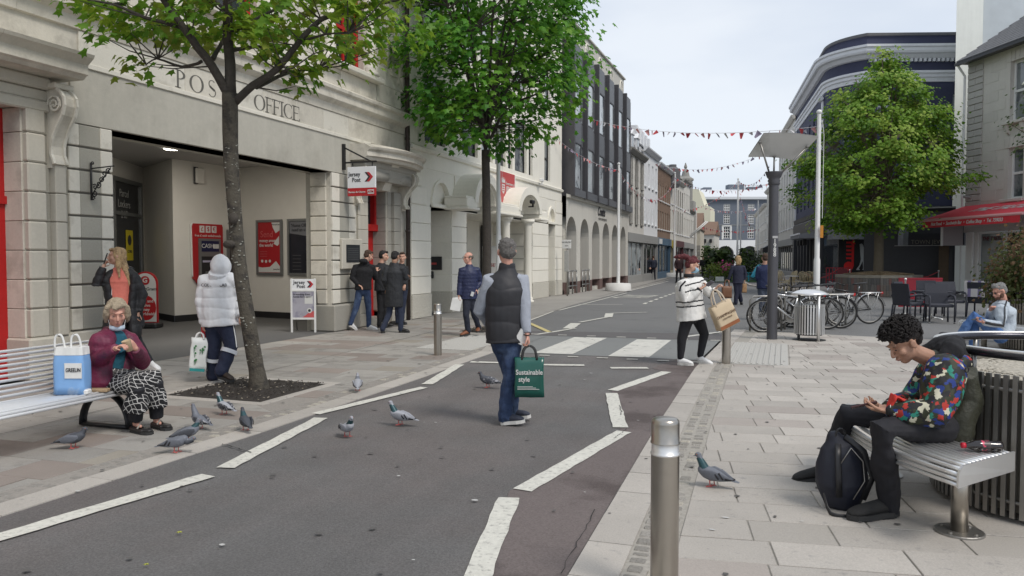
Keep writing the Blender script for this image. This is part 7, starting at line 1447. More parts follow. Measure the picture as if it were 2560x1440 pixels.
def cloth(name,c,rough=.85,**k):
 k.setdefault('bump',.75);k.setdefault('bs',15);k.setdefault('var',.06);k.setdefault('sc',30);return mat(name,c,rough,**k)
TS=bpy.data.scenes.new('workbench')
def remesh(b,name,m,parent,vox=.01,it=3,fold=0.,fs=9.,seed=0,fac=.6,drop=None,puff=None):
 "one continuous surface from overlapping lofts; soft folds pushed in along the normals"
 me=b.mesh('tmp',m);o=bpy.data.objects.new('tmp',me);TS.collection.objects.link(o)
 q=o.modifiers.new('r','REMESH');q.mode='VOXEL';q.voxel_size=vox;q.use_smooth_shade=True
 if it:w=o.modifiers.new('s','SMOOTH');w.iterations=it;w.factor=fac
 TS.view_layers[0].update();dg=TS.view_layers[0].depsgraph;r=bpy.data.meshes.new_from_object(o.evaluated_get(dg));bpy.data.objects.remove(o);bpy.data.meshes.remove(me)
 if fold or puff:
  sd=Vector((seed*3.7,seed,0))
  co=[v.co.copy()for v in r.vertices];no=[v.normal.copy()for v in r.vertices]
  for i,(c,n)in enumerate(zip(co,no)):
   d=0
   if fold:d+=fold*(noise.noise(Vector((c.x*fs,c.y*fs,c.z*fs*.75))+sd)+.5*noise.noise(Vector((c.x*fs*2.3,c.y*fs*2.3,c.z*fs*1.7))+sd)-.15)
   if puff:t=(c.z*puff[0]+.25*noise.noise(c*5))%1.0;d+=puff[1]*(math.sin(PI*t)**.5-.7)
   r.vertices[i].co=c+n*d
 r.name=name;r.materials.clear();r.materials.append(m)
 for p in r.polygons:p.use_smooth=True;p.material_index=0
 return link(name,r,parent)
def frame(f,up):
 f=Vector(f).normalized();u=Vector(up);u=(u-f*u.dot(f)).normalized();r=f.cross(u);return Matrix((r,f,u)).transposed()
def head_geo(b,c,R,s=1,female=False,nose=1):
 T=lambda x,y,z:c+R@(Vector((x,y,z))*s)
 def e(x,y,z,r):b.ell(T(x,y,z),tuple(q*s for q in r),R,14,10)
 e(0,-.018,.035,(.074,.092,.080));e(0,.012,-.035,(.062,.074,.078));e(0,.045,-.088,(.032,.035,.026));e(0,.03,-.07,(.048,.048,.036))
 e(0,.078,.028,(.046,.014,.012));e(-.034,.056,-.025,(.026,.026,.026));e(.034,.056,-.025,(.026,.026,.026))
 b.tube([T(0,.086,.012),T(0,.100,-.008),T(0,.106,-.028)],[.008*s,.010*s,.0125*s],8,round_=True);e(0,.096,-.034,(.017,.012,.008))
 e(0,.088,-.056,(.021,.010,.006));e(0,.086,-.067,(.018,.011,.007))
 for k in(-1,1):e(.078*k,-.008,-.012,(.010,.020,.031));e(.083*k,-.016,-.002,(.008,.012,.018))
def hand_geo(b,w,d,nrm,side,curl=.6,s=1,thumb=1,spread=1):
 d=Vector(d).normalized();n=Vector(nrm);n=(n-d*n.dot(d)).normalized();l=d.cross(n)*side
 b.tube([w-d*.02*s,w+d*.02*s,w+d*.06*s,w+d*.085*s],[(.022*s,.018*s),(.034*s,.017*s),(.040*s,.015*s),(.037*s,.012*s)],10,ref=l,round_=True)
 for i,(o,ln)in enumerate(((-.030,.9),(-.010,1.05),(.011,1.0),(.030,.78))):
  p=w+d*.082*s+l*o*s;a=0;pts=[p-d*.02*s];pts.append(p);
  for sg in(.036,.026,.020):a+=curl*(1.0 if len(pts)>2 else.8);q=d*math.cos(a)+n*math.sin(a)+l*o*1.2*spread;pts.append(pts[-1]+q.normalized()*sg*ln*s)
  b.tube(pts,[.0085*s,.0085*s,.0082*s,.0078*s,.0065*s],7,round_=True)
 t=w+d*.025*s-l*.026*s;q1=(-l*.75+d*.65+n*.35*thumb).normalized();q2=(-l*.25+d*.9+n*.6*thumb).normalized();p1=t+q1*.042*s;b.tube([t,p1,p1+q2*.032*s,p1+q2*.056*s],[.013*s,.0105*s,.0095*s,.0075*s],7,round_=True)
def hands_dir(J,k):
 w,e=J['w'+k],J['e'+k];return(J['h'+k]-w).normalized()if'h'+k in J else(w-e).normalized()
def shoe(parent,a,t,m,sole,w=.045,up=.10,name='shoe',boot=0):
 "shoe from ankle a to toe t with a separate sole"
 a=Vector(a);t=Vector(t);d=t-a;f=Vector((d.x,d.y,0));
 if f.length<.03:f=Vector((0,.1,0))
 fl=d.normalized()if f.length>.05 else d;heel=a+Vector((0,0,-(.075)));heel.z=max(heel.z,.02)if a.z<.16 else heel.z
 tip=Vector(t);fw=(tip-heel).normalized();L_=max((tip-heel).length,.17);up_=fw.cross(Vector((-fw.y,fw.x,0))).normalized();up_=up_ if up_.z>0 else-up_
 P=lambda s,h:heel+fw*L_*s+up_*h
 lat=Vector((-fw.y,fw.x,0)).normalized()
 b=MB();b.tube([P(-.22,.032),P(-.05,.04),P(.2,.04),P(.5,.034),P(.8,.026),P(1.0,.018),P(1.1,.012)],[(w*.6,.026),(w*.82,.042),(w*.8,.044),(w*.92,.036),(w*1.05,.028),(w*.85,.020),(w*.4,.012)],12,ref=lat)
 b.tube([P(.02,.03),P(.0,.07),a+Vector((0,0,.0))],[(w*.8,.045),(w*.75,.045),(w*.72,.042)],10,ref=lat)
 o=remesh(b,name,m,parent,.007,2,.002)
 R_=[[(P(s,-.002+h)+lat*w*x)[:]for(s,x)in((-.27,0),(-.2,.7),(0,.92),(.3,.86),(.7,1.12),(.98,.9),(1.12,.35),(1.15,0),(1.12,-.35),(.98,-.9),(.7,-1.12),(.3,-.86),(0,-.92),(-.2,-.7))]for h in(-.018,.012)]
 MB().loft(R_).build('sole',sole,o);return o
def person(key,label,group=None,skin=SK,female=False,fat=1.,hs=1.,look=(0,1,0),hup=(0,0,1),vox=.010,curlR=.6,curlL=.6,nR=(0,0,-1),nL=(0,0,-1),neckr=.055,face=True,root_extra=None):
 (lat,dep),jj=POSE[key];J={k:Vector(v)for k,v in jj.items()}
 t=thing('person',label,'person',CW(lat,dep),yaw,group)
 R=frame(look,hup);b=MB();head_geo(b,J['head'],R,hs,female)
 hb=J['head']+R@Vector((0,-.025,-.085))*hs
 b.tube([J['head']+R@Vector((0,-.02,-.03))*hs,hb,J['neck']+Vector((0,0,-.03))],[.05*hs,neckr*.95,neckr*1.12],12)
 ax=(J['sR']-J['sL']);b.tube([J['neck']+Vector((0,0,.0)),J['neck'].lerp(J['waist'],.35),J['waist'],J['pelvis']],[(.06,.05),(.10,.06),(.09,.06),(.10,.07)],12,ref=ax)
 for k in'LR':
  b.tube([J['neck'].lerp(J['s'+k],.3)+Vector((0,0,-.04)),J['s'+k]+Vector((0,0,-.02)),J['e'+k],J['w'+k]],[.035,.034,.030,.025],8,round_=True)
  d=hands_dir(J,k);hand_geo(b,J['w'+k],d,nR if k=='R'else nL,1 if k=='R'else-1,curlR if k=='R'else curlL,1.0 if not female else.92)
  b.tube([J['pelvis'],J['hip'+k],J['k'+k],J['a'+k]],[.06,.06,.040,.032],8,round_=True)
  b.tube([J['a'+k],J['a'+k].lerp(J['t'+k],.3)+Vector((0,0,-.005))],[.028,.018],8,round_=True)
 remesh(b,'body',skin,t,min(vox,.009)if vox>.006 else vox,2)
 if face:
  E_=mat('eye_dark',(.02,.015,.012),.3)if'eye_dark'not in bpy.data.materials else bpy.data.materials['eye_dark']
  for k in(-1,1):MB().ell(J['head']+R@Vector((.031*k,.083,.006))*hs,(.010*hs,.005*hs,.0038*hs),R,8,6).build('eye',E_,t)
  MB().ell(J['head']+R@Vector((0,.0945,-.061))*hs,(.019*hs,.006*hs,.0035*hs),R,8,6).build('mouth',mat('lips_'+key,tuple(c*q for c,q in zip(SK_BASE,(.75,.45,.5))),.5),t)
  for k in(-1,1):MB().ell(J['head']+R@Vector((.033*k,.084,.030))*hs,(.018*hs,.005*hs,.003*hs),R,8,6).build('eyebrow',HB_,t)
 return t,J,R,ax
SK_BASE=(.5,.3,.25);HB_=mat('eyebrow_hair',(.14,.09,.06),.8)
def top(t,J,ax,m,name='jacket',r=(.19,.12),hem=0.,vox=.011,fold=.006,fs=9,sleeve=(.066,.054,.042),arms='LR',wr=1.0,flare=1.0,seed=1,neckh=.0,collar=.06,puff=None,hips=None,it=3):
 b=MB();nk,ws,pv=J['neck'],J['waist'],J['pelvis'];ch=nk.lerp(ws,.45);sh=(J['sL']+J['sR'])/2
 dn=(pv-ws).normalized();hm=pv+dn*hem;a,d=r
 b.tube([nk+Vector((0,0,neckh)),nk+Vector((0,0,-.02)),sh.lerp(nk,.25),sh+(ws-sh)*.12,ch,ws,pv,hm],[(collar,collar*.95),(collar*1.25,collar*1.1),(a*.72,d*.75),(a*.92,d*.92),(a,d),(a*.93,d*.98),((hips or a)*.98,d*1.0),((hips or a)*flare,d*flare)],20,ref=ax)
 for k in arms:
  s,e,w=J['s'+k],J['e'+k],J['w'+k];c=sh.lerp(s,.55)
  b.tube([c,s,s.lerp(e,.5),e,e.lerp(w,.5),e.lerp(w,wr)],[sleeve[0]*1.05,sleeve[0]*1.08,sleeve[0],sleeve[1],(sleeve[1]+sleeve[2])/2,sleeve[2]],12)
 for k in'LR':
  if k not in arms:b.ell(sh.lerp(J['s'+k],.9),(.055,.07,.06),n=12)
 return remesh(b,name,m,t,vox,it,fold,fs,seed,puff=puff)
def trousers(t,J,m,name='trousers',r=(.105,.075,.055),hipw=.155,vox=.011,fold=.007,fs=12,seed=2,to=1.05,ax=None,d=.115,it=3):
 b=MB();ax=ax or(J['sR']-J['sL']);hx=J['hipR']-J['hipL'];up=(J['waist']-J['pelvis']).normalized()
 b.tube([J['pelvis']+up*.10,J['pelvis'],J['pelvis']-up*.06],[(hipw*.9,d*.9),(hipw,d),(hipw*.8,d*.9)],16,ref=ax,round_=True)
 for k in'LR':
  h,kn,a=J['hip'+k],J['k'+k],J['a'+k];b.tube([h,h.lerp(kn,.5),kn,kn.lerp(a,.5),kn.lerp(a,to)],[r[0],(r[0]+r[1])/2,r[1],(r[1]+r[2])/2,r[2]],12,round_=True)
 return remesh(b,name,m,t,vox,it,fold,fs,seed)
def hair(t,J,R,m,hs=1,kind='short',vox=.008,seed=3,amp=.008,lift=0,extra=None,fr=28):
 b=MB();c=J['head'];T=lambda x,y,z:c+R@(Vector((x,y,z))*hs)
 def e(x,y,z,r):b.ell(T(x,y,z),tuple(q*hs for q in r),R,16,12)
 e(0,-.028,.047,(.080,.089,.077));e(0,-.052,.0,(.075,.064,.073));e(0,.045,.088,(.056,.04,.026))
 if kind in('bob','long'):e(-.066,-.015,.01,(.022,.055,.075));e(.066,-.015,.01,(.022,.055,.075))
 if extra:extra(b,T)
 return remesh(b,'hair',m,t,vox,1,amp,fr,seed)
W_SOLE=mat('white_sole',(.6,.59,.56),.6);B_SOLE=mat('dark_sole',(.03,.03,.03),.8)
def put(o,label,cat,group=None):return tag(o,label,cat,group)
def held(name,label,cat,key,p):(lat,dep),_=POSE[key];x,y,_z=CW(lat,dep);q=Matrix.Rotation(yaw,3,'Z')@Vector(p);return thing(name,label,cat,(x+q.x,y+q.y,q.z),yaw)
jean=cloth('blue_denim',(.030,.055,.125),.85,tint=(.085,.13,.225),tint_sc=5,tint_lo=.48,tint_hi=.68,bs=120)
t,J,R,ax=person('gilet','grey haired man from behind in black gilet and grey sleeves crossing the road',skin=SKR,look=(-.28,.95,.02),hs=1.04,vox=.008,curlR=1.1,curlL=.5,nR=(-1,0,0),nL=(1,0,0),face=False)
top(t,J,ax,cloth('grey_marl',(.40,.43,.49),bs=140),'sweatshirt',(.175,.115),0,sleeve=(.078,.062,.043),wr=.96,fold=.009,seed=4,vox=.010)
gm_=cloth('black_quilt',(.022,.022,.026),.6,bump=.1)
g_=top(t,J,ax,gm_,'gilet',(.205,.145),.03,arms='',fold=.004,seed=5,neckh=.055,collar=.072,puff=(6.2,.008),vox=.010,hips=.20)
trousers(t,J,jean,'jeans',(.102,.074,.066),.155,fold=.014,fs=13,ax=Vector((1,.25,0)),vox=.009)
for a_,t_ in(('aL','tL'),('aR','tR')):shoe(t,J[a_]+Vector((0,0,.01)),J[t_],mat('navy_trainer',(.03,.035,.055),.7),W_SOLE,.046)
hair(t,J,R,mat('grey_hair',(.17,.16,.15),.8,var=.35,sc=90,bump=1,bs=140),1.04,amp=.010,fr=40)
b=MB();b.tube([J['wR']+Vector((.032*math.cos(a),.032*math.sin(a),.008*math.sin(a)))for a in[2*PI*k/14 for k in range(15)]],.006,6);b.build('bracelet',mat('dark_bracelet',(.05,.03,.02),.6),t,smooth=True)
def folded_paper(key,p,s,label,rot=(0,0,0)):
 h=held('papers',label,'papers',key,p);b=MB();b.box(-s/2,-.006,-s*.7,s/2,.006,s*.5);b.prism([(-s/2,s*.5),(s*.3,s*.75),(s/2,s*.4)],lambda x,z,d:(x,d,z),.007,.010);o=b.build('sheets',mat('paper_'+key,(.72,.72,.70),.7),h);o.rotation_euler=rot;return h
folded_paper('gilet',(J['hR']+Vector((-.055,-.0,.06)))[:],.11,'folded white papers in the hand of the man in the gilet',(.2,.5,.3))
def bag(name,label,key,p,w,h,d,m,hm,rz=0,handle=.16,lean=0,top_open=True,crumple=.008,hw=.25,seed=1,th=.004):
 r=held(name,label,'bag',key,p);r.rotation_euler=(0,lean,yaw+rz)
 n=10;rings=[];rg=random.Random(seed)
 for j in range(7):
  z=-h*(1-j/6);k=1-.04*math.sin(PI*j/6);ring=[]
  for i in range(32):
   a=2*PI*i/32;x=w/2*k*max(-1,min(1,1.35*math.cos(a)));y=d/2*max(-1,min(1,1.35*math.sin(a)))*(1 if j<5 else.8-.15*(j-5))
   q=noise.noise(Vector((x*9,y*9+seed,z*9)))*crumple;ring.append((x+q,y+q*1.5,z+q*.5))
  rings.append(ring)
 b=MB();b.loft(rings,caps=True);b.build('body',m,r,smooth=True)
 for s in(-1,1):
  pts=[(-w*hw,s*d*.32,-.02),(-w*hw*.8,s*d*.25,handle*.6),(-w*.08,s*.01,handle),(w*.08,s*.01,handle),(w*hw*.8,s*d*.25,handle*.6),(w*hw,s*d*.32,-.02)]
  Qh,rh=branch(pts,.007,.007);MB().tube(Qh,[(.012,.003)]*len(Qh),6,ref=(1,0,0)).build('handle',hm,r,smooth=True)
 return r
M_green=mat('green_plastic',(.008,.085,.065),.25,var=.1,sc=4,spec=.6);hR=J['hR']
r=bag('shopping_bag','dark green glossy shopping bag lettered Sustainable style, carried by the man in the gilet','gilet',(hR+Vector((.005,-.02,-.13)))[:],.275,.36,.13,M_green,mat('black_strap',(.02,.02,.02),.7),0,.10,seed=4)
text('Sustainable',.063,M_whtxt,r,(-.002,-.072,-.13),(PI/2,0,0),bold=.001,sx=.88);text('style',.063,M_whtxt,r,(-.10,-.072,-.195),(PI/2,0,0),bold=.001,align='LEFT',sx=.88)
for i in range(3):MB().box(-.11,-.075,-.262-i*.012,.03+.03*i,-.0725,-.258-i*.012).build('small_print',M_whtxt,r)
t,J,R,ax=person('mask','woman with dark red ponytail, blue face mask and white striped jumper looking at her phone',female=True,fat=1.25,look=(.93,-.30,-.38),hs=.98,vox=.009,curlR=.9,curlL=1.0,nR=(0,.3,1),nL=(0,0,-1))
wm=cloth('white_knit',(.72,.71,.68),.9,bump=.3,bs=160)
HB2=Vector((1,.45,0))
jb_=top(t,J,ax*1,wm,'jumper',(.205,.20),.10,hips=.225,sleeve=(.085,.068,.048),flare=1.08,fold=.009,seed=7,neckh=.0,collar=.06,vox=.009,wr=.97)
M_bs=mat('black_stripe',(.015,.015,.018),.9)
def hoop_on(obj_,z0,tilt,w,parent,nm='stripe',cut=None):
 "thin band that follows the surface of a garment"
 me=obj_.data;b=MB();
 for p in me.polygons:
  c=p.center
  if cut and not cut(c):continue
  if abs(c.z-(z0+tilt*c.x))<w:b.add([me.vertices[i].co+me.vertices[i].normal*.003 for i in p.vertices],[tuple(range(len(p.vertices)))])
 if b.v:b.build(nm,M_bs,parent)
for z0 in(1.195,1.105):hoop_on(jb_,z0,.20,.008,t,cut=lambda c:c.x>-.16 and c.y<.3)
for z0 in(.94,.87):hoop_on(jb_,z0,.10,.009,t,cut=lambda c:abs(c.x)<.4)
b=MB();b.tube([J['sR']+Vector((.03,-.075,.055)),J['sR']+Vector((-.04,-.08,-.02)),J['sR']+Vector((-.055,-.085,-.09))],.013,6);b.build('shoulder_stripe',M_bs,t)
b=MB();b.tube([J['neck']+Vector((0,0,.045)),J['neck']+Vector((0,0,-.005))],[.066,.078],16);b.build('collar',M_bs,t,smooth=True)
for k in'RL':d=(J['w'+k]-J['e'+k]).normalized();MB().tube([J['w'+k]-d*.04,J['w'+k]-d*.01],.047,12).build('cuff',M_bs,t,smooth=True)
trousers(t,J,cloth('black_leggings',(.012,.012,.016),.8,bump=.1),'leggings',(.104,.072,.048),.15,fold=.003,ax=Vector((1,.6,0)),d=.13,vox=.009,to=.93)
for a_,t_ in(('aL','tL'),('aR','tR')):shoe(t,J[a_],J[t_],mat('white_trainer',(.74,.74,.73),.6)if'white_trainer'not in bpy.data.materials else bpy.data.materials['white_trainer'],W_SOLE,.047)
def pony(b,T):
 b.ell(T(0,-.085,.085),(.038,.04,.035),R,12,8);b.tube([T(0,-.09,.09),T(.02,-.16,.085),T(.03,-.23,.05),T(.03,-.29,.02)],[.035,.045,.040,.012],10,round_=True);b.ell(T(0,-.02,.125),(.04,.045,.028),R,10,8)
hair(t,J,R,mat('dark_red_hair',(.10,.012,.016),.55,var=.3,sc=60,bump=.8,bs=100),.98,'short',extra=pony,amp=.010)
b=MB();c=J['head'];T=lambda x,y,z:c+R@(Vector((x,y,z))*.98);b.loft([[T(x*w,.082-x*x*14+y_,z)for x in(-.055,-.035,-.015,0,.015,.035,.055)]for w,y_,z in((1.1,.010,-.005),(1,.034,-.028),(1,.030,-.055),(.95,.005,-.085),(.85,-.03,-.105))],caps=False,close=False)
b.loft([[T(x*w,.080-x*x*14+y_,z)for x in(-.055,-.035,-.015,0,.015,.035,.055)]for w,y_,z in((1.1,.008,-.005),(1,.032,-.028),(1,.028,-.055),(.95,.003,-.085),(.85,-.032,-.105))],caps=False,close=False)
b.build('face_mask',mat('mask_blue',(.30,.52,.66),.8),t,smooth=True)
ph=held('phone','mobile phone in the hands of the woman in the striped jumper','phone','mask',(J['hR']+Vector((.05,-.01,.03)))[:]);MB().cbox(-.037,-.005,-.07,.037,.005,.07,.004).build('case',mat('phone_grey',(.12,.12,.15),.3),ph,rot=(1.0,.3,.3))
M_kraft=mat('kraft_cream',(.55,.44,.30),.8,var=.06,sc=6)
r=bag('shopping_bag','cream and brown shopping bag lettered CHAMPAGNE hanging from the jumper woman\'s wrist','mask',(J['wL']+Vector((-.03,-.30,-.20)))[:],.34,.36,.16,M_kraft,mat('cream_strap',(.5,.42,.32),.8),.25,.20,lean=-.42,seed=9)
text('CHAMPAGNE',.054,mat('brown_print',(.12,.06,.03),.7),r,(0,-.09,-.16),(PI/2,0,0));text("L'OCCITANE",.028,bpy.data.materials['brown_print'],r,(0,-.09,-.215),(PI/2,0,0));MB().box(-.16,-.086,-.35,.16,-.0835,-.30).build('brown_band',mat('rust_band',(.28,.10,.04),.8),r)
t,J,R,ax=person('old','older woman in maroon jacket and black and white checked skirt eating on the steel bench',skin=SKR,female=True,look=(.50,-.80,-.34),hs=1.06,vox=.008,curlR=.8,curlL=1.0,nR=(.2,0,-1),nL=(-.6,.4,0))
top(t,J,ax,cloth('teal_knit',(.015,.10,.15),.9),'jumper',(.15,.125),0,arms='',fold=.004,collar=.075,neckh=-.01)
mar=cloth('maroon_nylon',(.15,.014,.05),.55,var=.2,sc=12,bump=.5,bs=25,tint=(.07,.01,.03),tint_sc=6)
b=MB();fwd=Vector((.75,-.62,0));sh=(J['sL']+J['sR'])/2
for k,sg in(('R',1),('L',-1)):
 s,e,w=J['s'+k],J['e'+k],J['w'+k];b.tube([J['neck'].lerp(s,.45)-fwd*.02,s,s.lerp(e,.5),e,e.lerp(w,.5),w],[.085,.088,.084,.076,.062,.046],14)
 bot=J['pelvis']+(s-J['neck'])*.95+Vector((0,0,.10));b.tube([s+Vector((0,0,.0)),s.lerp(bot,.5)-fwd*.01,bot],[(.09,.115),(.085,.125),(.10,.15)],14,ref=(s-J['neck']),round_=True)
b.tube([J['neck']-fwd*.06,J['waist']-fwd*.085,J['pelvis']-fwd*.09],[(.12,.06),(.18,.07),(.20,.08)],16,ref=ax,round_=True)
b.tube([J['neck']+Vector((-.04,0,.02))-fwd*.05,J['neck']+(J['sR']-J['neck'])*.45+Vector((0,0,.01))],.05,10);b.tube([J['neck']+Vector((.0,0,.02))-fwd*.06,J['neck']+(J['sL']-J['neck'])*.45+Vector((0,0,.01))],.05,10)
jk=remesh(b,'jacket',mar,t,.010,3,.012,8,12)
M_plaid=bpy.data.materials.new('checked_skirt');M_plaid.use_nodes=True;nt_=M_plaid.node_tree;bs=nt_.nodes['Principled BSDF'];bs.inputs['Roughness'].default_value=.9
tc_=nt_.nodes.new('ShaderNodeTexCoord');no_=nt_.nodes.new('ShaderNodeTexNoise');no_.inputs['Scale'].default_value=7;ad_=nt_.nodes.new('ShaderNodeVectorMath');ad_.operation='MULTIPLY_ADD';ad_.inputs[1].default_value=(.09,.09,.09)
nt_.links.new(tc_.outputs['Object'],no_.inputs['Vector']);nt_.links.new(no_.outputs['Color'],ad_.inputs[0]);nt_.links.new(tc_.outputs['Object'],ad_.inputs[2]);outs=[]
for dx_,dz_ in((1.0,.35),(-.3,1.0)):
 dt=nt_.nodes.new('ShaderNodeVectorMath');dt.operation='DOT_PRODUCT';dt.inputs[1].default_value=(dx_,dz_*.5,dz_);nt_.links.new(ad_.outputs[0],dt.inputs[0]);m1=nt_.nodes.new('ShaderNodeMath');m1.operation='MULTIPLY';m1.inputs[1].default_value=25;nt_.links.new(dt.outputs['Value'],m1.inputs[0])
 m2=nt_.nodes.new('ShaderNodeMath');m2.operation='FRACT';nt_.links.new(m1.outputs[0],m2.inputs[0]);m3=nt_.nodes.new('ShaderNodeMath');m3.operation='LESS_THAN';m3.inputs[1].default_value=.13;nt_.links.new(m2.outputs[0],m3.inputs[0]);outs.append(m3)
mm=nt_.nodes.new('ShaderNodeMath');mm.operation='MAXIMUM';nt_.links.new(outs[0].outputs[0],mm.inputs[0]);nt_.links.new(outs[1].outputs[0],mm.inputs[1]);mc=nt_.nodes.new('ShaderNodeMix');mc.data_type='RGBA';mc.inputs[6].default_value=(.012,.012,.014,1);mc.inputs[7].default_value=(.55,.54,.52,1);nt_.links.new(mm.outputs[0],mc.inputs[0]);nt_.links.new(mc.outputs[2],bs.inputs['Base Color'])
b=MB();mid=lambda k:(J['kL']+J['kR'])/2
b.tube([J['pelvis']+Vector((0,0,.10)),J['pelvis']+Vector((.02,0,.0)),J['pelvis'].lerp(mid(0),.5)+Vector((0,0,.02)),mid(0)+Vector((-.02,0,.01))],[(.16,.13),(.19,.14),(.19,.105),(.17,.09)],18,ref=J['hipL']-J['hipR'],round_=True)
for k in'LR':b.tube([J['hip'+k],J['k'+k]+Vector((0,0,.015)),J['k'+k].lerp(J['a'+k],.35),J['k'+k].lerp(J['a'+k],.62)],[.10,.095,.10,.105],14)
b.tube([mid(0),mid(0).lerp((J['aL']+J['aR'])/2,.45)],[(.12,.07),(.12,.06)],12,ref=J['kL']-J['kR'])
remesh(b,'skirt',M_plaid,t,.010,3,.013,9,6)
b=MB();[b.tube([J['k'+k],J['a'+k]+Vector((0,0,.03))],[.075,.062],12)for k in'LR'];
for k in'LR':remesh(MB().tube([J['k'+k],J['a'+k]+Vector((0,0,.03))],[.075,.060],12),'trouser_leg',bpy.data.materials['black_leggings'],t,.010,2,.004)
for a_,t_ in(('aL','tL'),('aR','tR')):
 a,q=J[a_],J[t_];f=(q-a);f.z=0;f.normalize();lat=Vector((-f.y,f.x,0));R_=[]
 so_=MB();hl=Vector((a.x,a.y,0))-f*.05
 for h in(.0,.025):R_.append([(hl+f*.26*s+lat*.047*x+Vector((0,0,h)))[:]for(s,x)in((-.05,0),(0,.7),(.2,.9),(.5,.9),(.75,1.1),(.95,.8),(1.03,0),(.95,-.8),(.75,-1.1),(.5,-.9),(.2,-.9),(0,-.7))])
 sh_o=so_.loft(R_).build('shoe',B_SOLE,t)
 b=MB();b.tube([hl+f*s*.26+Vector((0,0,.035))for s in(.0,.1,.22)],[(.034,.02),(.04,.028),(.036,.022)],10,ref=lat,round_=True);b.tube([hl+f*s*.26+Vector((0,0,.034))for s in(.66,.8,.97)],[(.046,.022),(.045,.02),(.03,.014)],10,ref=lat,round_=True)
 for s_ in(-1,1):b.tube([hl+f*.02+lat*.035*s_+Vector((0,0,.035)),hl+f*.20+lat*.044*s_+Vector((0,0,.032))],.014,8)
 remesh(b,'shoe_upper',mat('black_leather',(.02,.018,.018),.5)if'black_leather'not in bpy.data.materials else bpy.data.materials['black_leather'],sh_o,.006,1)
 MB().tube([hl+f*.115+lat*.045+Vector((0,0,.03)),hl+f*.105+Vector((0,0,.082)),hl+f*.115-lat*.045+Vector((0,0,.03))],[(.012,.004)]*3,6,ref=f).build('strap',mat('grey_strap',(.3,.28,.25),.5)if'grey_strap'not in bpy.data.materials else bpy.data.materials['grey_strap'],sh_o)
def bob(b,T):
 for x in(-.072,.072):b.tube([T(x,.01,.05),T(x*1.12,.0,-.03),T(x*1.15,-.01,-.085)],[.032,.034,.018],10,round_=True)
 b.tube([T(0,-.09,.03),T(0,-.095,-.07)],[(.07,.03),(.06,.02)],10,ref=(R@Vector((1,0,0))),round_=True);b.tube([T(-.05,.055,.085),T(.03,.08,.075)],.018,8,round_=True)
hair(t,J,R,mat('ash_blonde_hair',(.38,.31,.22),.7,var=.3,sc=70,bump=.8,bs=120),1.06,'bob',extra=bob,amp=.009)
T=lambda x,y,z:J['head']+R@(Vector((x,y,z))*1.06);b=MB()
for o_ in(0,.004):b.loft([[T(x,.062-x*x*9+y_+o_,z)for x in(-.06,-.04,-.02,0,.02,.04,.06)]for y_,z in((.0,-.100),(.018,-.118),(.0,-.142))],caps=False,close=False)
b.build('face_mask',mat('mask_pale',(.52,.62,.72),.8),t,smooth=True)
b=MB();[b.tube([T(.052*s,.05,-.105),T(.075*s,0,-.03)],.002,4)for s in(-1,1)];b.build('mask_loops',M_white,t,kind='stuff')
cu=held('paper_cup','small beige paper cup held by the woman on the bench','cup','old',(J['hL']+Vector((-.005,-.03,-.02)))[:]);MB().lathe([(.026,-.05),(.038,.045),(.040,.05),(.036,.045),(.03,.02)],n=16).build('cup',mat('kraft_cup',(.50,.38,.24),.8),cu,rot=(.25,-.25,0),smooth=True)
def bench_item(name,label,cat,x,y,z):return thing(name,label,cat,(x,y,z),yaw)
bb=bench_item('carrier_bag','pale blue carrier bag with white handles standing on the bench beside the seated woman','bag',-5.74,4.92,.40)
R_=[]
for j in range(7):
 z=.40*j/6;k=1-.05*(j>4)*(j-4);R_.append([(.13*k*max(-1,min(1,1.3*math.cos(a)))+.006*noise.noise(Vector((a,z*8,1))),.075*k*max(-1,min(1,1.3*math.sin(a)))+.012*noise.noise(Vector((a*2,z*9,5))),z)for a in[2*PI*i/28 for i in range(28)]])
MB().loft(R_).build('body',mat('sky_blue_plastic',(.22,.42,.74),.35,var=.08,sc=5,tint=(.55,.64,.75),tint_sc=4,tint_lo=.58,tint_hi=.7),bb,smooth=True)
MB().loft([[(x*1.02,y*1.04,z+.002)for x,y,z in R_[j]]for j in(5,6)]).build('white_rim',M_white,bb);MB().box(-.02,-.083,.14,.125,-.079,.27).build('white_label',M_white,bb);text('GREEUN',.048,M_dktxt,bb,(.055,-.086,.21),(PI/2,0,0),sx=.7)
for x in(-.09,.05):Qh,rh=branch([(x-.04,-.03,.38),(x-.035,-.03,.48),(x,-.03,.51),(x+.03,-.03,.48),(x+.05,-.03,.38)],.006,.006);MB().tube(Qh,[(.010,.003)]*len(Qh),6,ref=(1,0,0)).build('handle',M_white,bb,smooth=True)
fb=bench_item('food_box','small white food carton on the bench in front of the blue bag','box',-5.64,4.93,.395);MB().cbox(-.07,-.04,0,.06,.04,.045,.01).build('carton',M_white,fb)
fw=bench_item('food_wrapper','brown paper food wrapper on the bench beside the carton','wrapper',-5.62,5.07,.395);o=MB().cbox(-.09,-.035,0,.09,.035,.03,.012);o.build('wrapper',mat('brown_paper',(.34,.24,.14),.8,var=.3,sc=30),fw)
t,J,R,ax=person('phone','young woman with long blonde hair, black coat and coral hoodie talking on the phone',female=True,look=(-.86,-.50,-.05),hs=.98,vox=.009,curlL=1.0,nL=(.9,.3,.2),nR=(1,0,0))
blk=cloth('black_puffer',(.012,.012,.014),.6)
top(t,J,ax,cloth('coral_jersey',(.72,.20,.15),.9),'hoodie',(.155,.125),.04,arms='',fold=.005,neckh=.02,collar=.07)
b=MB();fw_=Vector((-.42,-.90,0))
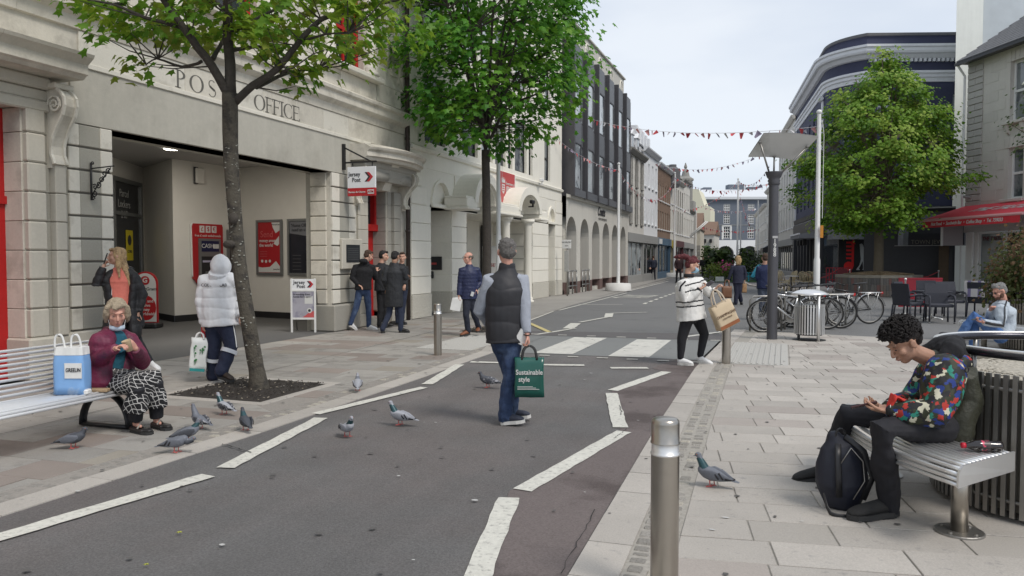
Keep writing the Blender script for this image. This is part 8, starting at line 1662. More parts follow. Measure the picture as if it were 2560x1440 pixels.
for k in'LR':
 s,e,w=J['s'+k],J['e'+k],J['w'+k];b.tube([J['neck'].lerp(s,.4)-fw_*.04,s,s.lerp(e,.5),e,e.lerp(w,.55),w],[.07,.075,.074,.066,.058,.046],12)
 o_=(s-J['neck'])*.75;b.tube([s-fw_*.02,J['waist']+o_-fw_*.03,J['pelvis']+o_*1.3+Vector((0,0,-.12))],[(.06,.10),(.065,.12),(.085,.15)],12,ref=s-J['neck'],round_=True)
b.tube([J['neck']-fw_*.07,J['waist']-fw_*.10,J['pelvis']-fw_*.12+Vector((0,0,-.14))],[(.13,.05),(.17,.06),(.21,.08)],14,ref=ax,round_=True)
remesh(b,'coat',blk,t,.011,3,.005,10,8,puff=(9,.009))
trousers(t,J,bpy.data.materials['black_leggings'],'trousers',(.088,.058,.045),.14,fold=.004)
for a_,t_ in(('aL','tL'),('aR','tR')):shoe(t,J[a_],J[t_],bpy.data.materials['white_trainer'],W_SOLE,.042)
def longhair(b,T):
 q=R.inverted()@Vector((.35,.1,-1));
 b.tube([T(0,-.07,.05),J['head']+Vector((.06,.05,-.10)),J['head']+Vector((.14,.02,-.26)),J['head']+Vector((.19,.0,-.42))],[(.075,.06),(.075,.055),(.06,.045),(.02,.015)],12,ref=(0,1,0),round_=True)
 b.tube([T(.07,-.02,.04),J['head']+Vector((.08,-.10,-.12)),J['head']+Vector((.10,-.12,-.28))],[.035,.035,.012],8,round_=True)
hair(t,J,R,mat('blonde_hair',(.46,.31,.16),.55,var=.3,sc=50,bump=.6,bs=90,tint=(.25,.16,.08),tint_sc=9),.98,'long',extra=longhair,amp=.007)
ph=held('phone','black mobile phone held to the ear of the blonde woman','phone','phone',(J['hL']+Vector((.015,-.03,.045)))[:]);MB().cbox(-.008,-.037,-.07,.008,.037,.07,.004).build('case',M_blk,ph,rot=(.3,.3,.5))
b=MB();[b.tube([J['neck']+fw_*.125+Vector((x,0,-.08)),J['waist']+fw_*.145+Vector((x,0,.05))],.004,5)for x in(-.02,.02)];b.build('hood_cords',M_white,t,kind='stuff')
t,J,R,ax=person('white','person from behind in white hooded padded jacket and navy trousers beside the tree trunk',look=(.15,.9,-.4),vox=.010,face=False,curlL=1.2,nL=(1,0,0))
wj=cloth('white_padded',(.72,.73,.75),.6,var=.03,bump=.2);top(t,J,ax,wj,'jacket',(.24,.165),.05,sleeve=(.095,.085,.060),fold=.008,puff=(7.5,.012),collar=.085,neckh=.02,hips=.235,vox=.011)
b=MB();c=J['head'];b.ell(c+Vector((0,0,.01)),(.125,.15,.155),R,16,12);b.tube([c+Vector((-.02,-.04,-.06)),J['neck']+Vector((0,-.04,-.02))],[.12,.11],14);remesh(b,'hood',wj,t,.011,3,.012,8,4)
o_=text('COLOUR LAB',.055,M_dktxt,t,(J['neck']+Vector((.0,-.165,-.085)))[:],(PI/2-.1,0,0),'jacket_lettering',sx=.95)
nv=cloth('navy_workwear',(.012,.018,.045),.8);tr_=trousers(t,J,nv,'trousers',(.105,.088,.085),.165,fold=.010,fs=9)
def leg_band(parent,p,q,s0,s1,r,m,nm='reflective_strip'):
 p=Vector(p);q=Vector(q);MB().tube([p.lerp(q,s0),p.lerp(q,(s0+s1)/2),p.lerp(q,s1)],r,18,caps=False).build(nm,m,parent,smooth=True)
rf=mat('reflective_grey',(.62,.64,.68),.5)
leg_band(t,J['kL'],J['aL'],.28,.42,.098,rf);leg_band(t,J['kR'],J['aR'],.10,.26,.100,rf)
b=MB();b.tube([J['hipR']+Vector((.105,-.03,0)),J['hipR'].lerp(J['kR'],.6)+Vector((.098,-.03,0)),J['kR']+Vector((.09,-.04,0))],.006,6);b.build('piping',M_white,t)
for a_,t_ in(('aL','tL'),('aR','tR')):shoe(t,J[a_],J[t_],mat('dark_brown_boot',(.03,.02,.015),.7)if'dark_brown_boot'not in bpy.data.materials else bpy.data.materials['dark_brown_boot'],B_SOLE,.05)
MB().tube([J['wL']+Vector((0,0,-.03)),J['hL']+Vector((0,0,-.045))],.032,10,round_=True).build('red_cuff',mat('red_knit',(.5,.02,.03),.9),t,smooth=True)
r=bag('carrier_bag','white plastic carrier bag with green flower print held by the person in the white jacket','white',(J['hL']+Vector((-.04,-.02,-.06)))[:],.20,.42,.09,mat('white_film',(.70,.72,.70),.3,var=.06,sc=8),M_white,.1,.06,lean=.08,crumple=.02,seed=12)
for i in range(9):
 rg=random.Random(i);b=MB();x=rg.uniform(-.07,.08);z=rg.uniform(-.36,-.15);b.tube([(x,-.058,z),(x+rg.uniform(-.02,.02),-.060,z+.05)],.003,4);b.ell((x+.005,-.06,z+.055),(.013,.002,.013),n=8,m=6);b.build('flower_print',mat('green_print_%d'%i,(.04,.18,.06),.6),r)
MB().box(-.09,-.056,-.42,.09,-.05,-.385).build('teal_band',mat('teal_print',(.02,.25,.25),.6),r)
t,J,R,ax=person('hoodie','young man in black hoodie, blue jeans and white trainers walking past the plaque',look=(.75,.55,-.35),vox=.012,face=False,group=None)
bh=cloth('black_hoodie',(.010,.010,.012),.9);top(t,J,ax,bh,'hoodie',(.19,.135),.02,sleeve=(.075,.065,.05),fold=.008,neckh=.02,collar=.075)
b=MB();b.ell(J['neck']+Vector((-.03,-.07,.02)),(.10,.08,.06),n=12);remesh(b,'hood',bh,t,.012,2,.004)
trousers(t,J,jean,'jeans',(.092,.068,.052),.15,vox=.012);[shoe(t,J[a_],J[t_],bpy.data.materials['white_trainer'],W_SOLE,.046)for a_,t_ in(('aL','tL'),('aR','tR'))]
hair(t,J,R,mat('brown_hair',(.07,.04,.025),.8,bump=.8,bs=90),1,amp=.006,vox=.010)
t,J,R,ax=person('mid','dark haired young man in black jacket in the middle of the group',look=(.95,.1,-.1),vox=.013)
bj=cloth('charcoal_jacket',(.016,.017,.02),.8);top(t,J,ax,bj,'jacket',(.18,.13),.04,sleeve=(.07,.06,.05));trousers(t,J,cloth('black_trousers',(.01,.01,.012)),'trousers',(.088,.065,.055),.145,vox=.013)
[shoe(t,J[a_],J[t_],bpy.data.materials['black_leather'],B_SOLE,.045)for a_,t_ in(('aL','tL'),('aR','tR'))];hair(t,J,R,mat('black_hair',(.012,.010,.010),.6,bump=.8,bs=90),1.02,amp=.008,vox=.010)
t,J,R,ax=person('coat','young man from behind in long dark coat and navy trousers looking at a phone',look=(.4,.85,-.15),vox=.012,face=False,skin=SKO)
ct=cloth('dark_parka',(.018,.020,.024),.7);top(t,J,ax,ct,'coat',(.185,.14),.27,sleeve=(.075,.065,.052),fold=.008,neckh=.02,collar=.08,flare=1.02);trousers(t,J,cloth('navy_trousers',(.02,.028,.055)),'trousers',(.088,.065,.058),.14,vox=.012)
[shoe(t,J[a_],J[t_],bpy.data.materials['black_leather'],B_SOLE,.046)for a_,t_ in(('aL','tL'),('aR','tR'))];hair(t,J,R,bpy.data.materials['black_hair'],.99,amp=.003,vox=.010)
t,J,R,ax=person('fourth','man mostly hidden behind the long coated man beside the drainpipe',look=(.0,-.9,0),vox=.014);top(t,J,ax,bj,'jacket',(.17,.13),.02);trousers(t,J,bpy.data.materials['navy_trousers'],'trousers',vox=.014)
[shoe(t,J[a_],J[t_],bpy.data.materials['black_leather'],B_SOLE,.045)for a_,t_ in(('aL','tL'),('aR','tR'))];hair(t,J,R,bpy.data.materials['brown_hair'],1,amp=.004,vox=.012)
t,J,R,ax=person('glasses','balding man in glasses and navy quilted jacket striding with papers in his hand',skin=SKR,look=(-.75,-.60,0),vox=.010,curlR=1.1,nR=(1,0,0))
top(t,J,ax,cloth('navy_quilt',(.014,.020,.065),.5),'jacket',(.185,.13),.02,sleeve=(.068,.058,.046),puff=(14,.006),neckh=.03,collar=.065,fold=.004);trousers(t,J,cloth('dark_jeans',(.015,.018,.032)),'trousers',(.09,.066,.055),.145)
[shoe(t,J[a_],J[t_],mat('tan_leather',(.20,.07,.03),.5)if'tan_leather'not in bpy.data.materials else bpy.data.materials['tan_leather'],B_SOLE,.045)for a_,t_ in(('aL','tL'),('aR','tR'))]
b=MB();T=lambda x,y,z:J['head']+R@Vector((x,y,z));b.ell(T(0,-.06,.02),(.079,.06,.06),R,14,10);[b.ell(T(.07*s,-.01,.02),(.018,.045,.035),R,10,8)for s in(-1,1)];remesh(b,'hair',mat('grey_brown_hair',(.12,.10,.08),.8,bump=.6,bs=80),t,.008,1,.003)
b=MB()
for s in(-1,1):b.tube([T(.032*s+.024*math.cos(a),.101,.004+.017*math.sin(a))for a in[2*PI*k/12 for k in range(13)]],.0025,5);b.tube([T(.056*s,.098,.008),T(.080*s,-.01,.0)],.0025,4)
b.tube([T(-.01,.102,.006),T(.01,.102,.006)],.0025,4);b.build('glasses',M_blk,t)
folded_paper('glasses',(J['hR']+Vector((-.05,-.03,-.08)))[:],.20,'white papers in the hand of the balding man',(.1,.2,.2))
MB().cbox(-.03,-.006,-.05,.03,.006,.04,.004).build('key_fob',M_steelb,t,(J['pelvis']+Vector((.07,-.15,.09)))[:],(0,.3,.2))
t,J,R,ax=person('blonde','blonde woman from behind in navy trouser suit carrying bags down the street',female=True,look=(0,1,0),vox=.016,face=False);ns=cloth('navy_suit',(.018,.02,.042));top(t,J,ax,ns,'jacket',(.185,.13),.03,flare=1.1,vox=.016);trousers(t,J,ns,'trousers',(.10,.075,.07),.16,vox=.016)
hair(t,J,R,bpy.data.materials['blonde_hair'],1.05,'long',extra=lambda b,T:b.tube([T(0,-.05,.0),T(0,-.06,-.16)],[(.11,.07),(.08,.04)],10,ref=(1,0,0),round_=True),vox=.014,amp=.012);[shoe(t,J[a_],J[t_],bpy.data.materials['black_leather'],B_SOLE,.04)for a_,t_ in(('aL','tL'),('aR','tR'))]
bag('handbag','tan brown leather bag on the blonde woman\'s left arm','blonde',(J['hL']+Vector((-.05,0,-.12)))[:],.33,.40,.14,mat('tan_bag',(.17,.075,.035),.5),mat('tan_handle',(.15,.06,.03),.5),0,.2,seed=5);bag('paper_bag','brown paper bag in the blonde woman\'s right hand','blonde',(J['hR']+Vector((.03,.1,-.06)))[:],.16,.30,.08,mat('brown_paper_bag',(.34,.20,.10),.8),M_kraft,0,.06,seed=6)
t,J,R,ax=person('lamp','man in navy jumper and grey jeans standing half hidden behind the lamp post',look=(.1,1,0),vox=.014,face=False);top(t,J,ax,cloth('navy_jumper',(.012,.02,.065)),'jumper',(.20,.14),.02,vox=.014);trousers(t,J,cloth('grey_jeans',(.06,.075,.11)),'jeans',(.10,.075,.065),.16,vox=.014);hair(t,J,R,bpy.data.materials['brown_hair'],1,vox=.012,amp=.004);[shoe(t,J[a_],J[t_],bpy.data.materials['black_leather'],B_SOLE,.045)for a_,t_ in(('aL','tL'),('aR','tR'))]
for key,lab,tc__,bc_,hc in(('far_black','distant man in black with white trainers walking towards us below the quoined house',(.01,.01,.012),(.01,.01,.012),'black_hair'),('far_navy','distant balding man in navy seen from behind by the brick shop front',(.02,.025,.045),(.012,.012,.02),'brown_hair'),('far_dark','man in dark red and black half hidden behind the striped jumper woman',(.03,.012,.014),(.012,.012,.014),'brown_hair'),('far_walk','distant man in navy jacket walking towards us in the roadway',(.015,.02,.04),(.03,.035,.06),'black_hair'),('far_pair','distant dark figure just left of the man in the roadway',(.012,.012,.014),(.012,.012,.014),'brown_hair'),('far_white','tiny figure in a white shirt by the far greenery',(.6,.62,.64),(.05,.05,.06),'brown_hair'),('far_dark2','distant dark figure among the plants right of the poles',(.012,.012,.014),(.012,.012,.014),'brown_hair')):
 away=key in('far_navy','far_dark2');t,J,R,ax=person(key,lab,look=(0,1 if away else-1,0),vox=.02,face=False);top(t,J,ax,cloth(key+'_top',tc__),'jacket',(.19,.13),.05,vox=.02);trousers(t,J,cloth(key+'_legs',bc_),'trousers',(.09,.07,.06),.15,vox=.02);hair(t,J,R,bpy.data.materials[hc],1,vox=.016,amp=.003)
 for a_,t_ in(('aL','tL'),('aR','tR')):shoe(t,J[a_],J[t_],bpy.data.materials['white_trainer']if key=='far_black'else bpy.data.materials['black_leather'],B_SOLE,.05)
t,J,R,ax=person('seatman','bearded grey haired man in sunglasses and pale striped tracksuit top sitting cross-legged',skin=SKR,look=(-.93,-.12,-.40),hs=1.05,vox=.009,curlR=.7,nR=(-.3,0,1),nL=(0,0,-1))
lb_=cloth('pale_blue_jersey',(.44,.50,.56),.85);top(t,J,Vector((0,1,.0)),lb_,'tracksuit_top',(.20,.15),.03,sleeve=(.085,.068,.048),fold=.010,seed=9,vox=.010,collar=.08)
b=MB();sR,eR,wR=J['sR'],J['eR'],J['wR'];o_=Vector((0,-.075,.035));b.tube([J['neck']+Vector((0,-.07,.02)),sR+Vector((.01,-.075,.05)),sR.lerp(eR,.5)+Vector((.01,-.083,0)),eR+Vector((.0,-.07,-.01)),eR.lerp(wR,.5)+Vector((0,-.058,-.01)),wR+Vector((0,-.048,0))],[(.022,.008)]*6,8,ref=(0,0,1));b.build('black_stripe',M_blk,t,smooth=True)
MB().tube([J['neck']+Vector((-.05,0,.05)),J['neck']+Vector((-.10,-.03,-.06)),J['waist']+Vector((-.13,-.03,.06))],[(.05,.03),(.035,.02),(.02,.01)],10,ref=(0,1,0)).build('black_collar',M_blk,t,smooth=True)
trousers(t,J,cloth('bright_denim',(.055,.13,.32),.85,tint=(.12,.21,.40),tint_sc=6,tint_lo=.5,tint_hi=.7),'jeans',(.10,.080,.062),.16,fold=.009,ax=Vector((0,1,0)),vox=.010)
[shoe(t,J[a_],J[t_],bpy.data.materials['black_leather'],B_SOLE,.046)for a_,t_ in(('aL','tL'),('aR','tR'))]
hair(t,J,R,mat('silver_hair',(.22,.22,.215),.7,var=.3,sc=60,bump=1,bs=100),1.07,amp=.012,extra=lambda b,T:b.ell(T(0,.04,.10),(.06,.05,.04),R,10,8))
b=MB();T=lambda x,y,z:J['head']+R@(Vector((x,y,z))*1.05);b.ell(T(0,.06,-.085),(.045,.045,.035),R,12,8);[b.ell(T(.055*s,.02,-.055),(.016,.04,.04),R,10,8)for s in(-1,1)];remesh(b,'beard',mat('brown_beard',(.11,.055,.035),.85,bump=.8,bs=90),t,.008,1,.004)
b=MB();[b.ell(T(.032*s,.096,.006),(.026,.006,.018),R,10,6)for s in(-1,1)];[b.tube([T(.056*s,.09,.01),T(.080*s,-.01,.0)],.003,4)for s in(-1,1)];b.build('sunglasses',M_blk,t,smooth=True)
ph=held('phone','phone in the hands of the bearded seated man','phone','seatman',(J['hR']+Vector((-.01,.02,.035)))[:]);MB().cbox(-.07,-.037,-.005,.07,.037,.005,.004).build('case',M_blk,ph,rot=(0,-.3,0))
t,J,R,ax=person('boy','curly haired teenager in multicoloured camouflage hoodie bent over his phone on the bench',skin=SKO,look=(-.84,-.14,-.60),hup=(-.5,0,.86),hs=1.0,vox=.0055,curlR=.55,curlL=.55,nR=(-.2,.4,1),nL=(-.2,-.4,1),neckr=.052)
M_camo=bpy.data.materials.new('camouflage');M_camo.use_nodes=True;ct_=M_camo.node_tree;cb_=ct_.nodes['Principled BSDF'];cb_.inputs['Roughness'].default_value=.7
tcx=ct_.nodes.new('ShaderNodeTexCoord');nx=ct_.nodes.new('ShaderNodeTexNoise');nx.inputs['Scale'].default_value=34;nx.inputs['Detail'].default_value=3;mv=ct_.nodes.new('ShaderNodeVectorMath');mv.operation='MULTIPLY_ADD';mv.inputs[1].default_value=(.055,.055,.055);ct_.links.new(tcx.outputs['Object'],nx.inputs['Vector']);ct_.links.new(nx.outputs['Color'],mv.inputs[0]);ct_.links.new(tcx.outputs['Object'],mv.inputs[2])
vo=ct_.nodes.new('ShaderNodeTexVoronoi');vo.inputs['Scale'].default_value=33;ct_.links.new(mv.outputs[0],vo.inputs['Vector']);sp_=ct_.nodes.new('ShaderNodeSeparateColor');ct_.links.new(vo.outputs['Color'],sp_.inputs[0]);cr_=ct_.nodes.new('ShaderNodeValToRGB');cr_.color_ramp.interpolation='CONSTANT'
cols=[(0,(.010,.010,.012)),(.22,(.028,.032,.014)),(.46,(.012,.035,.20)),(.60,(.40,.03,.02)),(.70,(.55,.53,.40)),(.80,(.02,.22,.16)),(.88,(.012,.012,.014))]
while len(cr_.color_ramp.elements)<len(cols):cr_.color_ramp.elements.new(.5)
for e_,(p_,c_)in zip(cr_.color_ramp.elements,cols):e_.position=p_;e_.color=(*c_,1)
ct_.links.new(sp_.outputs[0],cr_.inputs[0]);ct_.links.new(cr_.outputs[0],cb_.inputs['Base Color'])
ol=cloth('olive_nylon',(.030,.031,.018),.55,var=.12,sc=9)
ax=Vector((0,-1,0));nk,ws,pv=J['neck'],J['waist'],J['pelvis']
b=MB();b.tube([nk+Vector((-.02,0,-.02)),nk+Vector((.02,0,-.10)),nk.lerp(ws,.55)+Vector((.05,0,.03)),ws+Vector((.03,0,0)),pv+Vector((.02,0,.05)),pv+Vector((.02,0,-.02))],[(.09,.07),(.18,.105),(.195,.115),(.19,.115),(.185,.12),(.18,.12)],22,ref=ax,round_=True)
body_=remesh(b,'jacket',ol,t,.008,3,.009,9,3)
b=MB()
for k in'LR':
 s,e,w=J['s'+k],J['e'+k],J['w'+k];b.tube([nk.lerp(s,.5)+Vector((.02,0,-.01)),s+Vector((.0,0,.005)),s.lerp(e,.5)+Vector((.01,0,0)),e,e.lerp(w,.5),e.lerp(w,.88)],[.10,.122,.116,.100,.082,.054],16,round_=True)
sl__=remesh(b,'sleeves',M_camo,t,.008,3,.010,10,8)
for k in'LR':s,e,w=J['s'+k],J['e'+k],J['w'+k];MB().tube([e.lerp(w,.86),e.lerp(w,.98)],[.044,.040],14).build('cuff',M_blk,t,smooth=True);MB().tube([e.lerp(w,.925),e.lerp(w,.94)],[.0455,.0450],14).build('cuff_stripe',M_white,t,smooth=True)
b=MB();b.tube([nk+Vector((-.04,-.09,-.02)),nk+Vector((.04,-.08,.05)),nk+Vector((.10,0,.075)),nk+Vector((.04,.08,.06)),nk+Vector((-.04,.09,.02))],[.045,.062,.075,.062,.045],12,round_=True);b.tube([nk+Vector((.05,0,.03)),nk+Vector((.13,0,-.01))],[.08,.07],12,round_=True)
remesh(b,'hood',bh,t,.008,2,.008,12,4)
b=MB();b.tube([nk+Vector((.02,-.10,-.035)),nk+Vector((.12,-.06,-.03)),nk+Vector((.14,.03,-.03))],[.05,.06,.05],12,round_=True);remesh(b,'shoulder_panel',M_camo,t,.008,2,.006)
b=MB();b.tube([nk+Vector((-.05,-.02,-.04)),nk+Vector((-.09,-.02,-.10)),nk.lerp(ws,.5)+Vector((-.13,-.02,.02))],[(.05,.02),(.04,.02),(.02,.015)],10,ref=ax,round_=True);remesh(b,'front_zip_panel',bh,t,.008,1)
tl=text('SUPERDRY CO',.045,M_blk,t,(J['sR'].lerp(J['eR'],.45)+Vector((.085,-.06,.02)))[:],(PI/2,-1.15,.35),'sleeve_lettering',bold=.001)
bkj=cloth('black_jeans',(.010,.010,.014),.8,bump=.15);trousers(t,J,bkj,'trousers',(.100,.080,.068),.17,fold=.013,fs=10,ax=ax,vox=.008,d=.12,to=1.14)
for a_,t_ in(('aL','tL'),('aR','tR')):
 so_=shoe(t,J[a_],J[t_],mat('black_suede',(.018,.018,.018),.85,bump=.4,bs=150)if'black_suede'not in bpy.data.materials else bpy.data.materials['black_suede'],B_SOLE,.058)
 a,q=J[a_],J[t_];b=MB();f=(q-a).normalized();lt=Vector((-f.y,f.x,0)).normalized()
 for i in range(4):p=a.lerp(q,.38+.12*i)+Vector((0,0,.020-.002*i));b.tube([p-lt*.025,p+Vector((0,0,.008)),p+lt*.025],.004,5)
 b.build('laces',M_blk,so_,kind='stuff')
b=MB();c=J['head'];T=lambda x,y,z:c+R@Vector((x,y,z));rg=random.Random(8)
b.ell(T(0,-.028,.058),(.088,.100,.088),R,16,12);b.ell(T(0,-.07,-.01),(.07,.045,.055),R,12,10)
remesh(b,'hair_base',mat('dark_curls',(.014,.010,.009),.6,var=.2,sc=60,bump=1,bs=130),t,.007,1,.006,30)
b=MB();hcm=bpy.data.materials['dark_curls']
for i in range(900):
 u=rg.uniform(-1,1);a=rg.uniform(0,2*PI);q=Vector((math.sqrt(1-u*u)*math.cos(a),math.sqrt(1-u*u)*math.sin(a),u))
 if q.z<-.25 and q.y>-.5 or(q.y>.62 and q.z<.35)or(abs(q.x)>.7 and q.z<.02):continue
 k=1.0+.24*max(0,q.z)+.30*max(0,q.y)*(q.z>0);p=Vector((q.x*.084*k,-.028+q.y*.098*k,.045+q.z*.088*k));o1=Vector((rg.gauss(0,1),rg.gauss(0,1),rg.gauss(0,1))).normalized();o2=q.cross(o1).normalized()if q.cross(o1).length>.1 else Vector((1,0,0));r_=rg.uniform(.008,.014)
 pts=[T(*(p+(o1*math.cos(s)+o2*math.sin(s))*r_+q*s*.003))for s in[0,1,2,3,4,5,6]];b.tube(pts,[.004]*6+[.0015],5)
b.build('curls',hcm,t,kind='stuff',smooth=True)
b=MB();b.tube([T(.086,-.004,-.012),T(.090,.004,-.045)],[.006,.0035],8,round_=True);b.build('earbud',M_white,t,smooth=True)
ph=held('phone','mobile phone held in both hands by the curly haired teenager','phone','boy',((J['hR']+J['hL'])/2+Vector((-.075,-.05,.03)))[:]);MB().cbox(-.075,-.037,-.005,.075,.037,.005,.004).build('case',mat('phone_body',(.06,.02,.02),.3),ph,rot=(-.3,-.3,-.35))
rdc=held('red_mask','crumpled red cloth mask hanging at the teenager\'s wrist','mask','boy',(J['wR']+Vector((.05,-.01,.06)))[:]);b=MB();b.tube([(-.05,.0,-.06),(-.01,.01,.03),(.05,0,.0),(.08,.02,-.03)],[(.03,.015),(.045,.02),(.035,.015),(.01,.01)],10,ref=(0,1,0),round_=True);remesh(b,'cloth',mat('red_cloth',(.50,.03,.02),.8),rdc,.006,1,.008,20)
bpk=thing('backpack','black and navy backpack standing on the paving between the teenager\'s feet','backpack',CW(2.06,4.74),yaw-.1)
b=MB();b.tube([(0,0,.06),(.0,0,.16),(-.01,0,.30),(-.03,0,.40),(-.05,0,.45)],[(.13,.085),(.16,.11),(.15,.10),(.11,.075),(.05,.04)],20,ref=(1,0,0),round_=True)
remesh(b,'body',cloth('navy_black_nylon',(.011,.013,.024),.6,bump=.2),bpk,.008,3,.008,8,5)
b=MB();b.tube([(-.05,-.11,.10),(-.06,-.125,.22),(-.06,-.105,.34),(-.05,-.07,.42)],[(.018,.005)]*4,8,ref=(1,0,0));b.build('strap',M_blk,bpk,smooth=True);b=MB();b.tube([(.10,-.08,.08),(.15,-.09,.22),(.10,-.08,.38),(.0,-.04,.46)],[(.018,.005)]*4,8,ref=(1,0,0));b.build('strap',M_blk,bpk,smooth=True)
b=MB();Qh,rh=branch([(-.06,-.03,.44),(-.04,-.03,.50),(.0,-.02,.49),(.01,-.02,.43)],.007,.007);b.tube(Qh,rh,6);b.build('top_loop',M_blk,bpk,smooth=True)
b=MB();Qh,rh=branch([(-.14,-.10,.12),(-.12,-.17,.02),(.0,-.19,.008),(.08,-.16,.01)],.01,.01);b.tube(Qh,[(.014,.003)]*len(Qh),6,ref=(0,0,1));b.build('loose_strap',M_blk,bpk,smooth=True)
b=MB();b.tube([(.03,-.115,.09),(.10,-.10,.2),(.09,-.095,.32),(.02,-.09,.40),(-.05,-.11,.30)],.004,6);b.build('zip',M_steeld,bpk,smooth=True)
bo=thing('cola_bottle','small cola bottle with red cap lying on the bench behind the teenager','bottle',CW(2.66,4.30,.50),yaw-.1)
MB().lathe([(.0,-.10),(.026,-.10),(.031,-.085),(.028,-.06),(.031,-.04),(.031,.0),(.033,.02),(.028,.05),(.014,.085),(.013,.095)],n=18).build('bottle_body',mat('cola_plastic',(.012,.008,.008),.08,spec=.9),bo,rot=(0,-PI/2,0),smooth=True)
MB().lathe([(.0315,-.03),(.0325,.015)],n=18,caps=False).build('bottle_label',mat('cola_label',(.05,.04,.04),.4,var=.6,sc=60,tint=(.6,.05,.12),tint_sc=30),bo,rot=(0,-PI/2,0),smooth=True);MB().lathe([(.016,.095),(.016,.115),(0,.117)],n=14).build('cap',mat('red_cap',(.5,.01,.03),.4),bo,rot=(0,-PI/2,0),smooth=True)
def pgm(n,c,**k):return mat(n,c,.6,var=.12,sc=60,**k)
PG=dict(grey=pgm('plume_grey',(.14,.15,.175)),dark=pgm('plume_slate',(.06,.065,.078)),pale=pgm('plume_pale',(.32,.33,.36)),green=mat('neck_sheen',(.03,.075,.085),.3,.35,var=.2,sc=40),black=pgm('plume_black',(.02,.02,.024)),check=mat('plume_chequer',(.08,.085,.10),.6,var=.2,sc=60,tint=(.40,.40,.42),tint_sc=45,tint_lo=.5,tint_hi=.58),foot=mat('pink_foot',(.50,.10,.09),.6),cere=mat('bill_grey',(.12,.11,.11),.5))
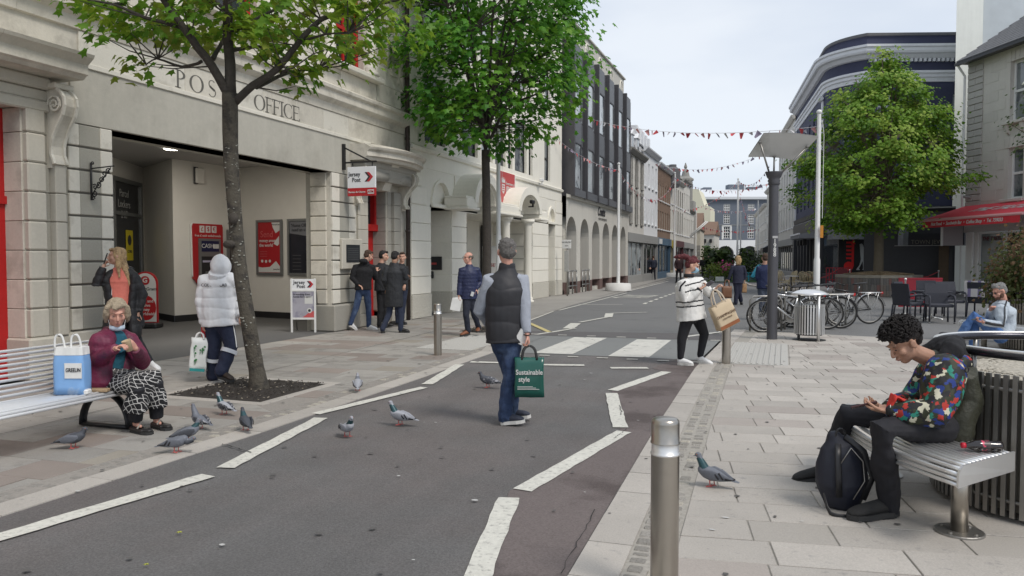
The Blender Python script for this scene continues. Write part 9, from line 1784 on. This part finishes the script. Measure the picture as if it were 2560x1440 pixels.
def pigeon(x,y,a,label,body='grey',wing='pale',neck='green',h=1.,hn=0.,s=.84,bars=True,turn=0.):
 t=thing('pigeon',label,'pigeon',(x,y,.006),a,'pigeons on the ground');V=lambda x,y,z:Vector((x,y,z-.024 if z>.06 else z))*s
 hd=V(.105+hn,math.sin(turn)*.01,.225*h+.01);f=Matrix.Rotation(turn,3,'Z')@Vector((1,0,-.12))
 b=MB();b.tube([V(-.12,0,.095),V(-.06,0,.108),V(.0,0,.118),V(.05,0,.135),V(.075,0,.150)],[(.020*s,.012*s),(.045*s,.036*s),(.056*s,.052*s),(.052*s,.050*s),(.040*s,.042*s)],14,ref=(0,1,0),round_=True)
 b.tube([V(.06,0,.15),V(.085+hn*.5,0,.185*h+.008),hd],[.036*s,.026*s,.020*s],12,round_=True);b.ell(hd+V(.005,0,.008),(.027*s,.019*s,.020*s),n=12,m=8)
 b.tube([V(-.08,0,.105),V(-.17,0,.085),V(-.205,0,.078)],[(.030*s,.012*s),(.028*s,.006*s),(.022*s,.003*s)],10,ref=(0,1,0))
 b.tube([hd+f*.022*s,hd+f*.05*s],[.006*s,.002*s],6)
 remesh(b,'body',PG[body],t,.0048,2)
 b=MB();b.tube([V(.055,0,.147),V(.085+hn*.5,0,.187*h+.006),hd+V(0,0,-.012)],[.0410*s,.0285*s,.0220*s],14,caps=False);b.build('neck_feathers',PG[neck],t,smooth=True)
 for sd in(-1,1):
  b=MB();b.tube([V(.055,sd*.043,.132),V(.0,sd*.056,.128),V(-.07,sd*.044,.112),V(-.155,sd*.018,.094)],[(.026*s,.008*s),(.042*s,.009*s),(.036*s,.008*s),(.008*s,.004*s)],12,ref=(0,sd*.25,1),round_=True);w=b.build('wing',PG[wing],t,smooth=True)
  b=MB()
  if bars:
   for q in(-.035,-.07):b.tube([V(q+.012,sd*.060,.150),V(q-.006,sd*.062,.122),V(q-.020,sd*.054,.098)],[(.007*s,.003*s)]*3,6,ref=(1,0,0))
  b.tube([V(-.10,sd*.037,.106),V(-.17,sd*.014,.092)],[(.016*s,.006*s),(.006*s,.003*s)],8,ref=(0,0,1));b.build('wing_bars',PG['black'],w,smooth=True)
  lx=.012 if sd>0 else-.012
  b=MB();b.tube([V(lx,sd*.022,.085),V(lx+.004,sd*.022,.045),V(lx,sd*.022,.006)],[.011*s,.0045*s,.004*s],6)
  for k in(-.6,0,.6):b.tube([V(lx,sd*.022,.006),V(lx+.035*math.cos(k),sd*.022+.035*math.sin(k),.002)],[.004*s,.002*s],5)
  b.tube([V(lx,sd*.022,.006),V(lx-.018,sd*.022,.002)],[.0035*s,.002*s],5);b.build('leg',PG['foot'],t)
  MB().ell(hd+V(.014,sd*.0175,.012),.0035*s,n=6,m=4).build('eye',mat('pigeon_eye',(.5,.12,.02),.3)if'pigeon_eye'not in bpy.data.materials else bpy.data.materials['pigeon_eye'],t)
 MB().ell(hd+f*.026*s+V(0,0,.003),.006*s,n=6,m=4).build('cere',PG['pale'],t)
 return t
Y_=yaw
pigeon(-5.46,4.67,Y_+.15,'dark grey pigeon alone at the far left below the bench','dark','grey','dark',.86,bars=False)
pigeon(-4.57,4.85,Y_+.05,'grey pigeon with barred wings nearest the road edge, head low','grey','grey','dark',.62,.05,turn=.3)
pigeon(-4.74,5.16,Y_+.55,'blue-necked pigeon with plain slate wings in the middle of the group','grey','dark','green',.95,0,bars=False)
pigeon(-5.00,5.60,Y_+PI-.5,'upright pigeon with pale breast and black and white tail at the back left','grey','check','grey',1.12,0,turn=-.2)
pigeon(-5.23,6.20,Y_+PI-.5,'chequered pigeon with green neck beside the tree pit','pale','check','green',1.08,0)
pigeon(-4.56,5.68,Y_+PI-.95,'slate pigeon facing away on the kerb line right of the group','dark','dark','green',1.0,0)
pigeon(-3.57,5.78,Y_-.95,'pigeon facing the viewer with blue breast and pale wings on the road','pale','pale','green',.98,0)
pigeon(-3.35,6.35,Y_+PI-.18,'pale pigeon with black wing bars and green neck walking left on the road','pale','pale','green',1.08,.0,s=.88)
pigeon(-3.33,8.55,Y_+PI-.15,'mottled dark pigeon behind the man in the gilet','dark','check','dark',.9,s=.9,bars=False)
pigeon(-4.69,7.83,Y_+PI/2+.2,'whitish pigeon seen from behind on the kerb setts','pale','pale','grey',.95,s=.88)
pigeon(-.44,5.33,Y_+PI-.45,'grey pigeon on the right-hand paving just beyond the nearest bollard','grey','grey','green',1.08,0,s=.88)
bpy.data.scenes.remove(TS)
